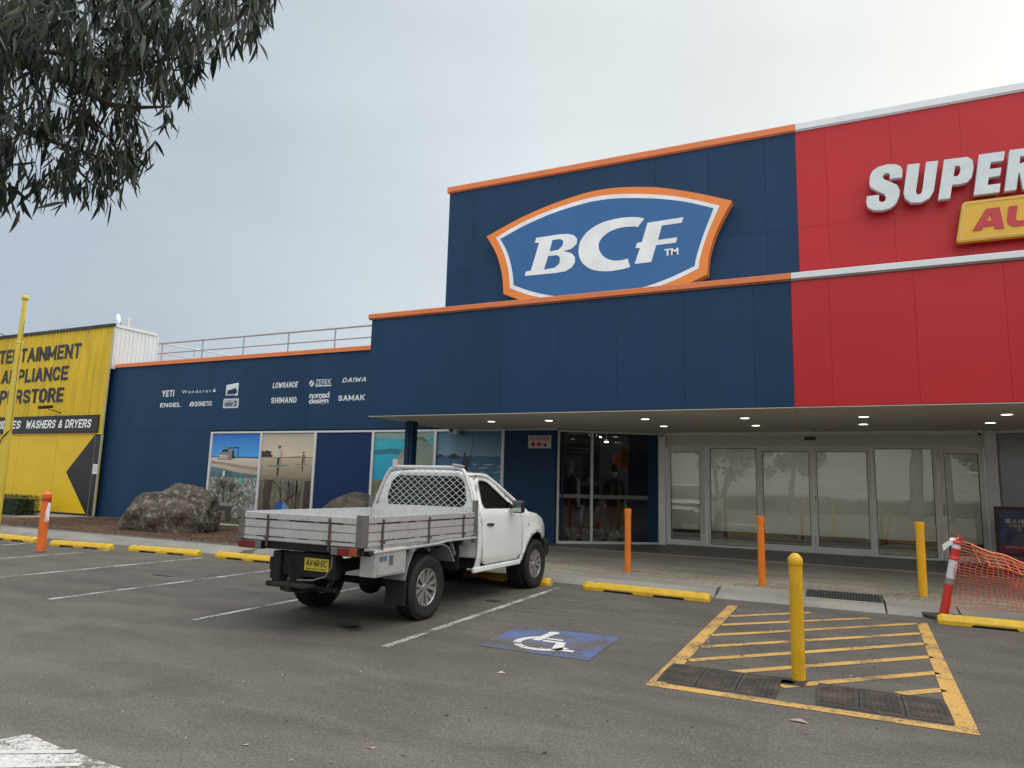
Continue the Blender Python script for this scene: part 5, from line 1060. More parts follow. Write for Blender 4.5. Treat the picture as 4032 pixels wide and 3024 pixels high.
m = MB(); m.add([(-14.40,8.74,.98),(-14.26,8.70,.96),(-14.20,8.66,.62),(-14.41,8.70,.60),(-14.33,8.66,.8)], [(0,1,4),(1,2,4),(2,3,4),(3,0,4)]); tag(build(m, 'paper_sheet', paper_m), 'curled white paper sheet taped to the far left orange bollard', 'paper')

def wheel_stop(x0, y0, x1, y1, label):
    a = Vector((x0,y0,0)); b = Vector((x1,y1,0)); d = (b-a).normalized(); n_ = Vector((d.y,-d.x,0)); Lh = (b-a).length
    P_ = lambda t, q, z: tuple(a+d*t+n_*q+Vector((0,0,z)))
    o = thing('wheel_stop', tuple((a+b)/2), label, 'wheel stop', 'yellow concrete wheel stops'); m = MB()
    prof = [(.085,.0),(.085,.055),(.050,.118),(-.050,.118),(-.085,.055),(-.085,0)]     # towards the car park first
    cutz = .030; g0, g1 = .19*Lh, .41*Lh
    secs = [(0,0),(.05,0),(g0-.03,0),(g0,1),(g1,1),(g1+.03,0),(Lh-g1-.03,0),(Lh-g1,1),(Lh-g0,1),(Lh-g0+.03,0),(Lh-.05,0),(Lh,0)]
    vs_ = []
    for i, (t, c) in enumerate(secs):
        for q, z in prof:
            if i in (0, len(secs)-1): z *= .80; q *= .82
            if c and z < .01: z = cutz
            vs_.append(P_(t, q, z))
    k = len(prof); fs = [(i*k+j, (i+1)*k+j, (i+1)*k+(j+1) % k, i*k+(j+1) % k) for i in range(len(secs)-1) for j in range(k)]
    fs += [tuple(range(k)), tuple(range((len(secs)-1)*k, len(secs)*k))[::-1]]
    m.add(vs_, fs); build(m, 'block', stop_y, o, bevel=.006)
    for t in (.09*Lh, .91*Lh):
        m = MB(); m.lathe([(.018,.117),(.018,.125),(.002,.126)], P_(t,0,0), n=8); build(m, 'bolt', M('dull_steel', (.30,.28,.25), .35, metal=.8), o)
wheel_stop(-18.3,9.80,-16.45,9.80,'yellow wheel stop cut by the left picture edge')
wheel_stop(-15.62,9.66,-13.92,9.86,'yellow wheel stop just right of the far left orange bollard')
wheel_stop(-13.5,9.98,-11.68,10.16,'yellow wheel stop in front of the big boulder')
wheel_stop(-11.25,10.23,-9.45,10.20,'yellow wheel stop running behind the tail of the ute')
wheel_stop(-6.2,10.74,-4.28,10.60,'yellow wheel stop half hidden behind the front wheel of the ute')
wheel_stop(-3.72,10.62,-1.78,10.50,'long yellow wheel stop in front of the accessible bay')
wheel_stop(1.02,10.55,3.0,10.55,'yellow wheel stop below the orange mesh at right')

# iron grate let into the ramp
gr = thing('drain_grate', (-.06, 11.62, .06), 'dark slotted iron grate set in the concrete ramp', 'grate')
def gz(y): return .012+(y-11.0)/.62*.092 if y < 11.62 else .104
m = MB(); m.add([(-.56,11.42,gz(11.42)+.002),(.44,11.42,gz(11.42)+.002),(.44,12.0,.108),(.44,11.62,.108),(-.56,11.62,.108),(-.56,12.0,.108)], [(0,1,3,4),(4,3,2,5)]); build(m, 'pit', M('pit_dark', (.012,.012,.012), .9), gr)
iron = M('grate_iron', (.055,.055,.06), .6, metal=.4, var=.2, vs=20)
for i in range(26):
    x = -.55+.04*i; m = MB()
    for ya, yb, za, zb in ((11.42,11.62,gz(11.42)+.008,.116),(11.62,12.0,.116,.116)): m.add([(x,ya,za),(x+.022,ya,za),(x+.022,yb,zb),(x,yb,zb),(x,ya,za-.02),(x+.022,ya,za-.02),(x+.022,yb,zb-.02),(x,yb,zb-.02)], [(0,1,2,3),(0,3,7,4),(1,5,6,2),(0,4,5,1)])
    build(m, 'bar', iron, gr)

# flagpole
fp = thing('flagpole', (-19.9, 10.85, 0), 'tall yellow flagpole with ball top in front of the yellow store', 'flagpole')
ypl = M('flagpole_yellow', (.60,.46,.05), .45, var=.08, vs=3, dirt=.25, ds=3, dcol=(.35,.30,.10))
px, py = -19.9, 10.80
m = MB(); m.lathe([(.105,0),(.095,2.5),(.076,5.0)], (px,py,0), n=20); build(m, 'lower_tube', ypl, fp, smooth=True)
m = MB(); m.lathe([(.066,5.0),(.052,6.17)], (px,py,0), n=20); build(m, 'upper_tube', ypl, fp, smooth=True)
m = MB(); m.lathe([(.082,4.97),(.086,5.0),(.07,5.04)], (px,py,0), n=20); build(m, 'collar', ypl, fp, smooth=True)
m = MB(); m.lathe([(.001,6.12)]+[(.088*math.sin(R(a)), 6.24-.088*math.cos(R(a))) for a in range(20,180,20)]+[(.001,6.328)], (px,py,0), n=20); build(m, 'ball', ypl, fp, smooth=80)
m = MB(); m.tube([(px+.10,py,5.6),(px+.12,py-.02,4.0),(px+.13,py,2.6)], .006, 5); build(m, 'halyard', black_r, fp)
m = MB(); m.tube([(px+.13,py-.05,2.62),(px+.02,py-.14,2.42),(px-.13,py-.12,2.1)], .014, 6); build(m, 'rope_tie', black_r, fp, smooth=True)

# boulders
def boulder(x, y, sx, sy, sz, zb, seed, label, mat, sub=5, tilt=0):
    bm_ = bpy.data.meshes.new('t'); import bmesh
    b = bmesh.new(); bmesh.ops.create_icosphere(b, subdivisions=sub, radius=1)
    for v in b.verts:
        p = v.co.copy(); n1 = noise.noise(p*1.1+Vector((seed,0,0))); n2 = noise.noise(p*2.6+Vector((0,seed,0))); n3 = noise.fractal(p*7+Vector((seed,seed,0)), 1, 2, 4)
        cell = noise.voronoi(p*1.7+Vector((seed,2,1)))[0][0]
        k = 1+.22*n1+.10*n2+.022*n3+.10*(cell-.3)
        v.co = p*k; 
        if v.co.z < -.55: v.co.z = -.55+(v.co.z+.55)*.3
    m = MB(); m.add([(x+v.co.x*sx+v.co.z*tilt*sx, y+v.co.y*sy, zb+(v.co.z+.62)*sz) for v in b.verts], [tuple(v.index for v in f.verts) for f in b.faces]); b.free()
    return tag(build(m, 'boulder', mat, smooth=80, base=True), label, 'boulder', 'boulders in the garden bed')
def rock_mat(name, lich):
    m = bpy.data.materials.new(name); m.use_nodes = True; nt = m.node_tree; l = nt.links.new; b = nt.nodes['Principled BSDF']; b.inputs['Roughness'].default_value = .9
    g = N(nt, 'ShaderNodeNewGeometry'); P_ = g.outputs['Position']
    n = N(nt, 'ShaderNodeTexNoise'); n.inputs['Scale'].default_value = 3; n.inputs['Detail'].default_value = 9; n.inputs['Roughness'].default_value = .7; l(P_, n.inputs['Vector'])
    cr = N(nt, 'ShaderNodeValToRGB'); l(n.outputs[0], cr.inputs[0]); e = cr.color_ramp.elements; e[0].position = .3; e[0].color = (.026,.023,.015,1); e[1].position = .72; e[1].color = (.13,.10,.075,1); x = e.new(.5); x.color = (.068,.052,.040,1)
    n2 = N(nt, 'ShaderNodeTexNoise'); n2.inputs['Scale'].default_value = 7; n2.inputs['Detail'].default_value = 10; n2.inputs['Roughness'].default_value = .72; l(P_, n2.inputs['Vector'])
    r = N(nt, 'ShaderNodeMapRange'); r.inputs[1].default_value = .53; r.inputs[2].default_value = .60; r.inputs[4].default_value = lich; l(n2.outputs[0], r.inputs[0])
    v = N(nt, 'ShaderNodeTexVoronoi'); v.inputs['Scale'].default_value = 11; l(P_, v.inputs['Vector']); r2_ = N(nt, 'ShaderNodeMapRange'); r2_.inputs[1].default_value = .22; r2_.inputs[2].default_value = .14; r2_.inputs[3].default_value = 0; r2_.inputs[4].default_value = lich*.8; l(v.outputs['Distance'], r2_.inputs[0])
    mx_ = N(nt, 'ShaderNodeMath', operation='MAXIMUM'); l(r.outputs[0], mx_.inputs[0]); l(r2_.outputs[0], mx_.inputs[1])
    mx = N(nt, 'ShaderNodeMix', data_type='RGBA'); l(mx_.outputs[0], mx.inputs[0]); l(cr.outputs[0], mx.inputs[6]); mx.inputs[7].default_value = (.30,.30,.25,1); l(mx.outputs[2], b.inputs['Base Color'])
    bp = N(nt, 'ShaderNodeBump'); bp.inputs['Strength'].default_value = .9; bp.inputs['Distance'].default_value = .03; l(n2.outputs[0], bp.inputs['Height']); l(bp.outputs[0], b.inputs['Normal']); return m
rk1 = rock_mat('lichen_rock', .62); rk2 = rock_mat('brown_rock', .2)
boulder(-16.95, 13.75, 1.38, 1.0, .86, -.12, 3.1, 'huge lichen covered boulder resting on the mulch in front of the navy wall', rk1, 6, tilt=.12)
boulder(-12.95, 13.1, .52, .5, .42, .0, 8.7, 'small rounded boulder beside the tail of the ute', rk1, 5)
boulder(-10.9, 14.0, 1.0, .8, .72, .0, 5.5, 'brown boulder peeking over the ute tray', rk2, 5)

# clipped hedge: leaves through a block volume
hg = thing('hedge', (-26.8, 15.0, 0), 'low clipped dark green hedge against the yellow wall', 'hedge')
m = MB(); rn = random.Random(2)
for k in range(9000):
    x = rn.uniform(-30.5,-25.9); y = rn.uniform(14.6,15.4); z = rn.uniform(.0,.70)
    f = rn.choice((0,1,2,3))
    if f == 0: z = .70+rn.uniform(-.05,.03)+.03*math.sin(x*5)
    elif f == 1: y = 14.6+rn.uniform(-.04,.06)
    elif f == 2: x = -25.9+rn.uniform(-.08,.05)
    a, b_ = rn.uniform(0,6.28), rn.uniform(-1,1); s_ = rn.uniform(.015,.03); d = Vector((math.cos(a),math.sin(a),b_)).normalized()*s_; e = d.cross(Vector((rn.random(),rn.random(),rn.random()))).normalized()*s_*.5; p = Vector((x,y,z))
    m.add([p-d,p+e,p+d,p-e], [(0,1,2,3)], rn.choice((0,0,1)))
build(m, 'foliage', [M('hedge_leaf', (.035,.055,.018), .6, var=.3, vs=20), M('hedge_leaf_light', (.07,.10,.03), .6, var=.3, vs=20)], hg)
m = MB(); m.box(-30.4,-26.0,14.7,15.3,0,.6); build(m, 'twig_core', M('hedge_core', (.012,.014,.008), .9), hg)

# A-frame poster by the doors
af = thing('poster_stand', (3.15, 16.8, .15), 'dark framed poster stand reading BE A HERO FOR HEARTKIDS! by the right doors', 'sign')
ax, ay = Vector((.97,-.23,0)), Vector((.23,.97,0)); c0 = Vector((3.22,16.75,0))
def AF(u, v, w2): q = c0+ax*u-ay*w2+Vector((0,0,v)); return (q.x, q.y, q.z)
fw2 = M('maroon_frame', (.035,.008,.014), .35); 
for u0, u1, v0, v1 in ((-.52,-.45,.46,1.42),(.45,.52,.46,1.42),(-.45,.45,.46,.53),(-.45,.45,1.35,1.42)):
    m = MB(); m.prism([(u0,v0),(u1,v0),(u1,v1),(u0,v1)], AF, -.03, .02); build(m, 'frame', fw2, af)
m = MB(); m.prism([(-.45,.53),(.45,.53),(.45,1.35),(-.45,1.35)], AF, -.01, .0); build(m, 'poster_sheet', M('poster_night_blue', (.03,.05,.11), .25, var=.5, vs=4), af)
m = MB(); m.prism([(-.45,.53),(.45,.53),(.45,.68),(-.45,.68)], AF, .001, .003); build(m, 'printed_footer', M('poster_maroon', (.16,.012,.03), .3), af)
pw = M('poster_white_ink', (.45,.44,.42), .4); pg = M('poster_gold_ink', (.40,.27,.10), .4); pk = M('poster_pink_ink', (.40,.05,.08), .4)
for st, a, b, c, d, mt in (('BE A HERO FOR',-.34,.30,1.10,1.18,pw),('HEARTKIDS!',-.28,.30,1.025,1.08,pg),('DONATE TODAY IN THE FIGHT',-.36,.40,.62,.65,pw),('JUNE',.22,.34,.93,.955,pk)):
    m = MB(); m.text(st, a, b, c, d, AF, .004, .006, bold=.02); build(m, 'lettering', mt, af)
hrt = [(0+.035*16*math.sin(t)**3/16, 1.26+.035*(13*math.cos(t)-5*math.cos(2*t)-2*math.cos(3*t)-math.cos(4*t))/16) for t in [i*6.2832/20 for i in range(20)]]
m = MB(); m.prism(hrt, AF, .004, .006); build(m, 'heart_mark', pw, af)
# two plain printed people (the costumed figure of the photograph is left out)
for cx, s_, c1 in ((-.12,1.0,(.05,.055,.07)),(.12,.9,(.10,.04,.04))):
    m = MB(); m.prism([(cx+.14*s_*math.cos(t*.3307), .72+.19*s_*math.sin(t*.3307)) if t < 10.5 else (cx, .69) for t in range(11)], AF, .004, .0055); build(m, 'printed_person', M('print_person_%d' % int(s_*10), c1, .4, var=.2, vs=20), af)
    m = MB(); m.prism([(cx+.038*math.cos(t*.5236), .94*s_+.04+.048*math.sin(t*.5236)) for t in range(12)], AF, .006, .0075); build(m, 'printed_face', M('print_face', (.20,.12,.08), .4), af)
m = MB()
for u in (-.3,.3): m.prism([(u-.02,.22),(u+.02,.22),(u+.02,.46),(u-.02,.46)], AF, -.03, .0)
build(m, 'legs', black_p, af)
m = MB(); m.prism(rrect(-.42,.42,.15,.24,.03), AF, -.25, .25); build(m, 'base', M('stand_base', (.012,.013,.015), .5), af)

# temporary bollard post with orange mesh
tp = thing('safety_post', (1.15, 11.05, 0), 'leaning red plastic safety post with white bands and paper on top', 'safety post', None)
p0 = Vector((1.14,11.05,.03)); p1 = Vector((1.36,11.05,1.06)); dpo = (p1-p0).normalized()
rg = lambda a, b, r0, r1, mt, nm: build(MB().lathe([(r0,a),(r1,b)], p0, dpo, 24), nm, mt, tp, smooth=True)
rg(0,.50,.054,.052,red_p,'lower_tube'); rg(.50,.745,.0535,.0535,M('reflective_white', (.68,.68,.72), .35),'reflective_band'); 
m = MB(); m.lathe([(.052,.745),(.064,.75),(.066,.775),(.056,.79),(.052,.80)], p0, dpo, 24); build(m, 'collar', red_p, tp, smooth=True)
rg(.80,.90,.052,.052,red_p,'upper_tube'); rg(.90,.955,.0525,.0525,M('reflective_white', (.68,.68,.72), .35),'reflective_band')
m = MB(); m.lathe([(.053,.955),(.058,.96),(.058,.985),(.045,1.0),(.03,1.01)], p0, dpo, 24); build(m, 'cap', red_p, tp, smooth=True)
tpt = p0+dpo*1.0; m = MB(); m.tube([tpt+Vector((.02+.035*math.cos(a),0,.03+.035*math.sin(a))) for a in [i*.7 for i in range(9)]], .012, 8, closed=True); build(m, 'handle_loop', red_p, tp, smooth=True)
m = MB(); m.lathe([(.0575,.42),(.0575,.49)], p0, dpo, 24); build(m, 'sticker_band', M('sticker_grey', (.25,.25,.25), .4), tp)
m = MB(); oc_ = [(1.14+.26*math.cos(t*.7854+.39), 11.08+.30*math.sin(t*.7854+.39)) for t in range(8)]; m.prism(oc_, XY(0), .006, .04); build(m, 'rubber_base', M('brown_rubber_base', (.06,.05,.045), .85, var=.25, vs=9), tp, bevel=.008)
m = MB(); m.add([tuple(tpt+Vector(q)) for q in ((-.02,-.02,.02),(-.09,-.04,.01),(-.18,-.05,-.05),(-.17,-.05,-.14),(-.10,-.04,-.07),(-.02,-.03,-.02),(.03,-.01,.05),(-.08,.03,.035))], [(0,1,4,5),(1,2,3,4),(0,6,7,1)]); tag(build(m, 'crumpled_paper', paper_m), 'crumpled white paper tied to the top of the red safety post', 'paper')
# mesh: strands woven as a sagging net
net = thing('safety_mesh', (2.0, 11.0, .1), 'orange plastic safety mesh sagging from the red post towards the right', 'mesh')
o_red = M('mesh_orange', (.72,.10,.03), .45, var=.15, vs=8); o_lt = M('mesh_orange_light', (.85,.22,.09), .45)
def topz(x): t = (x-1.40)/2.2; return 1.0-.78*t+.13*t*t
def netp(u, v):      # u along, v 0 bottom .. 1 top
    x = 1.38+u*2.3; lean = -.16*(1-v)*max(0, 1-u*6); zt = topz(x); zb = .13+.03*math.sin(u*9)
    return Vector((x+lean+.03*math.sin(v*7+u*5)+.02*noise.noise(Vector((u*9,v*9,1))), 11.0+.05*math.sin(u*11+v*4)+.05*math.sin(v*9)+.12*(1-v)*u, zb+(zt-zb)*v+.012*math.sin(u*40)*v))
NU, NV = 46, 20; m = MB(); m2 = MB()
for j in range(NV+1):
    v = (j/NV)**.85 if j < NV else 1
    pts = [netp(i/NU/1.0, v) for i in range(NU+1)]
    (m2 if j > NV-4 else m).tube(pts, .0065 if j == NV else .0038, 4)
for i in range(NU+1):
    u = i/NU; off = .5/NU
    pts = [netp(min(1,u), (j/10)**.85) for j in range(11)]; (m).tube(pts, .0036, 4)
build(m, 'strands', o_red, net); build(m2, 'top_strands', o_lt, net)
m2 = MB()   # folded-over flap with wide holes along the top
for j in range(5):
    m2.tube([netp(i/NU, .99-.055*j)+Vector((.0,-.035-.01*j,.0)) for i in range(2+j, NU+1)], .0055, 5)
for i in range(2, NU, 2): m2.tube([netp(min(1,(i+.6*j)/NU), .99-.055*j)+Vector((0,-.035-.01*j,0)) for j in range(5)], .0055, 5)
build(m2, 'folded_flap', o_lt, net)
# ================================================================== UTE
TO = Vector((-5.345, 7.20, 0))
ute = thing('parked_ute', TO, 'white single cab ute with aluminium drop side tray parked in the bay', 'ute')
TX = 1.0
def tb(mb, name, mat, parent=None, **k):
    mb.v = [(p[0]*TX+TO.x+(.026 if TX < 1 else 0), p[1]+TO.y, p[2]+TO.z) for p in mb.v]; return build(mb, name, mat, parent or ute, **k)
def carpaint():
    m = M('white_car_paint', (.85,.88,.86), .22, var=.02, vs=1.5, coat=.8, dirt=.10, ds=2.5, dcol=(.48,.47,.43)); return m
cp = carpaint(); tglass = M('tinted_glass', (.006,.008,.008), .06, spec=.45)
tray_a = M('tray_aluminium', (.64,.645,.64), .36, metal=.45, var=.06, vs=9, dirt=.28, ds=16, dcol=(.30,.29,.28), bump=.1, bs=30)
rust = M('rusty_steel', (.12,.085,.07), .7, metal=.3, var=.3, vs=20, dirt=.6, ds=18, dcol=(.16,.05,.02)); chas = M('chassis_black', (.007,.007,.008), .75, var=.2, vs=8, dirt=.12, ds=6, dcol=(.06,.05,.04))
chk = M('checker_plate', (.60,.61,.61), .35, metal=.5, var=.1, vs=9, dirt=.25, ds=7, dcol=(.2,.2,.2))
def hw(y, z):
    w_ = .872-.02*((z-.85)/.35)**2 if z <= 1.18 else .853-(z-1.18)*.36-(max(0, z-1.6)*.25)
    if z < .6: w_ -= (.6-z)*.16
    if y > 2.9: w_ -= ((y-2.9)/.95)**2.2*.20
    d = math.hypot(y-3.08, z-.40)
    if d < .62 and z < 1.1: w_ += .022*max(0, 1-abs(d-.48)/.14)
    return w_
def sheet(outline, fr, step=.05, holes=(), th=.012):
    loops = [outline]+list(holes); pts = []; edges = []
    def dens(l):
        o_ = []
        for i in range(len(l)):
            a, b = Vector(l[i]), Vector(l[(i+1) % len(l)]); n_ = max(1, int((b-a).length/step)); o_ += [a+(b-a)*j/n_ for j in range(n_)]
        return o_
    dl = [dens(l) for l in loops]
    for l in dl:
        o_ = len(pts); pts += l; edges += [(o_+i, o_+(i+1) % len(l)) for i in range(len(l))]
    def inside(p, l):
        c = False
        for i in range(len(l)):
            (x1, y1), (x2, y2) = l[i], l[i-1]
            if (y1 > p[1]) != (y2 > p[1]) and p[0] < (x2-x1)*(p[1]-y1)/(y2-y1)+x1: c = not c
        return c
    xs = [p[0] for p in outline]; ys = [p[1] for p in outline]; x = min(xs)+step/2
    while x < max(xs):
        y = min(ys)+step/2
        while y < max(ys):
            if inside((x,y), outline) and not any(inside((x,y), h) for h in holes) and all((Vector((x,y))-q).length > step*.45 for q in pts[:sum(len(l) for l in dl)]): pts.append(Vector((x,y)))
            y += step
        x += step
    vv, _, tri, _, _, _ = delaunay_2d_cdt(pts, edges, [], 0, 1e-6); fs = []
    for t in tri:
        c = sum((vv[i] for i in t), Vector((0,0)))/len(t)
        if inside(c, outline) and not any(inside(c, h) for h in holes): fs.append(tuple(t))
    m = MB(); m.add([fr(p[0], p[1]) for p in vv], fs); return m
def solid(o, t=.02): s_ = o.modifiers.new('s', 'SOLIDIFY'); s_.thickness = t; s_.offset = 0; return o
def rnd(pts, n=4):        # soften corners of an outline
    o_ = []; k = len(pts)
    for i in range(k):
        a, b, c = Vector(pts[i-1]), Vector(pts[i]), Vector(pts[(i+1) % k]); r_ = min((a-b).length, (c-b).length)*.33
        p, q = b+(a-b).normalized()*r_, b+(c-b).normalized()*r_
        for j in range(n+1):
            t = j/n; o_.append(tuple(p*(1-t)**2+b*2*t*(1-t)+q*t*t))
    return o_
arch = [(3.08+.46*math.cos(R(a)), .40+.46*math.sin(R(a))) for a in range(8, 176, 8)]
fend = [(3.60,.44)]+arch+[(2.60,.44),(2.52,.44),(2.575,.62),(2.585,.85),(2.545,1.19),(2.80,1.185),(3.1,1.145),(3.4,1.06),(3.60,.95),(3.72,.83),(3.78,.66),(3.72,.52)]
door = [(1.345,.50),(2.49,.50),(2.56,.62),(2.57,.85),(2.53,1.16),(2.46,1.235),(1.78,1.655),(1.66,1.685),(1.50,1.685),(1.385,1.645),(1.32,1.40),(1.285,1.20),(1.31,.9)]
dwin = [(1.36,1.245),(2.34,1.235),(1.72,1.605),(1.62,1.63),(1.49,1.63),(1.43,1.595)]
bpil = [(1.19,.44),(1.33,.44),(1.295,.9),(1.27,1.20),(1.30,1.40),(1.365,1.645),(1.50,1.70),(1.66,1.70),(1.60,1.735),(1.34,1.725),(1.26,1.55),(1.205,1.2),(1.19,.9)]
for s_ in (1, -1):
    fr = lambda y, z: (s_*hw(y, z), y, z)
    solid(tb(sheet(fend, fr), 'front_fender', cp, smooth=80))
    d = solid(tb(sheet(rnd(door, 3), fr, holes=[rnd(dwin)]), 'door', cp, smooth=80), .03)
    g = sheet(rnd(dwin), lambda y, z: (s_*(hw(y, z)-.012), y, z)); tb(g, 'side_window', tglass, d, smooth=80)
    tb(MB().tube([(s_*(hw(y,z)-.002), y, z) for y, z in rnd(dwin)], .011, 6, closed=True), 'window_rubber', black_p, d, smooth=True)
    h = MB(); h.tube([(s_*(hw(1.42,1.03)+.012),1.42,1.035),(s_*(hw(1.5,1.03)+.030),1.47,1.04),(s_*(hw(1.5,1.03)+.030),1.58,1.035),(s_*(hw(1.6,1.03)+.006),1.63,1.03)], [.012,.018,.018,.01], 8); tb(h, 'handle', black_p, d, smooth=True)
    solid(tb(sheet(bpil, fr), 'cab_corner', cp, smooth=80))
    tb(MB().beam((s_*.835,1.15,.445),(s_*.835,2.56,.445),.055,.075), 'sill', cp, bevel=.015)
    tb(MB().tube([(s_*.668,1.50,1.715),(s_*.672,1.72,1.700),(s_*.70,2.05,1.565),(s_*.745,2.45,1.375),(s_*.80,2.84,1.185)], [.028,.034,.034,.034,.026], 8), 'windscreen_pillar', cp, smooth=80)
    tri = MB(); tri.add([(s_*(hw(2.34,1.24)+.004),2.16,1.335),(s_*(hw(2.34,1.24)+.004),2.40,1.23),(s_*(hw(2.3,1.24)+.006),2.16,1.235)], [(0,1,2)]); solid(tb(tri, 'mirror_plate', black_p), .02)
    mo = tb(MB().box(*sorted((s_*.905, s_*1.085)),2.12,2.22,1.18,1.365), 'side_mirror', black_p, bevel=.035, seg=3)
    tb(MB().box(*sorted((s_*.925, s_*1.065)),2.112,2.118,1.20,1.345), 'mirror_glass', M('mirror_glass', (.35,.38,.40), .04, metal=1), mo, bevel=.002)
    tb(MB().beam((s_*.87,2.20,1.25),(s_*.95,2.17,1.25),.05,.03), 'mirror_arm', black_p, mo)
    tb(MB().lathe([(.001,0),(.022,.001),(.020,.010),(.001,.012)], (s_*(hw(2.78,.98)+.004),2.78,.99), (s_,0,0), 12), 'side_indicator', M('indicator_lens', (.45,.40,.30), .2), smooth=True)
    fl = [(3.08+r_*math.cos(R(a)), .40+r_*math.sin(R(a))) for r_, rg_ in ((.46, range(-6,52,6)), (.50, range(48,-12,-6))) for a in rg_]
    solid(tb(sheet(fl, lambda y, z: (s_*(hw(y,z)+.012), y, z), .04), 'wheel_arch_lip', black_p, smooth=80), .03)
    tb(MB().lathe([(.46,-.22),(.46,.0),(.44,.0),(.44,-.22)], (s_*.80,3.08,.42), (s_,0,0), 28, close=True), 'wheel_arch_liner', chas)
    hl = sheet([(3.50,.74),(3.74,.78),(3.70,.88),(3.56,.97),(3.46,.98)], lambda y, z: (s_*(hw(y,z)+.006), y, z)); tb(hl, 'headlight', M('headlight_lens', (.45,.48,.5), .08, coat=1))
# top skins
def grid(f, nu, nv):
    m = MB(); m.add([f(i/nu, j/nv) for j in range(nv+1) for i in range(nu+1)], [(j*(nu+1)+i, j*(nu+1)+i+1, (j+1)*(nu+1)+i+1, (j+1)*(nu+1)+i) for j in range(nv) for i in range(nu)]); return m
hz_ = lambda y: float(np.interp(y, [2.72,2.95,3.2,3.45,3.62,3.74,3.82], [1.225,1.215,1.17,1.09,1.00,.90,.78]))
tb(grid(lambda u, v: ((u*2-1)*(hw(2.75+1.05*v, 1.0)-.01), 2.74+(1.06-.10*(u*2-1)**2)*v, hz_(2.75+1.05*v)-.045*abs(u*2-1)**3), 18, 14), 'bonnet', cp, smooth=80)
solid(tb(grid(lambda u, v: ((u*2-1)*(.685-.03*abs(v-.4)**2), 1.255+.55*v, 1.765-.055*abs(u*2-1)**3.5-.03*max(0,.25-v)**1*4*.35-.055*max(0,v-.45)**1.6*3), 18, 10), 'roof', cp, smooth=80), .02)
tb(grid(lambda u, v: ((u*2-1)*(.66+.115*v), 1.78+1.04*v+.0*u-.04*(u*2-1)**2, 1.712-.50*v+.02*math.sin(v*3.14)-.02*(u*2-1)**2), 12, 8), 'windscreen', tglass, smooth=80)
rearo = [(-.86,.60),(.86,.60),(.866,1.0),(.855,1.22),(.80,1.42),(.70,1.66),(.60,1.735),(.4,1.755),(-.4,1.755),(-.60,1.735),(-.70,1.66),(-.80,1.42),(-.855,1.22),(-.866,1.0)]
rwin = [(-.62,1.27),(.62,1.27),(.655,1.36),(.60,1.60),(.50,1.675),(-.50,1.675),(-.60,1.60),(-.655,1.36)]
ry = lambda x, z: 1.195+max(0, z-1.2)*.12+.05*(abs(x)/.86)**6
rw_ = solid(tb(sheet(rearo, lambda x, z: (x, ry(x, z), z), holes=[rnd(rwin)]), 'cab_rear_wall', cp, smooth=80), .02)
tb(sheet(rnd(rwin), lambda x, z: (x, ry(x, z)+.004, z)), 'rear_window', tglass, rw_, smooth=80)
tb(MB().tube([(x, ry(x,z)-.006, z) for x, z in rnd(rwin)], .010, 6, closed=True), 'window_rubber', black_p, rw_, smooth=True)
tb(MB().box(-.80,.80,1.3,2.7,.45,.60).box(-.75,.75,1.26,1.42,.6,1.15), 'cab_interior', M('seat_dark', (.02,.02,.022), .9))
for x in (-.38, .38): tb(MB().box(x-.12,x+.12,1.30,1.40,1.16,1.36), 'head_rest', M('seat_dark', (.02,.02,.022), .9), bevel=.03)
tb(MB().box(-.79,.79,3.55,3.86,.40,.73), 'front_bumper', black_p, bevel=.09, seg=3)
tb(MB().box(-.5,.5,3.74,3.82,.72,.86), 'grille', black_p, bevel=.01)
tb(MB().box(-.70,.70,2.5,3.62,.5,1.08), 'engine_bay', chas)
# tray
TX = .928
def board(p, q, inn, z0, z1, name):
    """aluminium drop side: pressed ribs with dark slots between, p to q; inn points to the inside"""
    p, q, inn = Vector(p), Vector(q), Vector(inn); h = z1-z0
    pr = [(0,.0),(.006,.0),(.006,.10),(-.004,.115),(-.004,.135),(.005,.15),(.005,.42),(-.005,.435),(-.005,.455),(.005,.47),(.005,.72),(-.007,.735),(-.007,.77),(.008,.785),(.008,.99),(.0,1.0)]
    pts = [(-a*2.2, b) for a, b in pr]+[(.03,1.0),(.03,.0)]
    m = MB(); n_ = len(pts); m.add([tuple(e+inn*a+Vector((0,0,z0+h*b))) for e in (p, q) for a, b in pts], [(i, (i+1) % n_, n_+(i+1) % n_, n_+i) for i in range(n_)]+[tuple(range(n_))[::-1], tuple(range(n_, 2*n_))])
    o = tb(m, name, tray_a)
    d = (q-p).normalized(); rn_ = random.Random(int(h*1e4)+int(p.x*100)); m = MB()     # black rubber seals showing in the slots
    for zz, a0, a1 in ((.752,.10,.9),(.125,.12,.95)):
        t = a0*(q-p).length
        while t < a1*(q-p).length:
            l_ = rn_.uniform(.1,.5); m.obox(p+d*(t+l_/2)-inn*.0+Vector((0,0,z0+h*zz)), d*l_/2, inn*.006, Vector((0,0,.006))); t += l_+rn_.uniform(.02,.3)
    tb(m, 'rubber_seal', black_r, o, kind='stuff'); return o
ZT0, ZT1 = .925, 1.215
board((.925,-1.25,0),(.925,1.06,0),(-1,0,0),ZT0,ZT1,'side_board'); board((-.925,1.06,0),(-.925,-1.25,0),(1,0,0),ZT0,ZT1,'side_board'); board((-.86,-1.28,0),(.86,-1.28,0),(0,1,0),ZT0-.01,ZT1-.005,'tail_board')
tb(MB().box(-.89,.89,1.05,1.09,.88,1.255), 'head_panel', tray_a)
tb(MB().box(-.90,.90,-1.25,1.06,.865,.90), 'tray_floor', tray_a)
for i in range(8): tb(MB().box(-.88+.22*i,-.88+.22*i+.20,-1.24,1.04,.901,.908), 'floor_plank', tray_a)
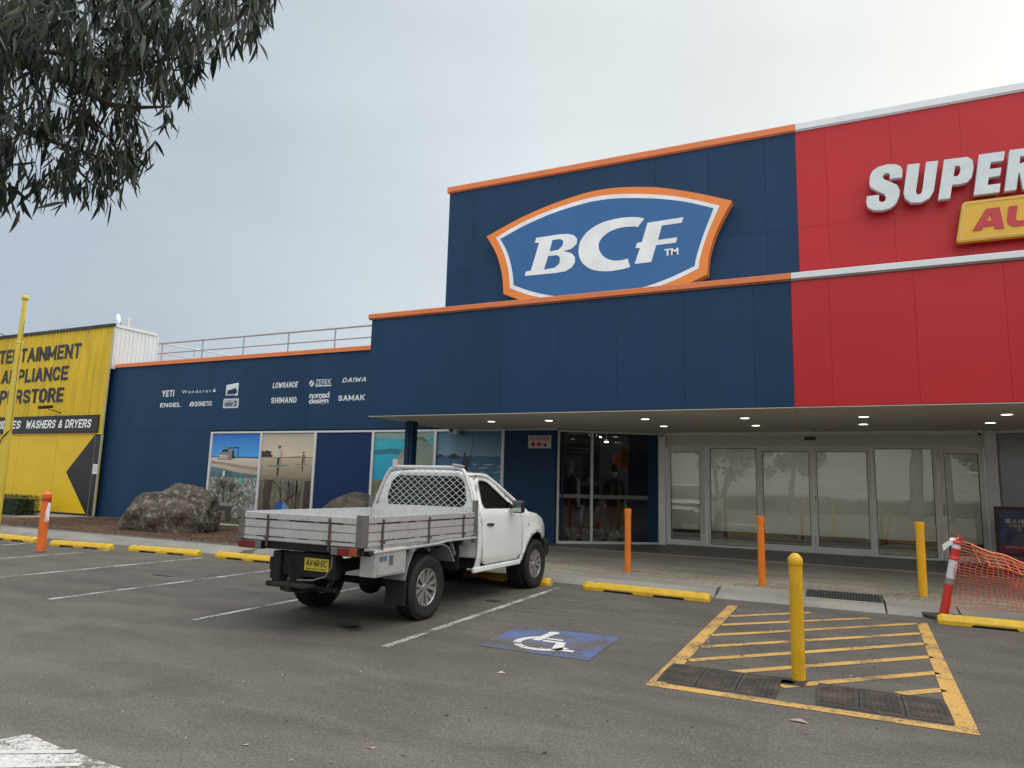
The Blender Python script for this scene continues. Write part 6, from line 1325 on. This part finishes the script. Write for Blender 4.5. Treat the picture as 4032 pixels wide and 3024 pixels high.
stl = M('dull_post_steel', (.19,.19,.185), .55, metal=.4, var=.2, vs=12, dirt=.4, ds=12, dcol=(.10,.06,.04))
for s_ in (1, -1):
    m = MB(); m.box(*sorted((s_*.86, s_*.94)),-1.305,-1.27,.905,1.235); m.box(*sorted((s_*.935, s_*.952)),-1.305,-1.20,.905,1.235); tb(m, 'corner_post', stl, bevel=.004)
    tb(MB().box(*sorted((s_*.90, s_*.95)),1.03,1.12,.82,1.37), 'corner_post', stl, bevel=.004)
    for y in (-.95,-.05,.75):
        o = tb(MB().box(*sorted((s_*.935, s_*.95)),y-.014,y+.014,.79,1.19), 'side_latch', rust); tb(MB().box(*sorted((s_*.94, s_*.965)),y-.024,y+.03,.93,.965), 'latch_toggle', rust, o); tb(MB().lathe([(.012,0),(.012,.012)], (s_*.95,y,1.17), (s_,0,0), 8), 'latch_bolt', rust, o)
    tb(MB().tube([(s_*.955,-1.14,.845),(s_*.955,.1,.862),(s_*.955,.35,.885),(s_*.955,1.06,.885)], .015, 8), 'rope_rail', tray_a, smooth=True)
    tb(MB().lathe([(.020,-.03),(.020,.03)], (s_*.955,-1.15,.845), (0,1,0), 10), 'rail_end_cap', black_r)
for x in (-.47,.48):
    o = tb(MB().box(x-.014,x+.014,-1.305,-1.288,.85,1.19), 'tail_latch', rust); tb(MB().box(x-.03,x+.024,-1.32,-1.29,.93,.965), 'latch_toggle', rust, o); tb(MB().lathe([(.012,0),(.012,.012)], (x,-1.305,1.17), (0,-1,0), 8), 'latch_bolt', rust, o)
tb(MB().box(-.92,.92,-1.27,-1.22,.83,.90), 'rear_cross_rail', chas)
# headboard hoop and mesh
hoop = [(-.915,1.10,.92),(-.90,1.10,1.25),(-.80,1.13,1.50),(-.72,1.145,1.68),(-.66,1.15,1.765),(-.57,1.155,1.80),(.57,1.155,1.80),(.66,1.15,1.765),(.72,1.145,1.68),(.80,1.13,1.50),(.90,1.10,1.25),(.915,1.10,.92)]
hb = tb(MB().tube(hoop, .027, 12), 'headboard_hoop', M('hoop_aluminium', (.58,.58,.57), .4, metal=.4, var=.08, vs=8, dirt=.3, ds=9, dcol=(.3,.3,.28)), smooth=80)
tb(MB().box(-.60,-.55,1.12,1.18,1.80,1.91), 'ladder_stop', tray_a, hb); tb(MB().obox((.57,1.15,1.835),(.08,0,-.012),(0,.04,0),(0,0,.008)), 'ladder_stop', tray_a, hb)
tb(MB().box(-.86,.86,1.095,1.125,1.235,1.27), 'mesh_rail', tray_a, hb)
m = MB(); hp = [(p[0], p[2]) for p in hoop[1:-1]]
def hx(z): return float(np.interp(z, [1.25,1.50,1.68,1.765,1.80], [.90,.80,.72,.66,.57]))
W_, H_ = .125, .088
import itertools
def cellpt(i, j): return (i*W_/2, 1.235+j*H_/2)
for j in range(0, 17):
    for i in range(-20, 21):
        if (i+j) % 2: continue
        a = cellpt(i, j)
        for di in (-1, 1):
            b = cellpt(i+di, j+1)
            if max(a[1], b[1]) > 1.80 or abs(a[0]) > hx(a[1]) or abs(b[0]) > hx(b[1]): continue
            y = lambda z: 1.105+(z-1.25)*.09
            c1 = (a[0]+di*.010, a[1]); c2 = (b[0]-di*.010, b[1]); m.beam((a[0]-di*.002, y(a[1]), a[1]), (b[0]+di*.002, y(b[1]), b[1]), .0065, .005, upv=(0,1,0))
tb(m, 'mesh_screen', M('mesh_aluminium', (.60,.61,.61), .4, metal=.4), hb)
# tail lights, plate
red_g = M('red_lens', (.17,.010,.008), .15, coat=.6); amb = M('amber_lens', (.32,.06,.01), .15, coat=.6); gry = M('grey_lens', (.16,.15,.15), .3)
for s_ in (1, -1):
    x0 = .53 if s_ > 0 else -.91; o = tb(MB().box(x0,x0+.38,-1.31,-1.25,.815,.902), 'tail_light', black_p)
    sp_ = ((0,.10,gry,'reverse_lens'),(.10,.25,red_g,'brake_lens'),(.25,.375,amb,'indicator_lens')) if s_ > 0 else ((0,.13,amb,'indicator_lens'),(.13,.27,red_g,'brake_lens'),(.27,.375,gry,'reverse_lens'))
    if s_ < 0: sp_ = ((0,.09,red_g,'brake_lens'),(.09,.27,red_g,'brake_lens'),(.27,.375,gry,'reverse_lens'))
    for a, b, mt, nm in sp_: tb(MB().box(x0+a+.004,x0+b-.002,-1.325,-1.31,.82,.898), nm, mt, o, bevel=.005)
pl_ = tb(MB().box(.06,.42,-1.215,-1.205,.622,.752), 'number_plate', M('plate_yellow_reg', (.62,.50,.05), .4, dirt=.2, ds=12, dcol=(.3,.25,.08)), label='yellow number plate reading AV 60 EC')
PF = lambda u, v, w2: (u, -1.215-w2, v)
ink_ = M('plate_ink', (.012,.012,.01), .5)
tb(MB().text('AV·60·EC', .085, .395, .668, .738, PF, .001, .004, bold=.01), 'plate_characters', ink_, pl_)
tb(MB().text('NEW SOUTH WALES', .10, .38, .634, .650, PF, .001, .003), 'plate_words', ink_, pl_)
# under body
TX = 1.0
m = MB()
for x in (-.40,.40): m.beam((x,-1.2,.66),(x,-.55,.68),.07,.13); m.beam((x,-.55,.68),(x,.5,.72),.07,.12); m.beam((x,.5,.72),(x,1.0,.52),.07,.12); m.beam((x,1.0,.52),(x,3.5,.50),.07,.14)
for y in (-1.05,-.4,.3,.8): m.box(-.85,.85,y-.03,y+.03,.80,.865)
tb(m, 'chassis_rails', chas)
tb(MB().lathe([(.04,-.62),(.045,-.2),(.05,-.15),(.13,-.08),(.15,0),(.13,.08),(.05,.15),(.045,.2),(.04,.62)], (.05,0,.37), (1,0,0), 16), 'rear_axle', chas, smooth=True)
tb(MB().tube([(0,0,.40),(0,1.2,.46),(0,2.2,.5)], .035, 8), 'drive_shaft', chas); tb(MB().box(-.74,-.47,.75,1.6,.40,.64), 'fuel_tank', chas, bevel=.04)
for x in (-.56,.56): tb(MB().tube([(x,-.62,.55),(x,-.3,.44),(x,0,.40),(x,.3,.44),(x,.65,.56)], .03, 6), 'leaf_spring', chas)
tb(MB().box(-.24,.50,-1.20,-1.12,.55,.80), 'tow_beam', chas); tb(MB().box(-.36,-.245,-1.24,-1.10,.42,.80), 'tow_side_bracket', chas, bevel=.01)
tb(MB().box(-.40,-.365,-1.22,-1.14,.50,.70), 'tow_bracket_rib', chas)
to = tb(MB().beam((.05,-1.05,.45),(.03,-1.40,.44),.07,.06), 'tow_tongue', chas); tb(MB().obox((.02,-1.30,.470),(.24,0,0),(0,.08,0),(0,0,.012)), 'tow_plate', M('greasy_rust', (.035,.026,.022), .7, var=.4, vs=20), to)
tb(MB().lathe([(.012,0),(.012,.03),(.022,.035),(.027,.055),(.02,.075),(.001,.08)], (.03,-1.37,.48), n=12), 'tow_ball', M('greasy_steel', (.08,.07,.06), .4, metal=.8), to, smooth=True)
m = MB(); m.beam((-.14,-1.24,.74),(.02,-1.24,.46),.03,.015); m.box(-.16,.18,-1.30,-1.20,.40,.46); tb(m, 'tow_bracket', chas, to)
tb(MB().tube([(.50,-1.26,.80),(.50,-1.27,.68),(.42,-1.27,.58),(.25,-1.26,.53),(.05,-1.28,.52)], .008, 6), 'trailer_cable', M('cable_grey', (.2,.2,.19), .6))
tb(MB().tube([(-.55,-1.10,.42),(.45,-1.10,.42)], .03, 8), 'tow_cross_tube', chas)
# toolbox with checker tread
tbx = tb(MB().box(.705,.905,-1.06,-.50,.585,.875), 'toolbox', chk, bevel=.006)
tb(MB().box(.905,.912,-1.03,-.53,.605,.845), 'toolbox_door', chk, tbx, bevel=.003)
m = MB()
for i in range(17):
    for j in range(8):
        y, z = -1.015+.029*i, .62+.029*j; dd = 1 if (i+j) % 2 else -1; m.obox((.913,y,z),(.0015,0,0),(0,.010,.010*dd),(0,-.0025*dd,.0025))
for i in range(9):
    for j in range(9):
        x, z = .72+.020*i, .60+.029*j; dd = 1 if (i+j) % 2 else -1; m.obox((x,-1.061,z),(.010,0,.010*dd),(0,.0015,0),(-.0025*dd,0,.0025))
tb(m, 'tread_pattern', chk, tbx, kind='stuff')
lt = tb(MB().box(.912,.918,-.83,-.76,.70,.80), 'toolbox_latch', M('chrome', (.5,.5,.5), .15, metal=1), tbx); 
m = MB(); m.box(.913,.916,-1.0,-.87,.745,.80); tb(m, 'maker_label', M('label_blue', (.10,.16,.22), .4), tbx)
# mudguards and flaps
for s_ in (1, -1):
    m = MB(); pr = [(-.50,.50),(-.44,.66),(-.36,.80),(-.28,.845),(.30,.845),(.42,.80),(.56,.62)]
    m.add([(s_*x, y, z) for x in (.60,.90) for y, z in pr], [(i, i+1, 8+i, 7+i) for i in range(6)]); solid(tb(m, 'rear_mudguard', M('guard_grey', (.36,.39,.40), .45, metal=.3), smooth=False), .012)
    tb(MB().box(*sorted((s_*.62, s_*.89)),-.47,-.455,.22,.60), 'mud_flap', black_r)
    tb(MB().beam((s_*.80,.62,.84),(s_*.80,.80,.56),.04,.015), 'guard_strut', tray_a)
    tb(MB().box(*sorted((s_*.55, s_*.86)),.72,.74,.50,.84), 'cab_splash_guard', chas)
# wheels
tyre_m = M('tyre_rubber', (.013,.013,.013), .8, var=.25, vs=14, dirt=.2, ds=10, dcol=(.055,.048,.04)); alloy = M('alloy_rim', (.46,.46,.46), .3, metal=.7, var=.08, vs=10)
def wheel(x, y, s_):
    e = bpy.data.objects.new('wheel', None); e.empty_display_size = .1; put(e, ute, TO+Vector((x, y, .37))); c = Vector((x,y,.37))+TO; A = (s_,0,0)
    prof = [(.215,-.10),(.235,-.115),(.30,-.125),(.345,-.118),(.362,-.10),(.370,-.085),(.370,-.058),(.361,-.055),(.361,-.045),(.371,-.042),(.371,-.012),(.362,-.009),(.362,.009),(.371,.012),(.371,.042),(.361,.045),(.361,.055),(.370,.058),(.370,.085),(.362,.10),(.345,.118),(.33,.124),(.328,.128),(.30,.128),(.298,.124),(.25,.118),(.235,.112),(.215,.10)]
    m = MB(); m.lathe(prof, c, A, 56, close=True)
    for k in range(56):     # shoulder blocks
        a = 2*math.pi*k/56; d = Vector((0, math.cos(a), math.sin(a))); t_ = Vector((0,-math.sin(a),math.cos(a)))
        for q in (-.083, .083): m.obox(c+d*.370+Vector((q*1.02,0,0)), Vector((.022,0,0)), t_*.013, d*.006)
    build(m, 'tyre', tyre_m, e, smooth=30)
    m = MB(); m.lathe([(.222,-.08),(.222,.098),(.212,.104),(.205,.098),(.200,.06),(.195,-.05),(.19,-.08)], c, A, 40, close=True); build(m, 'rim', alloy, e, smooth=30)
    m = MB(); m.lathe([(.001,-.02),(.19,-.02),(.19,-.03),(.001,-.03)], c, A, 28); build(m, 'brake_shadow', chas, e)
    m = MB()
    for k in range(6):
        for off in (-.15, .15):
            a0 = 2*math.pi*k/6; a1 = a0+off; d0 = Vector((0,math.cos(a0+off*.8),math.sin(a0+off*.8))); d1 = Vector((0,math.cos(a1+off*.55),math.sin(a1+off*.55)))
            p, q = c+d0*.055+Vector((s_*.062,0,0)), c+d1*.208+Vector((s_*.088,0,0)); ax_ = (q-p).normalized(); tt = ax_.cross(Vector((1,0,0))).normalized()
            m.add([p+tt*.016+Vector((s_*.012,0,0)), p-tt*.016+Vector((s_*.012,0,0)), q-tt*.022+Vector((s_*.006,0,0)), q+tt*.022+Vector((s_*.006,0,0)), p+tt*.02-Vector((s_*.03,0,0)), p-tt*.02-Vector((s_*.03,0,0)), q-tt*.026-Vector((s_*.03,0,0)), q+tt*.026-Vector((s_*.03,0,0))], [(0,1,2,3),(0,4,5,1),(1,5,6,2),(2,6,7,3),(3,7,4,0)])
    build(m, 'spokes', alloy, e)
    m = MB(); m.lathe([(.07,.02),(.072,.06),(.055,.072),(.036,.076),(.032,.086),(.001,.088)], c, A, 24); build(m, 'hub', alloy, e, smooth=30)
    m = MB()
    for k in range(6): a = 2*math.pi*(k+.5)/6; m.lathe([(.013,.05),(.012,.075),(.001,.078)], c+Vector((0,math.cos(a),math.sin(a)))*.066, A, 8)
    build(m, 'wheel_nuts', chas, e)
for y in (0, 3.08):
    for s_ in (1, -1): wheel(s_*.765, y, s_)
ute.rotation_euler[2] = R(-1.1)
# ================================================================== GUM TREE: trunk outside the picture at left, limb reaching in
gum = thing('gum_tree', (-8.6, 2.6, 0), 'eucalyptus with drooping sickle leaves reaching in at the upper left', 'tree')
bark = M('gum_bark', (.085,.062,.052), .85, var=.3, vs=6, bump=.5, bs=25)
leafm = [M('gum_leaf_dark', (.006,.015,.008), .75, var=.3, vs=3), M('gum_leaf', (.012,.028,.012), .65, var=.3, vs=3), M('gum_leaf_grey', (.034,.047,.034), .5, var=.25, vs=3), M('gum_leaf_olive', (.032,.044,.012), .5, var=.25, vs=3)]
m = MB(); m.tube([(-8.6,2.6,-.1),(-8.5,2.6,1.0),(-8.3,2.65,2.4),(-7.9,2.7,3.6),(-7.7,2.6,5.2),(-7.6,2.4,7.5),(-7.7,2.2,9.5)], [.24,.20,.18,.16,.14,.10,.05], 14); build(m, 'trunk', bark, gum, smooth=80)
Z1 = 1100/2028
LP = [pix(a*Z1, b*Z1, d) for a, b, d in ((0,215,6.6),(200,370,6.5),(400,540,6.4),(600,650,6.3),(800,760,6.2),(1000,780,6.1),(1240,775,6.0))]
m = MB(); m.tube([(-7.9,2.7,3.6),(-7.0,2.55,4.35)]+LP[:1], [.10,.075,.055], 10); m.tube(LP, [.055,.048,.040,.030,.022,.014,.007], 8); limb = build(m, 'limb', bark, gum, smooth=80)
skel = list(LP); rn = random.Random(11); tw = MB()
L2 = [pix(a*Z1, b*Z1, d) for a, b, d in ((-250,-60,6.8),(150,-60,6.6),(500,-80,6.5),(900,-40,6.3),(1300,-30,6.1),(1700,-60,5.9),(1850,-20,5.8))]
m = MB(); m.tube([(-7.7,2.6,5.2)]+L2, [.09,.05,.04,.032,.026,.02,.012,.006], 8); build(m, 'limb', bark, gum, smooth=80); skel += L2
L3 = [pix(a*Z1, b*Z1, d) for a, b, d in ((-300,600,6.7),(-60,800,6.5),(150,950,6.3),(450,1050,6.2),(750,1150,6.1),(950,1200,6.0))]
m = MB(); m.tube([(-8.1,2.68,3.2)]+L3, [.06,.035,.026,.02,.014,.009,.005], 8); build(m, 'limb', bark, gum, smooth=80); skel += L3
L4 = [pix(a*Z1, b*Z1, d) for a, b, d in ((200,370,6.5),(420,380,6.5),(700,470,6.4),(1000,470,6.3),(1300,420,6.2),(1500,330,6.1))]
m = MB(); m.tube(L4, [.022,.018,.015,.012,.008,.005], 6); build(m, 'limb', bark, gum, smooth=80); skel += L4
sk_d = []
for a, b in zip(skel, skel[1:]):
    if (a-b).length < 2: sk_d += [a+(b-a)*t/4 for t in range(4)]
poly_ = [(-200,-200),(1990,-200),(1960,40),(1900,120),(1700,200),(1600,290),(1480,420),(1420,520),(1250,560),(1000,520),(960,600),(1010,700),(1240,720),(1330,800),(1290,880),(1180,960),(1080,1080),(1040,1160),(900,1200),(900,1300),(780,1340),(560,1330),(380,1350),(180,1350),(-200,1370)]
def inp(p, l):
    c = False
    for i in range(len(l)):
        (x1,y1),(x2,y2) = l[i], l[i-1]
        if (y1 > p[1]) != (y2 > p[1]) and p[0] < (x2-x1)*(p[1]-y1)/(y2-y1)+x1: c = not c
    return c
holes_ = [(350,110,70),(330,520,95),(390,240,60),(150,480,70),(480,560,70),(1090,660,120),(1160,230,50),(620,470,50),(60,560,70),(880,520,60),(300,640,50),(1560,440,90)]
def in_view(p):
    q = p-Vector((0,0,1.6)); z = q.dot(fw)
    if z <= 0: return None
    x = 2016+F_PX*q.dot(r2)/z; y = 1512-F_PX*q.dot(u2)/z
    return z if (0 < x < 4032 and -30 < y < 3024) else None
tips = []
tries = 0
while len(tips) < 400 and tries < 20000:
    tries += 1
    x, y = rn.uniform(-180,1980), rn.uniform(-190,1390)
    if not inp((x,y), poly_): continue
    if any(math.hypot(x-a, (y-b)*.8) < r_ for a, b, r_ in holes_): continue
    if rn.random() > (.55 if y > 560 else (1.0 if x < 1350 else .8)): continue
    tips.append(pix(x*Z1, y*Z1, rn.uniform(5.5, 7.3)))
for k in range(330):    # the rest of the crown, above and left of the picture
    a = rn.uniform(0, 6.28); r_ = 2.6*math.sqrt(rn.random()); q_ = Vector((-7.9+r_*math.cos(a), 2.4+r_*math.sin(a), rn.uniform(4.6, 9.6)))
    if not in_view(q_-Vector((0,0,.45))): tips.append(q_)
leaves = []
for tip in tips:
    near = min(sk_d, key=lambda s: (s-tip).length)
    if (near-tip).length < 2.4:
        mid = (near+tip)/2+Vector((0,0,.06)); tw.tube([near, mid, tip], [.006,.004,.0022], 4)
    n_ = rn.randint(7, 13)
    tail = tip+Vector((rn.uniform(-.08,.08), rn.uniform(-.08,.08), -rn.uniform(.10,.24)))
    tw.tube([tip, tail], [.0022,.0012], 3)
    for k in range(n_):
        b = tip+(tail-tip)*rn.random()+Vector((rn.gauss(0,.035), rn.gauss(0,.035), rn.gauss(0,.02)))
        a = rn.uniform(0, 6.28); tl = abs(rn.gauss(0,.42)); d = Vector((math.cos(a)*math.sin(tl), math.sin(a)*math.sin(tl), -math.cos(tl))); l_ = rn.uniform(.10,.19); leaves.append((b, d, l_, rn.uniform(.010,.016)*(l_/.15), rn.uniform(-.35,.35), rn.uniform(0,6.28), rn.choice((0,0,0,1,1,2,3))))
build(tw, 'twigs', M('twig', (.06,.045,.04), .8), gum, kind='stuff', label='thin twigs of the eucalyptus')
def leaf_geo(L_):
    b, d, l_, w2, curve, rot, mi = L_
    s0 = d.cross(Vector((math.cos(rot), math.sin(rot), .2))).normalized(); n0 = d.cross(s0); vs_ = []; n_ = 6
    for i in range(n_+1):
        t = i/n_; p = b+d*l_*t+s0*curve*l_*t*t*.9; wd = w2*(math.sin(math.pi*min(1,t*.93+.04))**.75)*(1-.35*t)
        vs_ += [p-s0*wd+n0*wd*.25, p, p+s0*wd+n0*wd*.25]
    fs_ = []
    for i in range(n_): o_ = i*3; fs_ += [(o_, o_+1, o_+4, o_+3), (o_+1, o_+2, o_+5, o_+4)]
    return vs_, fs_, mi
vis = sorted([i for i, L_ in enumerate(leaves) if in_view(L_[0])], key=lambda i: -leaves[i][2]*leaves[i][3]/in_view(leaves[i][0])**2)
big = set(vis[:296])
for i in vis[:296]:
    v_, f_, mi = leaf_geo(leaves[i]); m = MB(); m.add(v_, f_); build(m, 'leaf', leafm[mi], gum, smooth=80)
m = MB()
for i, L_ in enumerate(leaves):
    if i in big: continue
    v_, f_, mi = leaf_geo(L_); m.add(v_, f_, mi)
build(m, 'foliage', leafm, gum, smooth=80, kind='stuff', label='mass of smaller drooping gum leaves')

# ================================================================== ACROSS THE CAR PARK (seen in the door glass)
def far_tree(x, y, h, r_, seed, label, two=False):
    rn_ = random.Random(seed); o = thing('shade_tree', (x, y, 0), label, 'tree', 'trees mirrored in the glass')
    m = MB()
    for s_ in ((-1, 1) if two else (0,)):
        m.tube([(x,y,-.1),(x+s_*.25,y,h*.2),(x+s_*.7+.2,y,h*.5),(x+s_*.9,y,h*.8)], [.22,.18,.13,.06], 8)
    build(m, 'trunk', bark, o, smooth=80); m = MB()
    cl = [(Vector((x+rn_.gauss(0,r_*.5), y+rn_.gauss(0,r_*.5), h*.66+rn_.gauss(0,h*.13))), rn_.uniform(.4,.9)) for _ in range(60)]
    for c, cr_ in cl:
        for k in range(60):
            d = Vector((rn_.gauss(0,1), rn_.gauss(0,1), rn_.gauss(0,.7))).normalized()*cr_*rn_.random()**.4; p = c+d; a = Vector((rn_.gauss(0,1), rn_.gauss(0,1), rn_.gauss(0,1))).normalized()*.20; b = a.cross(Vector((rn_.random(),rn_.random(),1))).normalized()*.12
            m.add([p-a,p+b,p+a,p-b], [(0,1,2,3)])
    build(m, 'crown', M('far_leaf', (.035,.05,.025), .6, var=.3, vs=3), o, kind='stuff')
far_tree(-7.5, -13, 7.5, 2.4, 1, 'spreading forked tree across the car park, mirrored in the doors', True)
far_tree(-3.2, -16, 8, 2.6, 2, 'dense tree across the car park, mirrored left of centre in the doors')
far_tree(9.5, -14, 7.5, 2.4, 3, 'tree across the car park mirrored in the right hand door')
far_tree(15, -3, 8.5, 2.8, 5, 'dense tree at the right of the car park, nearest of three there')
far_tree(19.5, 1.5, 9, 3, 6, 'dense tree at the far right of the car park before the brick shop')
far_tree(11.5, -7.5, 8.5, 2.8, 7, 'dense tree behind the viewer at right of the tall gum trunks')
far_tree(-17, -15, 8, 2.8, 4, 'broad tree across the car park behind the viewer at left')
for x, lab in ((3.9,'left thick gum trunk'),(5.4,'right thick gum trunk')):
    o = thing('tall_gum', (x,-12,0), lab+' mirrored in the fixed glass beside the doors', 'tree', 'bare trunks mirrored in the glass'); m = MB(); m.tube([(x,-12,-.1),(x+.1,-12,4),(x-.1,-12,9)], [.42,.34,.26], 12); build(m, 'trunk', bark, o, smooth=80)
    m = MB(); rn_ = random.Random(int(x*10))
    for k in range(1800):
        p = Vector((x+rn_.gauss(0,1.6), -12+rn_.gauss(0,1.6), 10.5+rn_.gauss(0,1.2))); a = Vector((rn_.gauss(0,1), rn_.gauss(0,1), rn_.gauss(0,1))).normalized()*.13; b = a.cross(Vector((rn_.random(),.3,1))).normalized()*.06; m.add([p-a,p+b,p+a,p-b], [(0,1,2,3)])
    build(m, 'crown', M('far_leaf', (.035,.05,.025), .6), o, kind='stuff')
wb = thing('warehouse_building', (6, -34, 0), 'long pale warehouse across the road, mirrored in the door glass', 'building')
m = MB(); m.box(-26, 34, -44, -34, 0, 7.2); build(m, 'wall', M('warehouse_wall', (.50,.50,.46), .7, var=.05), wb)
for k in range(16):
    m = MB(); m.box(-26, 34, -33.99, -33.95, .4+.42*k, .43+.42*k); build(m, 'wall_rib', M('warehouse_rib', (.3,.3,.28), .7), wb)
m = MB(); m.box(-26.2, 34.2, -44.2, -33.8, 7.2, 7.6); build(m, 'roof', M('roof_sheet', (.4,.41,.42), .5), wb)
hgb = thing('boundary_hedge', (0, -22, 0), 'dark clipped hedge along the far side of the car park', 'hedge')
m = MB(); rn_ = random.Random(9)
m.box(-40,40,-22.6,-21.9,0,1.1)
for k in range(5000): 
    p = Vector((rn_.uniform(-40,40), -21.85+rn_.uniform(-.1,.1), rn_.uniform(0,1.25))); a = Vector((rn_.gauss(0,1), rn_.gauss(0,.3), rn_.gauss(0,1))).normalized()*.12; b = a.cross(Vector((0,1,.2))).normalized()*.08; m.add([p-a,p+b,p+a,p-b], [(0,1,2,3)])
build(m, 'foliage', M('far_leaf', (.035,.05,.025), .6), hgb)

bk = thing('brick_shop_building', (26, -6, 0), 'long dark brick shop at the right of the car park with a flat awning', 'building')
m = MB(); m.box(23, 30, -24, 11, 0, 7.5); build(m, 'wall', M('dark_brick', (.07,.055,.045), .85, var=.25, vs=5), bk)
m = MB(); m.box(22.7, 30.3, -24.3, 11.3, 7.5, 7.9); build(m, 'roof', M('roof_sheet', (.4,.41,.42), .5), bk)
m = MB(); m.box(20.8, 23, -20, 9, 3.0, 3.25); build(m, 'awning', M('awning_dark', (.05,.05,.055), .6), bk)
for y in range(-19, 8, 4):
    m = MB(); m.box(22.93, 22.99, y, y+3.2, .3, 2.8); build(m, 'window', M('backed_glass', (.02,.025,.03), .1), bk)
